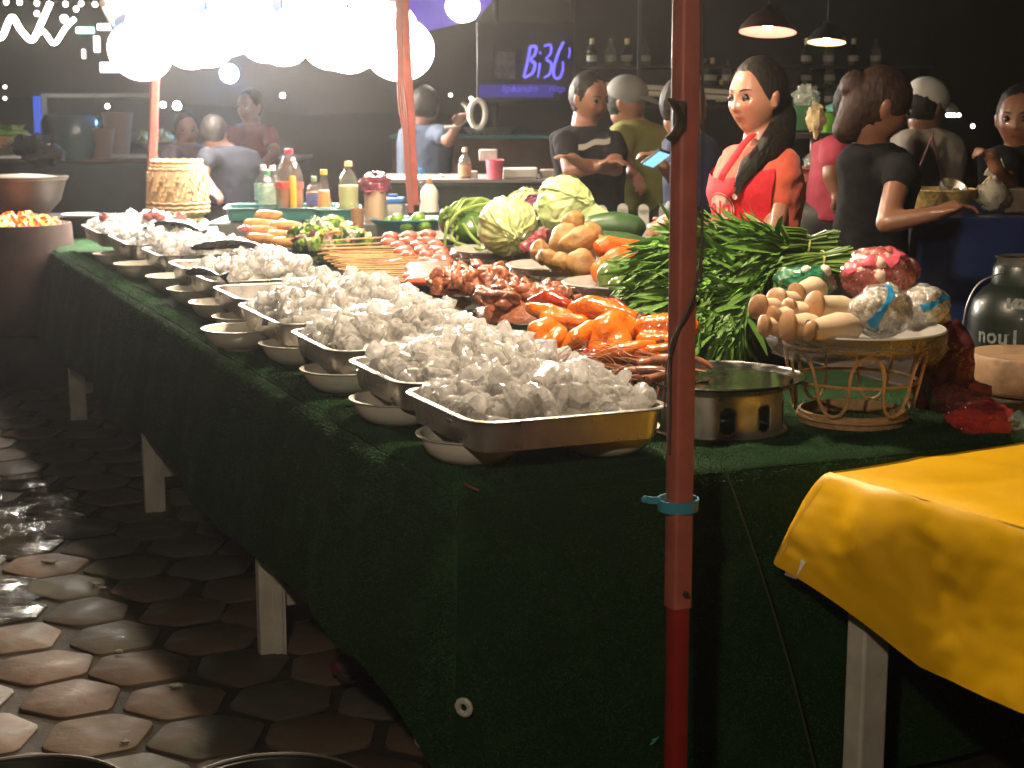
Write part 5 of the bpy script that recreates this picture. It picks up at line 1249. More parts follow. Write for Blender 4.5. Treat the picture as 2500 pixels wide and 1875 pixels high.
mb.tube([q - VB for q in spline([atY(1838, 328, 4.93), atY(1815, 352, 4.88), atY(1790, 388, 4.83), atY(1768, 420, 4.80), atY(1758, 440, 4.80)], 6)], .014, 10, flat=.35)
mb.build('apron_strap', APR, vd)
LOGO = mat('white_print_ink', (.75, .62, .55), .6)
zc = atY(1752, 512, 4.8).z
def lg(phi0, rx, rz, w, m, nm, ex=.048):
    V = []; F = []; n = 36
    for i in range(n):
        a = 2 * math.pi * i / n
        for q in (1, 1 - w): V.append(tsurf(phi0 + rx * q * math.cos(a), zc + rz * q * math.sin(a), ex) - VB)
    F = [(2 * i, 2 * ((i + 1) % n), 2 * ((i + 1) % n) + 1, 2 * i + 1) for i in range(n)]
    MB().add(V, F).build(nm, m, vd, smooth=False)
lg(.10, .30, .045, .999, LOGO, 'print_oval'); lg(.10, .29, .043, .10, APR, 'print_ring', .0495)
for k, (ph, chh) in enumerate([(-.06, 'a'), (.10, 'l'), (.24, 'o')]):
    p = tsurf(ph, zc, .051) - VB; q = tsurf(ph + .05, zc, .051) - VB; dd = q - p
    text('print_letter', chh, APR, vd, p, (R(90), 0, math.atan2(dd.y, dd.x)), .062, .0005, off=.002)
lg2 = tsurf(.42, zc + .035, .042) - VB; MB().lathe([(0, 0), (.009, 0), (.009, .001), (0, .0012)], 14).build('print_dot', LOGO, vd, loc=lg2, rot=(R(90), 0, R(-40)))
# black-shirted woman leaning at the blue counter
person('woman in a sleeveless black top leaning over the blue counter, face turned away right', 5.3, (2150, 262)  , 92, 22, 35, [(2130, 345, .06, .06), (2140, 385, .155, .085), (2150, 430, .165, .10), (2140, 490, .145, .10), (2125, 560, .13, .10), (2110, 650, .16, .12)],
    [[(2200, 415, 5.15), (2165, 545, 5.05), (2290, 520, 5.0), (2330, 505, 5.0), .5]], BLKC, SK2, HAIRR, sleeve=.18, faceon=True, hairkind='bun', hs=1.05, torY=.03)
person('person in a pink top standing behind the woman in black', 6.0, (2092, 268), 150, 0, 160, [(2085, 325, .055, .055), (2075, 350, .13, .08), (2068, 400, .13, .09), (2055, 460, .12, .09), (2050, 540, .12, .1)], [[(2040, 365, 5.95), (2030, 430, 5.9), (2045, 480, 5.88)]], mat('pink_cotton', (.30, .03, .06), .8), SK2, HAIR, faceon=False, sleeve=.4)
t_, M_, B_, S_ = person('man in a white shirt with dark shoulder straps and a white cap, back turned', 7.0, (2262, 262), 120, 15, 170, [(2262, 310, .055, .055), (2262, 335, .15, .09), (2265, 380, .165, .10), (2262, 430, .15, .10), (2258, 500, .14, .10)], [[(2225, 345, 6.95), (2215, 420, 6.9), (2235, 470, 6.8)]], mat('off_white_dimmed', (.26, .225, .19), .85), SK2, HAIR, faceon=False, sleeve=.6)  # white shirt colour lowered to imitate weak light on him
WCAP = mat('white_cap_cloth', (.50, .49, .46), .8)
def cap_on(t, M, B, m=WCAP, brim=-1):
    mb = MB(); mb.ell((0, .008, .045), (.090, .104, .085), 24, 14, M=Matrix.Translation(-B) @ M)
    mb.ell((0, brim * .105, .035), (.065, .06, .006), 16, 8, M=Matrix.Translation(-B) @ M, rot=(.25, 0, 0)); mb.build('cap', m, t)
cap_on(t_, M_, B_)
mb = MB()
for x in ((2280, 2235), (2275, 2298)): mb.tube([q - B_ for q in spline([atY(x[0], 322, 6.84), atY((x[0] * .6 + x[1] * .4), 365, 6.84), atY(x[1], 430, 6.84)], 5)], .008, 6, flat=.4)
mb.build('shoulder_straps', mat('maroon_strap', (.12, .02, .015), .7), t_)
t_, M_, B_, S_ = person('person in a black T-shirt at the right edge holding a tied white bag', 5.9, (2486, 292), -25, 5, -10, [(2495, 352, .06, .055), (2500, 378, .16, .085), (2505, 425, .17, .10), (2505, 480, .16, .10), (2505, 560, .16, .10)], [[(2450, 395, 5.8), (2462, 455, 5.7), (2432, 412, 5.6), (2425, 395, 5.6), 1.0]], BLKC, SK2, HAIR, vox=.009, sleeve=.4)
# crossing-arms man, cap person, phone person
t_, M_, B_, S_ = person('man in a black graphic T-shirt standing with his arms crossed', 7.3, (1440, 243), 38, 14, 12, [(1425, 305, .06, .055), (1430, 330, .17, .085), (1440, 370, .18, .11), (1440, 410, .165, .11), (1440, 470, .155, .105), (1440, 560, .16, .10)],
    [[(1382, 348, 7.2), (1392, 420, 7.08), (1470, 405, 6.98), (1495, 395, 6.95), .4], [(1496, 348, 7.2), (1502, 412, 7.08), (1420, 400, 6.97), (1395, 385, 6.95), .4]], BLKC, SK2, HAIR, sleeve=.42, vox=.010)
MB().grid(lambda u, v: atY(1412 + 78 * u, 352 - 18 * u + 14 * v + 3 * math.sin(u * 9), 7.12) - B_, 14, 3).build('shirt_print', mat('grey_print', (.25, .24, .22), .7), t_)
t_, M_, B_, S_ = person('person with a grey cap and olive yellow shirt seen from behind', 7.7, (1532, 250), 60, 10, 160, [(1545, 290, .055, .055), (1560, 312, .13, .08), (1568, 350, .155, .10), (1565, 390, .15, .10), (1560, 440, .13, .10), (1560, 520, .14, .10)], [[(1520, 330, 7.6), (1518, 385, 7.5), (1545, 420, 7.4)]], mat('olive_yellow_dimmed', (.13, .135, .028), .9, var=.15), SK2, HAIR, faceon=False, sleeve=.7)  # olive shirt darkened in its colour for the dim background
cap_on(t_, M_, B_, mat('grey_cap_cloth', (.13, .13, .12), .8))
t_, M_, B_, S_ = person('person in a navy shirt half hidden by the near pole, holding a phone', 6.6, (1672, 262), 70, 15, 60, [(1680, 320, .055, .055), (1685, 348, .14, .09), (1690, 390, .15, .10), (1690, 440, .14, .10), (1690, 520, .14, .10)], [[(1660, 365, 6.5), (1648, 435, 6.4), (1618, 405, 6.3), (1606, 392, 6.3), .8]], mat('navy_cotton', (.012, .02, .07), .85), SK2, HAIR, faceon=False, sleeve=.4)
ph = thing('mobile_phone', 'small phone with a glowing blue screen held beside the near pole', 'phone', atY(1602, 386, 6.22), (R(60), R(15), R(30)))
MB().box((0, 0, 0), (.062, .010, .120)).build('case', BLACKP, ph, bevel=.003); MB().box((0, -.0062, 0), (.052, .002, .105)).build('screen', mat('phone_screen', (.1, .2, .4), .2, emit=(.25, .6, 1.0), estr=1.2), ph)
# far blue shirt person and left group, clothes darkened in place of dim light
person('person in a pale blue shirt beyond the middle pole, face hidden', 9.5, (1040, 262), 160, 10, 170, [(1040, 298, .055, .05), (1038, 315, .15, .08), (1038, 350, .17, .10), (1036, 390, .16, .10), (1036, 460, .16, .1)], [[(1072, 325, 9.4), (1095, 345, 9.3), (1120, 300, 9.2)]], mat('pale_blue_dimmed', (.035, .05, .085), .85), SK3, HAIR, faceon=False)
person('seated person in a dark navy jacket with the back turned, right of the rice basket', 9.9, (522, 330), 170, 25, 175, [(540, 352, .07, .07), (560, 368, .17, .11), (565, 400, .20, .14), (560, 440, .20, .15), (550, 500, .19, .15)], [[(505, 380, 9.7), (495, 430, 9.6), (520, 460, 9.5)]], mat('navy_jacket_dimmed', (.004, .006, .014), .9), SK3, HAIR, faceon=False, vox=.014)
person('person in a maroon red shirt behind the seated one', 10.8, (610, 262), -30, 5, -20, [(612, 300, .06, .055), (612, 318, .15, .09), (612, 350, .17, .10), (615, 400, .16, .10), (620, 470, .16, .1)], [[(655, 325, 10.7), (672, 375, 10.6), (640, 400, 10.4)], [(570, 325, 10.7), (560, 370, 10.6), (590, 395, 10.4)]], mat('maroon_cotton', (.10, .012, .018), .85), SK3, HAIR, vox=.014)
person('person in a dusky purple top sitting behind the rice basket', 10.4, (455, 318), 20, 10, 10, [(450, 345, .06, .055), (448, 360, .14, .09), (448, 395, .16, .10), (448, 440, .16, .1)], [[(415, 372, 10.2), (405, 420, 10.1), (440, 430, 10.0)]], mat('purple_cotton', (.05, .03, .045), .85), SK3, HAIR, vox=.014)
# ------------------------------------------------------------------ condiments, basket and table end
BAMB = mat('woven_bamboo', (.50, .30, .15), .6, var=.3, vscale=30, bump=.5, bscale=60); objtint(BAMB, .15)
kc = atY(436, 520, 8.9); kr = .165
kp = thing('rice_basket', 'woven bamboo sticky rice basket standing behind the left red pole', 'basket', kc)
MB().lathe([(.09, -.10), (.12, -.02), (kr * .90, -.01), (kr, .01), (kr * 1.0, .10), (kr * .95, .20), (kr * .84, .285), (kr * .80, .285), (kr * .88, .2), (kr * .9, .02), (0, .01)], 60).build('wall', BAMB, kp)
for z, r_, w in ((.285, .82, .010), (.262, .855, .007), (.245, .89, .007), (.06, 1.01, .008), (.035, 1.015, .008), (.012, 1.0, .009), (-.035, .80, .010)):
    MB().tube([(kr * r_ * math.cos(a) * (1 + .01 * (i % 2)), kr * r_ * math.sin(a), z + .003 * math.sin(i * 1.57)) for i, a in [(i, 2 * math.pi * i / 72) for i in range(72)]], w, 6, closed=True).build('hoop', BAMB, kp)
me_w = MB().box((0, 0, 0), (.020, .007, .024)).mesh('weave_strip', BAMB, smooth=False)
for row in range(6):
    for i in range(44):
        if (i // 2 + (row // 2)) % 2 == 0 and (i % 7) != 3: continue
        a = 2 * math.pi * (i + .5 * (row % 2)) / 44; z = .085 + row * .026; r_ = kr * (1.012 - .30 * max(0, z - .1) ** 1.2)
        if math.sin(a) > .35: continue
        meshobj('weave_strip', me_w, kp, (r_ * math.cos(a), r_ * math.sin(a), z), (-.12, .2 if (i + row) % 2 else -.2, a + math.pi / 2))
BOTT = film('bottle_plastic', gl=.25, body=.05, bscale=20)
WATR = film('clear_water', (.9, .94, .92), .12, (.5, .55, .52), .2, 12)
def liq(name, c, tr=.6, r_=.08): return WATR if name == 'water' else mat(name, c, r_, coat=.3)
def bottle(lbl, px, py, Y, h, r, prof, liquid, capc, label=None, cr=.014, glass=None, fillh=.6):
    c = atY(px, py, Y); t = thing('bottle', lbl, 'bottle', c, rnd.uniform(0, 6), 'bottles on the condiment tray')
    P = [(0, 0)] + [(r * a, h * b) for a, b in prof]
    MB().lathe(P, 28).build('glass', glass or BOTT, t)
    if liquid:
        Q = [(0, .003)] + [(r * a * .93, h * b) for a, b in prof if b <= fillh]; Q.append((0, Q[-1][1])); MB().lathe(Q, 28).build('liquid', liquid, t)
    MB().lathe([(0, h + .018), (cr, h + .017), (cr * 1.05, h - .006), (0, h - .007)], 18).build('cap', mat('cap_%02d%02d%02d' % tuple(int(99 * x) for x in capc), capc, .4), t)
    if label:
        z0, z1, lc = label; MB().lathe([(r * 1.01, h * z0), (r * 1.012, h * z1)], 28).build('label', mat('label_%02d%02d%02d' % tuple(int(99 * x) for x in lc), lc, .5, var=.4, vscale=30), t)
    return t
PET = [(.92, 0), (1, .04), (1, .18), (.93, .24), (1, .30), (1, .55), (.85, .72), (.45, .88), (.32, .93), (.32, 1)]
SIM = [(.95, 0), (1, .05), (1, .55), (.8, .70), (.4, .85), (.32, .9), (.32, 1)]
JUG = [(.93, 0), (1, .03), (1, .42), (.94, .46), (1, .50), (.96, .62), (.70, .80), (.38, .93), (.3, .96), (.3, 1)]
YB = 7.7
bottle('tallest bottle, amber oil with a red top', 708, 521, YB, .290, .068, JUG, liq('amber_oil', (.50, .19, .055), .55), (.75, .03, .06), (.42, .52, (.65, .08, .06)), .020, fillh=.55)
MB().lathe([(.0, .0), (.016, 0), (.016, .15), (.010, .16), (0, .16)], 12).build('yellow_sticker', mat('yellow_label', (.80, .38, .02), .5), None, loc=atY(716, 512, YB - .085)); o = bpy.data.objects['yellow_sticker']; o.name = 'sauce_sachet'; tag(o, 'yellow sachet standing in front of the amber oil bottle', 'sachet')
bottle('water bottle with a white cap, leftmost of the bottles', 645, 500, YB + .15, .175, .045, SIM, liq('water', (.8, .85, .85), .9), (.8, .8, .8), (.15, .6, (.35, .50, .42)))
bottle('water bottle with a green cap in front of the white capped pair', 655, 508, YB, .165, .046, SIM, liq('water', (.8, .85, .85), .9), (.05, .32, .14), (.12, .65, (.42, .55, .46)))
bottle('water bottle with a white cap behind the green capped one', 668, 500, YB + .25, .175, .045, SIM, liq('water', (.8, .85, .85), .9), (.8, .8, .8), (.15, .6, (.35, .50, .42)))
bottle('slim orange sauce bottle with a yellow cap', 792, 507, YB, .165, .036, [(1, 0), (1, .1), (.75, .5), (.5, .8), (.42, .9), (.42, 1)], mat('orange_sauce', (.75, .36, .10), .35), (.80, .50, .03), None, .016, fillh=.62)
bottle('dark sauce bottle with a blue and yellow label', 768, 505, YB + .1, .13, .040, SIM, mat('brown_sauce', (.16, .07, .03), .2), (.12, .22, .10), (.1, .5, (.06, .08, .30)), .014)
bottle('lime juice bottle with a white and yellow cap', 852, 513, YB, .215, .050, PET, mat('lime_juice', (.55, .58, .25), .25), (.80, .62, .25), None, .018, fillh=.62)
jar = bottle('clear jar of beige paste with a purple plastic bag over it', 918, 545, YB - .5, .16, .052, [(1, 0), (1, .9), (.9, 1)], mat('beige_paste', (.55, .38, .24), .4), (.5, .3, .3), None, .02, fillh=.9)
o = MB().ell((0, 0, 0), (.066, .06, .055), 30, 20, nz=.4, nf=2.5, seed=8).build('plastic_bag', film('purple_bag', (.7, .3, .4), .35, (.30, .07, .12), .3), loc=atY(916, 452, YB - .5)); tag(o, 'crumpled purple pink plastic bag on top of the paste jar', 'bag')
bottle('clear bottle with a blue cap behind the white squeeze bottle', 1030, 520, YB + .1, .20, .036, PET, None, (.03, .22, .50), (.1, .25, (.3, .3, .3)), .013)
wb = thing('squeeze_bottle', 'white waisted squeeze bottle with a brown tip', 'bottle', atY(1049, 518, YB - .2))
MB().lathe([(0, 0), (.046, .002), (.048, .01), (.040, .045), (.044, .07), (.040, .10), (.022, .125), (.016, .13), (0, .13)], 26).build('bottle_wall', WHITE_PL, wb); MB().lathe([(.015, .128), (.014, .15), (.006, .16), (0, .16)], 14).build('tip', mat('brown_cork', (.35, .18, .08), .7), wb)
o = MB().lathe([(0, 0), (.026, 0), (.030, .085), (.027, .085), (.024, .005), (0, .005)], 20).build('brown_cup', mat('brown_glaze', (.28, .15, .08), .3), loc=atY(874, 556, 7.0)); tag(o, 'small brown cup between the salad and the paste jar', 'cup')
bx = thing('lidded_box', 'clear food box with a blue lid beside the middle pole', 'box', atY(950, 532, YB - .3)); MB().box((0, 0, .035), (.13, .10, .07)).build('box_wall', mat('milky_plastic', (.6, .6, .58), .3, trans=.4), bx, bevel=.008); MB().box((0, 0, .082), (.145, .115, .024)).build('lid', mat('blue_lid', (.02, .12, .38), .35), bx, bevel=.006); MB().box((.02, 0, .10), (.04, .02, .02)).build('handle', mat('blue_lid', (.02, .12, .38), .35), bx)
TEAL = mat('teal_plastic', (.03, .16, .15), .4)
o = pan(.52, .34, .06, .04).build('teal_tray', TEAL, loc=atY(690, 525, YB + .05) + Vector((.0, 0, -.015)), rot=(0, 0, .1)); tag(o, 'dark teal plastic tray holding the bottles', 'tray')
o = pan(.20, .34, .06, .04).build('teal_tray', TEAL, loc=atY(800, 528, YB + .05) + Vector((.05, 0, -.015)), rot=(0, 0, .1)); tag(o, 'dark teal plastic tray under the sauce bottles', 'tray')
cr_ = atY(800, 560, YB)
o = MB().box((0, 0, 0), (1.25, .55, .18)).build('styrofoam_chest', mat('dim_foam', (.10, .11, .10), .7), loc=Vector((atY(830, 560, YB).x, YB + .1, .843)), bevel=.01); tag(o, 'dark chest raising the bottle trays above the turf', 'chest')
# limes in their blue basin
bb = thing('blue_basin', 'shallow blue plastic basin full of limes', 'basin', atY(1000, 562, 7.1))
MB().lathe([(0, 0), (.12, 0), (.17, .045), (.178, .048), (.178, .052), (.165, .048), (.12, .006), (0, .005)], 40, sx=1.0, sy=.8).build('basin_wall', mat('blue_basin_plastic', (.03, .17, .36), .35), bb)
LIME = mat('lime_peel', (.16, .30, .035), .35, var=.3, vscale=25, bump=.15, bscale=160, coat=.3)
for k, (px, py, Y) in enumerate([(970, 538, 7.05), (1022, 535, 7.05), (993, 552, 7.0), (1035, 552, 7.0), (952, 545, 7.1), (1052, 548, 7.1), (1010, 548, 7.1)]):
    o = MB().ell((0, 0, 0), (.033, .033, .031), 20, 14, nz=.06).build('lime', LIME, loc=atY(px, py, Y)); tag(o, 'green lime in the blue basin, %s' % ['upper left one', 'upper one beside the pole', 'yellowish one in front', 'front right one', 'leftmost one at the rim', 'rightmost one', 'one in the middle behind'][k], 'lime', 'limes in the blue basin')
# ------------------------------------------------------------------ grill and stall at the left
CLAY = mat('sooty_clay', (.035, .016, .012), .85, var=.5, vscale=10)
br = thing('charcoal_brazier', 'clay charcoal brazier with glowing embers at the left edge', 'brazier', (atY(50, 545, 8.4).x, 8.4, .30))
zt = atY(50, 545, 8.4).z - .30
MB().lathe([(0, 0), (.20, 0), (.24, .1), (.27, zt * .7), (.26, zt), (.22, zt), (.20, zt - .08), (0, zt - .10)], 32).build('pot', CLAY, br)
EMB = bpy.data.materials.new('embers'); EMB.use_nodes = True; nt = EMB.node_tree; b = nt.nodes['Principled BSDF']; b.inputs['Base Color'].default_value = (.03, .02, .02, 1)
n_ = nt.nodes.new('ShaderNodeTexNoise'); n_.inputs['Scale'].default_value = 14; rp = nt.nodes.new('ShaderNodeValToRGB'); rp.color_ramp.elements[0].position = .42; rp.color_ramp.elements[0].color = (.35, .012, 0, 1); rp.color_ramp.elements[1].position = .60; rp.color_ramp.elements[1].color = (1, .26, .05, 1)
tc_ = nt.nodes.new('ShaderNodeTexCoord'); nt.links.new(tc_.outputs['Object'], n_.inputs['Vector']); nt.links.new(n_.outputs['Fac'], rp.inputs['Fac']); nt.links.new(rp.outputs[0], b.inputs['Emission Color']); b.inputs['Emission Strength'].default_value = 8
rr = random.Random(5)
for k in range(70):
    a = rr.uniform(0, 6.28); q = math.sqrt(rr.random()) * .20
    MB().ell((0, 0, 0), (rr.uniform(.02, .035), .02, .016), 8, 6, nz=.6, nf=2, seed=k).build('ember', EMB, br, loc=(q * math.cos(a), q * math.sin(a), zt - .02 + .06 * (1 - q / .2) + rr.uniform(0, .02)), rot=(rr.uniform(0, 3), rr.uniform(0, 3), 0))
o = MB().box((0, 0, 0), (.5, .4, .30)).build('stand_block', CLAY, loc=(atY(50, 545, 8.4).x, 8.45, .15), bevel=.02); tag(o, 'dark block carrying the charcoal brazier', 'stand')
ck = thing('cauldron', 'big sooty cauldron with a pale lid rim above the brazier', 'cauldron', atY(48, 462, 8.9)); MB().lathe([(0, -.20), (.12, -.17), (.22, -.06), (.25, .04), (.27, .07), (.25, .075), (.20, -.05), (0, -.15)], 32).build('pot', mat('soot', (.03, .022, .018), .5, var=.5), ck); MB().lathe([(0, .085), (.12, .08), (.26, .062), (.265, .058)], 32).build('lid', mat('dull_aluminium', (.30, .24, .18), .4, .6), ck)
KN = mat('stall_counter_cloth', (.012, .018, .016), .8, var=.4)
ct = thing('stall_counter', 'dark counter of the neighbouring stall at the left', 'stall', (atY(210, 400, 11).x, 11.2, 0)); zc_ = atY(210, 392, 11).z
MB().box((0, 0, zc_ / 2), (2.9, .8, zc_)).build('cloth_front', KN, ct, bevel=.02); MB().box((0, 0, zc_ + .012), (2.95, .84, .02)).build('counter_top', mat('dim_wood', (.12, .07, .04), .6), ct)
SALM = [mat('noodle_orange', (.62, .30, .10), .5, var=.3), mat('lettuce_green', (.20, .36, .05), .5, var=.3), mat('pale_greens', (.50, .52, .20), .5, var=.3)]
def dish(lbl, px, py, Y, r, ms, seed, cat='food'):
    t = thing('food_dish', lbl, cat, atY(px, py, Y)); MB().lathe([(0, 0), (r * .6, 0), (r, r * .25), (r * 1.03, r * .27), (r * .6, .01), (0, .01)], 24).build('bowl', mat('dim_dish', (.3, .25, .2), .4), t)
    rr = random.Random(seed)
    for k in range(26):
        a = rr.uniform(0, 6.28); q = math.sqrt(rr.random()) * r * .85
        MB().ell((0, 0, 0), (.04, .025, .015), 7, 5, nz=.9, nf=2, seed=k).build('piece', ms[k % len(ms)], t, loc=(q * math.cos(a), q * math.sin(a), r * .3 + (1 - q / r) * r * .45), rot=(rr.uniform(0, 3), rr.uniform(0, 3), rr.uniform(0, 3)))
    return t
dish('heaped dish of orange noodles topped with green leaves at the left edge', 22, 378, 10.4, .19, [SALM[0], SALM[0], SALM[2]], 1); o = MB().ell((0, 0, 0), (.10, .08, .05), 14, 10, nz=.9, nf=3).build('lettuce', SALM[1], loc=atY(30, 328, 10.4)); tag(o, 'green lettuce on top of the noodle dish', 'lettuce')
dish('plate of pale green salad behind the left red pole', 382, 360, 11.0, .14, SALM[1:], 4)
for k, (px, py, h, r, l) in enumerate([(245, 388, .20, .105, 'nearer milky plastic tub of brown drink'), (290, 375, .27, .105, 'farther milky plastic tub standing behind')]):
    t = thing('plastic_tub', l, 'tub', atY(px, py, 10.9 + .2 * k), 0, 'plastic tubs on the left stall')
    MB().lathe([(0, 0), (r * .7, 0), (r, h), (r * 1.06, h + .006), (r * .97, h), (r * .66, .008), (0, .008)], 28).build('tub_wall', mat('milky_tub', (.40, .27, .19), .35, trans=.35), t); MB().lathe([(0, .01), (r * .68, .01), (r * .84, h * .5), (0, h * .5)], 24).build('drink', mat('tan_drink', (.45, .24, .12), .3), t)
o = MB().lathe([(0, 0), (.16, 0), (.20, .10), (.20, .26), (.17, .30), (.16, .30), (.18, .25), (.17, .02), (0, .02)], 30).build('glass_jar', mat('teal_glass', (.02, .055, .06), .15), loc=atY(178, 390, 10.9)); tag(o, 'large dark teal glass jar on the left stall', 'jar')
for k, (px, py, Y, r) in enumerate([(85, 360, 10.2, .14), (110, 378, 10.0, .12)]):
    o = MB().ell((0, 0, 0), (r, r * .8, r * .55), 20, 14, nz=.5, nf=3, seed=k).build('black_bag', mat('black_bag_film', (.012, .012, .012), .25), loc=atY(px, py, Y)); tag(o, ['crumpled black plastic bag behind the noodle dish', 'smaller black plastic bag right of the noodle dish'][k], 'bag')
fr = thing('board_frame', 'pale frame around a dark board behind the left stall', 'board', atY(240, 270, 12.5))
w_, h_ = .86, .22
MB().box((0, 0, .115), (w_, .04, .030)).build('top_rail', WHITE_PL, fr); MB().box((-w_ / 2 + .02, 0, -.03), (.035, .04, .26)).build('post', WHITE_PL, fr); MB().box((0, .03, -.03), (w_ - .06, .02, .26)).build('panel', DARK, fr)
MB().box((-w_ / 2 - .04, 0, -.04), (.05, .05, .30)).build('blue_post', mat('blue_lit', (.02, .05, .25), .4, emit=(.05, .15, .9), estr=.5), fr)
o = MB().lathe([(0, 0), (.10, .0), (.10, .006), (0, .008)], 28).build('small_plate', WHITE_PL, loc=atY(195, 524, 8.8)); tag(o, 'small white plate at the far left corner of the table', 'plate')
o = MB().box((0, 0, 0), (.5, .4, .02)).build('side_shelf', DARK, loc=atY(190, 530, 8.95)); tag(o, 'dark shelf at the far left corner of the table', 'shelf')
# ------------------------------------------------------------------ middle stall, behind the vegetables
CO = thing('stall_counter', 'dark counter of the stall behind the long beans', 'stall', (atY(1190, 445, 8.6).x, 8.9, 0)); zc_ = atY(1190, 447, 8.55).z
MB().box((0, 0, zc_ / 2), (1.15, .65, zc_)).build('cloth_front', mat('dark_green_cloth', (.018, .026, .022), .85, var=.4), CO, bevel=.02); MB().box((0, 0, zc_ + .01), (1.18, .68, .018)).build('counter_top', mat('dim_grey', (.12, .11, .10), .5), CO)
zz = zc_ + .02
def on(px, dy=0.0, Y=8.7): v = atY(px, 400, Y); return Vector((v.x, Y, zz))
o = MB().lathe([(0, 0), (.040, 0), (.048, .10), (.050, .102), (.045, .10), (.038, .004), (0, .004)], 24).build('pink_cup', mat('pink_plastic', (.55, .10, .14), .4, var=.3, vscale=20), loc=on(1208, Y=8.6)); tag(o, 'pink printed cup on the dark counter', 'cup')
o = MB().box((0, 0, .028), (.19, .13, .055)).build('foam_box', mat('dim_white_foam', (.42, .40, .36), .7), loc=on(1270), bevel=.01); tag(o, 'white foam box lying right of the pink cup', 'box')
bottle('brown sauce bottle standing on the dark counter', 1135, 437, 8.65, .15, .035, SIM, mat('brown_sauce', (.16, .07, .03), .2), (.5, .4, .3), (.1, .5, (.3, .18, .10)))
for k, (px, py, w, h, c, l) in enumerate([(1192, 392, .10, .06, (.30, .27, .25), 'pale grey box behind the pink cup'), (1345, 436, .12, .05, (.25, .20, .17), 'clear wrapped food pack on the dark counter'), (1155, 440, .05, .05, (.25, .2, .16), 'small tan pot on the dark counter'), (1078, 440, .03, .03, (.4, .38, .36), 'tiny white pot at the left of the dark counter')]):
    p = atY(px, py, 8.75); o = MB().box((0, 0, h / 2), (w, .08, h)).build('food_box', mat('box_tone_%d' % k, c, .5, var=.3, vscale=20), loc=p, bevel=.006); tag(o, l, 'box')
CO2 = thing('stall_counter', 'farther teal edged counter with steel bowls', 'stall', (atY(1190, 330, 11).x, 11.3, 0)); z2 = atY(1190, 338, 11).z
MB().box((0, 0, z2 / 2), (1.3, .6, z2)).build('cloth_front', mat('brown_cloth', (.07, .035, .02), .8, var=.4), CO2); MB().box((0, 0, z2 + .01), (1.34, .64, .02)).build('counter_top', TEAL, CO2)
for k, px in enumerate([1160, 1195, 1228]):
    v = atY(px, 330, 11.15); o = MB().lathe([(0, 0), (.05, 0), (.08, .05), (.075, .05), (.045, .006), (0, .006)], 20).build('steel_bowl', STEEL, loc=(v.x, 11.15, z2 + .021)); tag(o, 'shiny steel bowl on the farther counter, %s of three' % ['leftmost', 'middle', 'rightmost'][k], 'bowl', 'steel bowls on the farther counter')
# white oval ring
mb = MB(); mb.tube([(.044 * math.cos(a), 0, .075 * math.sin(a)) for a in [2 * math.pi * i / 40 for i in range(40)]], .016, 10, closed=True)
o = mb.build('oval_ring', mat('ring_white', (.62, .60, .55), .6), loc=atY(1166, 278, 9.1)); tag(o, 'white oval ring with a dark opening hanging beyond the stall', 'ring')
o = MB().tube([atY(1166, 278, 9.1) + Vector((0, 0, .075)), atY(1166, 278, 9.1) + Vector((0, 0, .75))], .003, 5).build('thin_line', BLACKP); tag(o, 'thin line holding the white oval ring', 'line')
o = MB().tube(spline([atY(1085, 312, 9.2), atY(1120, 306, 9.2), atY(1142, 285, 9.2), atY(1140, 262, 9.2), atY(1128, 250, 9.2)], 5), [.02] * 8 + [.03] * 7 + [.028] * 6, 10, flat=.5).build('pale_limb', mat('ring_dim', (.30, .29, .26), .7)); tag(o, 'pale raised arm of a person, built as a curved hose left of the oval ring', 'limb')  # pale tube shaped for a raised arm
# ------------------------------------------------------------------ the purple lit sign
PUR = mat('purple_neon', (.15, .12, .6), .4, emit=(.17, .14, 1.0), estr=1.15)
PURD = mat('dim_purple_neon', (.08, .06, .4), .4, emit=(.09, .06, .62), estr=.8)
sg = thing('barbecue_sign', 'dark sign with big purple glowing hand-painted letters B i 3 G', 'sign', atY(1300, 160, 12.0))
k_ = 12.0 / 3890
MB().box((-.02, .05, .02), (260 * k_, .04, 190 * k_)).build('board', mat('sign_board', (.005, .005, .008), .6), sg, bevel=.01)
MB().box((-.12, .02, -.185), (180 * k_, .02, 30 * k_)).build('lower_panel', mat('sign_panel', (.02, .015, .12), .5, emit=(.05, .04, .45), estr=.35), sg)
def L2(px, py): v = atY(px, py, 11.96); return v - sg.location
def stroke(pts, w, m=PUR, par=sg, n=6):
    P = spline([L2(*p) for p in pts], n); N = len(P)
    return MB().tube(P, [w * k_ * (.75 + .35 * math.sin(2.2 * i / N + 1)) for i in range(N)], 8, flat=.35).build('letter', m, par)
def multi(strokes, m=PUR):
    mb = MB()
    for pts, w in strokes:
        P = spline([L2(*p) for p in pts], 6); N = len(P); mb.tube(P, [w * 1.35 * k_ * (.75 + .35 * math.sin(2.2 * i / N + 1)) for i in range(N)], 8, flat=.35)
    mb.build('letter', m, sg)
multi([([(1294, 116), (1288, 150), (1278, 188)], 6.5), ([(1292, 114), (1308, 114), (1306, 132), (1294, 146)], 6), ([(1296, 148), (1306, 156), (1300, 178), (1280, 190)], 7)])
multi([([(1318, 154), (1316, 172), (1313, 190)], 4.5), ([(1318, 126), (1320, 132)], 4)])
multi([([(1328, 112), (1344, 110), (1344, 130), (1332, 144)], 5), ([(1334, 146), (1346, 156), (1342, 180), (1328, 190)], 5.5)])
multi([([(1376, 102), (1362, 132), (1352, 168), (1354, 188), (1366, 190), (1374, 170), (1374, 150)], 6)])
multi([([(1390, 116), (1391, 128), (1388, 142)], 3.5)])
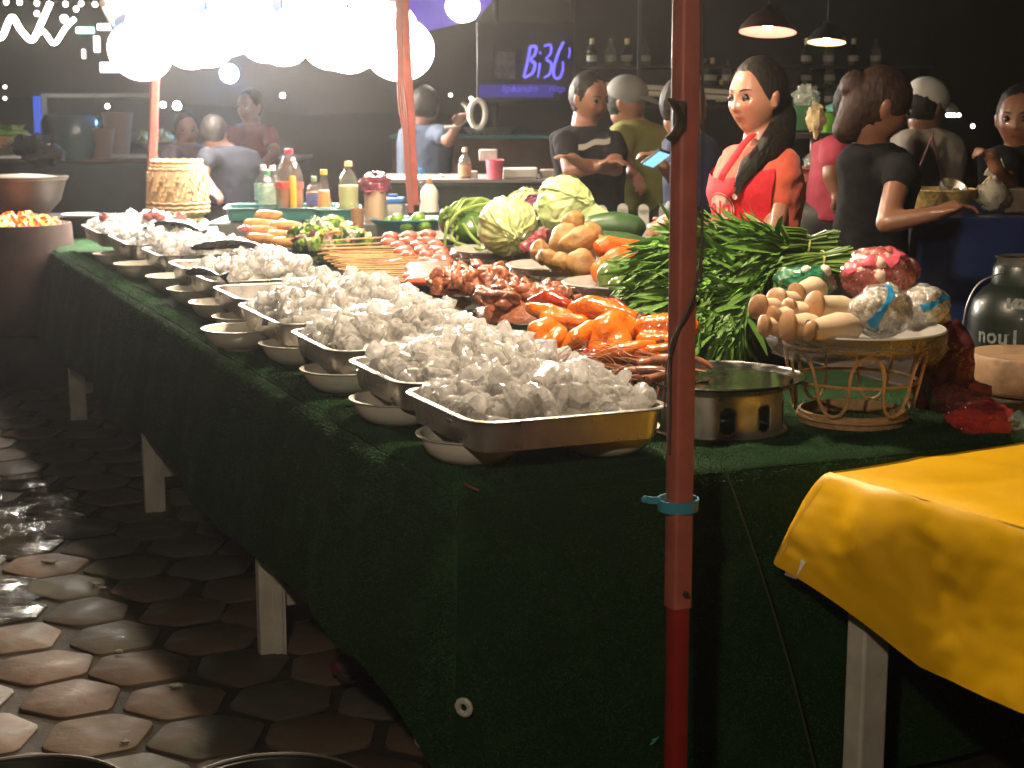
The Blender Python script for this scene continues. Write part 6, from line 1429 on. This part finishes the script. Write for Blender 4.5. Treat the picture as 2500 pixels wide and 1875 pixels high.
for k, (x0, s_) in enumerate([(1222, 'lipe'), (1262, 'handm'), (1340, 'rlitp')]):
    text('small_writing', s_, PURD, sg, L2(x0 + 18, 217) + Vector((0, -.02, 0)), (R(90), 0, 0), .072, .002, .3)
MB().grid(lambda u, v: L2(1205 + 52 * u, 126 + 66 * v) + Vector((0, .01 + .01 * math.sin(u * 6), 0)), 6, 4).build('dim_picture', mat('dim_picture', (.16, .12, .15), .6, var=.6, vscale=14), sg)
pb_ = thing('purple_glow_sheet', 'purple beam haze built as a glowing slanted banner above the sign', 'glow_sheet', atY(1120, 60, 12.4))  # added glowing sheet imitates the purple beam haze of the sign
PB = mat('purple_glow', (.10, .06, .35), .7, var=.35, vscale=3, emit=(.20, .12, .85), estr=.42)
k2 = 12.4 / 3890
MB().grid(lambda u, v: Vector(((-150 + 250 * u - 60 * v) * k2, .06 * math.sin(u * 5), (75 - (120 - 55 * u) * v) * k2)), 20, 8).build('glow_sheet_cloth', PB, pb_)
# posts carrying sign and banner
o = MB().tube([(atY(1400, 200, 12.1).x, 12.1, 0), (atY(1400, 200, 12.1).x, 12.1, 2.4)], .02, 8).build('sign_post', DARK); tag(o, 'dark post right of the purple letters', 'post')
o = MB().tube([(atY(1210, 200, 12.1).x, 12.1, 0), (atY(1210, 200, 12.1).x, 12.1, 2.6)], .02, 8).build('sign_post', DARK); tag(o, 'dark post left of the purple letters', 'post')
# ------------------------------------------------------------------ bar at the right
bar = thing('bar_shelf', 'dark bar back wall with shelves of bottles behind the vendor', 'shelf', (atY(1840, 300, 10.4).x, 10.45, 0))
MB().box((0, .15, 1.35), (2.3, .05, 2.7)).build('back_panel', mat('bar_dark', (.004, .004, .004), .7, var=.4), bar)
def zat(py, Y): return atY(1250, py, Y).z
for py in (163, 210, 262): MB().box((0, 0, zat(py, 10.4)), (2.25, .22, .018)).build('shelf_board', mat('dark_wood', (.03, .02, .015), .5), bar)
GLS = mat('dark_bottle_glass', (.05, .07, .05), .08, trans=.5, coat=.6); GLC = mat('clear_bottle_glass', (.5, .55, .5), .08, trans=.7, coat=.6)
BP = [(0, 0), (.036, 0), (.037, .01), (.037, .13), (.030, .16), (.013, .19), (.012, .25), (.015, .252), (.015, .262), (0, .262)]
mg = [MB().lathe([(r * .9, z * .62) for r, z in BP], 16).mesh('bar_bottle', m) for m in (GLS, GLC)]
lbm = MB().lathe([(.0340, .025), (.0340, .06)], 16).mesh('label', mat('bottle_label', (.45, .43, .36), .6))
cpm = MB().lathe([(.0145, .13), (.0145, .166), (0, .167)], 12).mesh('foil_cap', mat('gold_foil', (.5, .42, .22), .35, .6))
n = 0
rows = [(163, [1445, 1490, 1530, 1575, 1968, 2022, 2082, 2137]), (210, [1722, 1738, 1775, 1968, 2025, 2080, 2126]), (262, [1760, 2025, 2080, 2120, 2160])]
posn = ['leftmost', 'second', 'third', 'fourth', 'fifth', 'sixth', 'seventh', 'rightmost']
for ri, (py, xs) in enumerate(rows):
    for i, px in enumerate(xs):
        v = atY(px, py, 10.38); t = thing('bar_bottle', '%s bottle on the %s bar shelf, counted from the left' % (posn[i], ['top', 'middle', 'lowest'][ri]), 'bottle', (v.x, 10.38, zat(py, 10.4) + .010), 0, 'bottles on the bar shelves')
        meshobj('bottle_glass', mg[(i + ri) % 2], t); meshobj('label', lbm, t); meshobj('foil_cap', cpm, t) if (i + ri) % 2 == 0 else None
bm_ = thing('light_batten', 'long white double batten behind the heads right of the sign', 'batten', atY(1620, 222, 8.9))
d0 = atY(1465, 206, 8.9) - bm_.location; d1 = atY(1800, 226, 8.9) - bm_.location
for q, z in ((0, 0), (1, -.033)):
    mb = MB(); mb.tube([d0 + Vector((0, 0, z)), d1 + Vector((0, 0, z))], .013, 4); mb.build('rail', mat('batten_white', (.62, .58, .48), .5), bm_)
o = MB().box((0, 0, 0), (.02, .02, 1.0)).build('batten_post', DARK, loc=atY(1560, 222, 8.95) + Vector((0, 0, .5))); tag(o, 'dark rod holding the white batten', 'rod')
def pendant(lbl, px, py, Y, r, h, shade, inner, e):
    t = thing('pendant_lamp', lbl, 'lamp', atY(px, py, Y), (R(-9), R(3), 0), 'pendant lamps over the bar')
    MB().lathe([(r, 0), (r * .93, h * .22), (r * .62, h * .6), (r * .25, h * .85), (.02, h), (0, h * 1.02)], 36).build('shade', shade, t)
    MB().lathe([(r * .98, .001), (r * .90, h * .2), (r * .58, h * .56), (r * .2, h * .8), (0, h * .82)], 36).build('inner_lining', inner, t)
    MB().ell((0, 0, h * .42), (.028, .028, .035), 14, 10).build('bulb', mat('pend_bulb_%d' % px, (.9, .9, .9), .4, emit=(1, .72, .5), estr=e), t)
    MB().tube([(0, 0, h), (0, 0, h + .5)], .004, 5).build('wire', BLACKP, t)
pendant('red pendant lamp glowing pink inside above the vendor', 1874, 79, 7.4, .132, .12, mat('dark_red_enamel', (.025, .004, .004), .45), mat('pink_lining', (.8, .35, .32), .5), 60)
pendant('smaller metal pendant lamp right of the red one', 2018, 104, 8.2, .098, .10, mat('dull_brass', (.08, .075, .06), .35, .8), mat('cream_lining', (.7, .65, .5), .5), 40)
# shelf with green basket behind the vendor
sh_ = thing('steel_rack', 'steel rack with tubular posts behind the vendor at the right', 'rack', atY(2030, 325, 6.6))
MB().box((0.0, 0, -.01), (.36, .25, .02)).build('rack_shelf', DARK, sh_)
for x in (-.085, -.055): MB().tube([(x, -.05, 0), (x, -.05, -sh_.location.z)], .010, 10).build('post', STEEL, sh_)
o = MB().lathe([(0, 0), (.075, 0), (.090, .075), (.094, .078), (.086, .076), (.072, .005), (0, .005)], 30, sy=.8).build('green_basket', mat('lime_green_plastic', (.14, .42, .04), .4), loc=atY(2050, 323, 6.5)); tag(o, 'bright green plastic basket on the rack', 'basket')
o = MB().ell((0, 0, 0), (.06, .05, .03), 20, 12, nz=.5, nf=3).build('teal_bag', mat('teal_bag', (.10, .38, .30), .35), loc=atY(2056, 268, 6.55)); tag(o, 'crumpled teal bag in the green basket', 'bag')
j = thing('glass_jar', 'green glass jar with a clear bag stuffed in its mouth', 'jar', atY(1962, 318, 6.6)); MB().lathe([(0, 0), (.052, 0), (.054, .10), (.050, .10), (0, .10)], 24).build('jar_wall', mat('jar_green', (.05, .16, .07), .2, trans=.2), j); MB().ell((.008, 0, .13), (.050, .04, .045), 24, 16, nz=.6, nf=3).build('clear_bag', film('frosty', (.9, .95, .9), .35, (.7, .75, .68), .3), j)
o = MB().ell((0, 0, 0), (.034, .03, .058), 20, 14, nz=.5, nf=2.5, seed=3).build('bread_bag', mat('cream_bag', (.62, .50, .28), .5, var=.4, vscale=25), loc=atY(1991, 290, 6.35)); tag(o, 'cream coloured bag hanging beside the green basket', 'bag')
o = pan(.34, .24, .05, .03).build('pink_tray', mat('pinkish_tray', (.42, .16, .13), .4), loc=atY(2000, 440, 6.3)); tag(o, 'pinkish tray on the table behind the vendor', 'tray')
o = MB().ell((0, 0, 0), (.07, .05, .05), 20, 14, nz=.5, nf=3).build('clear_bag', film('frost2', (.9, .9, .85), .25, (.5, .5, .45), .3), loc=atY(2010, 398, 6.3)); tag(o, 'crumpled clear bag on the pinkish tray', 'bag')
tt = thing('work_table', 'dark work table behind the vendor', 'table', (atY(2000, 450, 6.3).x, 6.35, 0)); MB().box((0, 0, atY(2000, 446, 6.3).z - .03), (.42, .35, .04)).build('tabletop', DARK, tt)
for x in (-.18, .18): MB().box((x, 0, .5), (.03, .03, 1.0)).build('leg', DARK, tt)
# white picket fence
PK = mat('picket_paint', (.50, .50, .46), .6, var=.2)
fc = thing('picket_fence', 'low white picket fence behind the gourds and the vendor', 'fence', atY(1520, 540, 6.9)); fz = fc.location.z
zt_ = atY(1520, 497, 6.9).z
pkm = MB(); pkm.box((0, 0, -.25), (.045, .016, .5)); pkm.lathe([(0.0, -.008), (.0224, -.008), (.0224, .008), (0, .008)], 20, M=Matrix.Rotation(R(90), 4, 'X')); pkm = pkm.mesh('picket', PK)
for k in range(-4, 18):
    x = k * .090; meshobj('picket', pkm, fc, (x, 0, zt_ - fz - .022 - .004 * (k % 3)))
MB().box((.6, .014, zt_ - fz - .12), (2.0, .014, .04)).build('rail', PK, fc)
ch = MB()
# ------------------------------------------------------------------ blue counter and its things
BLU = mat('blue_plastic_sheet', (.012, .022, .085), .32, var=.3, vscale=5, bump=.5, bscale=9, coat=.25)
bc = thing('blue_counter', 'big dark blue sheet covered counter at the right', 'counter', (atY(2440, 600, 5.5).x, 5.75, 0)); zb = atY(2400, 530, 5.4).z
mb = MB(); x0, x1 = atY(2222, 560, 5.4).x - bc.location.x, 1.3
mb.grid(lambda u, v: Vector((x0 + (x1 - x0) * u + .02 * math.sin(v * 9), -.38 - .06 * v + .018 * math.sin(u * 26 + v * 3) * v, zb - .45 * v - .012 * (1 - math.exp(-v * 9)) + .02 * math.sin(u * 8) * v)), 70, 16)
mb.grid(lambda u, v: Vector((x0 + (x1 - x0) * u, -.38 + 1.0 * v, zb + .012 * math.sin(u * 11 + v * 6) * math.sin(math.pi * v))), 40, 16)
mb.grid(lambda u, v: Vector((x0 - .03 * v, -.38 + 1.0 * u, zb - .45 * v)), 12, 8)
mb.build('blue_sheet', BLU, bc, ang=180)
MB().box(((x0 + x1) / 2, .12, zb / 2 - .02), (x1 - x0 - .06, .9, zb - .05)).build('counter_block', DARK, bc)
wk = thing('wicker_tray', 'wicker tray lined with paper on the blue counter', 'basket', atY(2290, 512, 5.65)); MB().lathe([(0, 0), (.10, 0), (.13, .07), (.128, .075), (.095, .008), (0, .008)], 30).build('wicker_wall', mat('wicker', (.40, .28, .10), .7, var=.4, vscale=40, bump=.6, bscale=70), wk)
MB().grid(lambda u, v: Vector((.02 + .16 * u, -.05 + .06 * v, .05 + .06 * u * v + .02 * math.sin(u * 7))), 10, 6).build('paper_lining', mat('brown_paper', (.38, .28, .16), .7), wk)
o = MB().lathe([(0, -.045), (.03, -.04), (.048, -.01), (.05, .01), (.045, .01), (.028, -.03), (0, -.035)], 30).build('steel_bowl', STEEL, loc=atY(2328, 458, 5.6), rot=(.5, .3, 0)); tag(o, 'small shiny steel bowl tipped in the wicker tray', 'bowl')
wbg = thing('tied_bag', 'white knotted plastic bag held over the blue counter', 'bag', atY(2425, 478, 5.6)); MB().ell((0, 0, 0), (.055, .045, .055), 24, 16, nz=.3, nf=2.5).build('bag_film', film('white_bag', (.8, .78, .7), .6, (.45, .42, .34), .2), wbg, ang=180)
mb = MB(); mb.tube([(0, 0, .04), (0, 0, .07), (-.03, 0, .085)], [.02, .008, .016], 8, flat=.5); mb.tube([(0, 0, .065), (.03, 0, .10), (.02, 0, .13)], [.008, .010, .004], 8, flat=.5); mb.build('knot', mat('bag_white', (.5, .46, .38), .5), wbg)
o = MB().box((0, 0, 0), (.11, .10, .085)).build('brown_box', mat('woven_box', (.12, .085, .06), .7, var=.3, vscale=60), loc=atY(2478, 488, 5.65), bevel=.005); tag(o, 'brown woven box at the right edge of the blue counter', 'box')
# ------------------------------------------------------------------ gas cylinder, chopping block
CYL = mat('dark_green_cylinder_paint', (.008, .014, .010), .35, var=.3, vscale=14, coat=.2)
PRT = mat('faded_white_lettering', (.20, .22, .20), .7, var=.5, vscale=60)
gc = thing('gas_cylinder', 'dark green gas cylinder with white lettering and a steel collar', 'gas cylinder', (1.54, 4.75, .30)); gr = .165
hz_ = atY(2450, 790, 4.6).z - .30
MB().lathe([(0, 0), (gr * .9, .0), (gr, .04), (gr, hz_), (gr * .93, hz_ + .05), (gr * .75, hz_ + .085), (gr * .62, hz_ + .10), (gr * .60, hz_ + .15), (gr * .56, hz_ + .16), (0, hz_ + .15)], 48).build('tank', CYL, gc)
MB().lathe([(gr * .52, hz_ + .155), (gr * .55, hz_ + .175), (gr * .58, hz_ + .18), (gr * .54, hz_ + .182), (gr * .50, hz_ + .175)], 40).build('collar', STEEL, gc); MB().lathe([(0, hz_ + .165), (gr * .50, hz_ + .163), (gr * .5, hz_ + .16)], 30).build('top_plate', mat('rusty_plate', (.22, .10, .07), .5, var=.4, vscale=30), gc)
MB().tube(spline([(-gr * .50, -.05, hz_ + .14), (-gr * .95, -.06, hz_ + .11), (-gr * 1.15, -.06, hz_ + .05), (-gr * 1.2, -.05, hz_ - .02)], 6), .0025, 6).build('wire', STEELD, gc)
def oncyl(s, a, z, size, m=PRT, r_=None, off=.0035):
    r_ = (r_ or gr) + .002; a = R(a); text('lettering', s, m, gc, (r_ * math.sin(a), -r_ * math.cos(a), z), (R(90), 0, a), size, .0004, off=off)
for s, a in (('14', -32), ('2', -22)): oncyl(s, a, hz_ + .055, .035, r_=gr * .93)
for s, a in (('n', -62), ('o', -50), ('u', -38), ('J', -26), ('m', -8), ('n', 4), ('m', 18), ('o', 32)): oncyl(s, a, hz_ - .045, .062, off=.0015)
oncyl('+', -12, hz_ + .02, .06)
o = MB().box((0, 0, 0), (.4, .4, .30)).build('wooden_box', mat('dark_box_wood', (.05, .035, .025), .7), loc=(1.50, 4.75, .15)); tag(o, 'dark wooden box under the gas cylinder', 'box')
WOOD = mat('worn_chopping_wood', (.34, .21, .12), .55, var=.25, vscale=8, col2=(.20, .12, .07), bump=.3, bscale=30)
cb_ = atY(2468, 948, 4.08); o = MB().lathe([(0, 0), (.140, 0), (.148, .01), (.150, .09), (.145, .098), (0, .100)], 48, wob=lambda a, r, z, j: (r * (1 + .02 * math.sin(3 * a + 1)), z)).build('chopping_block', WOOD, loc=(1.345, 4.10, .757)); tag(o, 'thick round wooden chopping block at the right edge', 'chopping block')
pl = thing('prep_table', 'low plank table beside the turf, carrying the chopping block', 'table', T(.72, 1.98, 0), TROT)
MB().box((0, .1, .735), (.90, .95, .035)).build('tabletop', mat('dirty_plank', (.045, .035, .028), .6, var=.3), pl, bevel=.004)
for x in (-.4, .4):
    for y in (-.3, .5): MB().box((x, y, .36), (.05, .05, .72)).build('leg', DARK, pl)
# ------------------------------------------------------------------ ground level bits
o = MB().ell((0, 0, 0), (.07, .05, .035), 20, 12, nz=.5, nf=3).build('plastic_bag', mat('magenta_bag', (.14, .02, .06), .5), loc=T(1.0, .10, .05)); tag(o, 'crumpled magenta bag lying on the ground under the table', 'bag')
o = MB().ell((0, 0, 0), (.022, .022, .022), 16, 10).build('glass_ball', CLEAR, loc=atZ(842, 1650, .045)); tag(o, 'small clear ball lying under the table edge', 'ball')
for k, (px, py, r, z, l) in enumerate([(700, 1842, .19, .22, 'dark round basin rim just inside the bottom edge, under the table corner'), (120, 1846, .21, .22, 'dark round basin rim at the bottom left corner')]):
    c = atZ(px, py, z); c.y -= r; t = thing('basin', l, 'basin', (c.x, c.y, 0.022), 0, 'dark basins on the ground'); MB().lathe([(0, 0), (r * .7, 0), (r * .97, z - .02), (r, z - .02), (r * .95, z - .026), (r * .66, .01), (0, .01)], 48).build('basin_wall', mat('black_basin', (.015, .014, .013), .4), t); MB().tube([(r * math.cos(a), r * math.sin(a), z - .02) for a in [2 * math.pi * i / 60 for i in range(60)]], .0035, 6, closed=True).build('rim', mat('worn_rim', (.14, .12, .10), .4), t)
SCR = mat('paper_scrap', (.30, .28, .24), .8, var=.4)
for k, (px, py, s, l) in enumerate([(232, 1425, .018, 'small pale scrap on the paving left of the nearest white leg'), (290, 1590, .012, 'tiny crumb on the paving at the lower left'), (305, 1810, .014, 'small curled scrap near the bottom edge of the paving'), (120, 1370, .02, 'crumpled wet scrap beside the puddles'), (250, 1435, .012, 'tiny white scrap beside the larger pale one'), (430, 1675, .016, 'folded scrap between two pavers')]):
    o = MB().ell((0, 0, 0), (s, s * .7, s * .35), 9, 6, nz=1.0, nf=2.5, seed=k).build('litter_scrap', SCR, loc=atZ(px, py, .020), ang=30); tag(o, l, 'litter')
# ------------------------------------------------------------------ far lights, river, hills
RIV = mat('river_water', (.004, .005, .007), .12, bump=.5, bscale=3, spec=.6)
struct('river', MB().box((0, 43, -.0), (118, 50, .02)), RIV, smooth=False).location.z = .003
HIL = mat('dark_hill', (.006, .007, .006), .9)
hb = MB(); hb.grid(lambda u, v: Vector((-45 + 90 * u, 64 + 2 * v, (1.4 + 1.2 * mn.noise(Vector((u * 6, 0, 2))) + .5 * mn.noise(Vector((u * 20, 0, 1)))) * v)), 120, 2); struct('far_bank', hb, HIL)
FW = mat('far_lamp_white', (1, 1, 1), .5, emit=(1, .92, .8), estr=14)
FB = mat('far_lamp_blue', (1, 1, 1), .5, emit=(.15, .2, 1), estr=5)
fl = MB().ell((0, 0, 0), .030, 8, 6).mesh('far_lamp', FW); flb = MB().ell((0, 0, 0), .05, 8, 6).mesh('far_lamp', FB)
pts = [(1055, 231), (1100, 232), (1150, 240), (1198, 240), (1214, 240), (1262, 241), (1395, 212), (12, 212), (12, 240), (1012, 231), (1030, 230)] + [(2288, 280), (2300, 280), (2314, 281), (2321, 281), (2330, 281), (2341, 281), (2375, 308)]
for k, (px, py) in enumerate(pts):
    Y = 30; o = meshobj('far_lamp', flb if k in (0,) else fl, None, atY(px, py, Y), sc=.8 if k < 11 else 1.0); tag(o, 'tiny shore lamp far across the river behind the stalls' if k < 11 else 'tiny lamp in the short row far across the river at the right', 'lamp', 'far lamps of the left shore' if k < 11 else 'far lamps of the right shore')
# festoon zigzag and star bulbs at the left
ZW = mat('festoon_strip_white', (1, 1, 1), .5, emit=(1, .93, .78), estr=70)
zz_ = spline([atY(*q) for q in [(-30, 60, 12.6), (2, 92, 12.5), (28, 42, 12.5), (50, 72, 12.4), (78, 98, 12.4), (98, 62, 12.4), (122, 8, 12.3)]], 5)
o = MB().tube(zz_, .018, 8).build('light_strip', ZW); tag(o, 'zigzag strip of glaring white lights at the top left', 'light strip')
zz_ = spline([atY(*q) for q in [(78, 98, 12.6), (105, 76, 12.6), (132, 106, 12.6), (160, 68, 12.6), (182, 46, 12.6)]], 5)
o = MB().tube(zz_, .014, 8).build('light_strip', ZW); tag(o, 'smaller zigzag light strip right of the large one', 'light strip')
SB = MB().ell((0, 0, 0), .019, 10, 8).mesh('globe', mat('star_bulb', (1, 1, 1), .5, emit=(1, .95, .85), estr=16))
sp = [(15, 5), (48, 6), (90, 8), (160, 10), (198, 9), (232, 11), (270, 9), (186, 22), (90, 33), (157, 46)]
cw = MB().tube([atY(x, y - 6, 13) for x, y in [(-40, 8), (15, 5), (48, 6), (90, 8), (160, 10), (198, 9), (232, 11), (270, 9), (330, 4)]], .004, 5).build('festoon_wire', BLACKP); tag(cw, 'thin wire carrying the small festoon bulbs at the top left', 'wire')
for k, (px, py) in enumerate(sp):
    o = meshobj('festoon_bulb', SB, None, atY(px, py, 13), sc=1.6 if k == 9 else 1.0); tag(o, 'small round festoon bulb, %s' % (['leftmost in the top row', 'second in the top row', 'third in the top row', 'fourth in the top row', 'fifth in the top row', 'sixth in the top row', 'last in the top row'][k] if k < 7 else ['just under the top row', 'alone above the zigzag', 'largest, right of the zigzag'][k - 7]), 'bulb', 'festoon bulbs at the top left')
def glow(name, lbl, cat, px, py, w, h, col, s, Y=12.8):
    o = MB().box((0, 0, 0), (w * Y / 3890, .03, h * Y / 3890)).build(name, mat('glow_' + name + str(px), (1, 1, 1), .5, emit=col, estr=s), loc=atY(px, py, Y), bevel=.006); return tag(o, lbl, cat)
glow('neon_tube', 'cyan glowing sign tube at the top left', 'neon tube', 208, 74, 42, 14, (.2, 1, .95), 3)
glow('lit_signboard', 'bright white light panel right of the cyan tube', 'light panel', 262, 66, 46, 14, (1, .98, .9), 5)
glow('paper_lantern', 'long hanging white lantern below the light panel', 'lantern', 237, 108, 14, 38, (1, .97, .9), 1.4)
glow('lit_menu', 'small lit striped menu board under the canopy edge', 'menu board', 272, 165, 54, 25, (.75, .72, 1), .9)
glow('lit_tag', 'tiny dim white tag left of the lantern', 'tag', 205, 132, 9, 22, (1, 1, 1), .5)
glow('lit_tag', 'bright square lamp above the purple sign', 'lamp', 1158, 12, 20, 16, (.95, .95, 1), 6, 12)
for k, (px, py, Y, s, st, col, l) in enumerate([(560, 180, 11.5, 1.4, 380, (.16, .42, 1), 'glaring blue white spotlight under the canopy'), (432, 258, 11.8, .6, 240, (.95, .97, 1), 'white spotlight low right of the left red pole'), (690, 233, 12.2, .35, 120, (.8, .9, 1), 'small white spotlight on the scooter row'), (262, 259, 12.0, .3, 60, (1, .95, .8), 'small glowing lens in place of a lamp reflection in the dark board'), (398, 256, 11.9, .4, 120, (1, 1, 1), 'white headlamp left of the low spotlight')]):  # the lens at the dark board is a reflection put in as emission
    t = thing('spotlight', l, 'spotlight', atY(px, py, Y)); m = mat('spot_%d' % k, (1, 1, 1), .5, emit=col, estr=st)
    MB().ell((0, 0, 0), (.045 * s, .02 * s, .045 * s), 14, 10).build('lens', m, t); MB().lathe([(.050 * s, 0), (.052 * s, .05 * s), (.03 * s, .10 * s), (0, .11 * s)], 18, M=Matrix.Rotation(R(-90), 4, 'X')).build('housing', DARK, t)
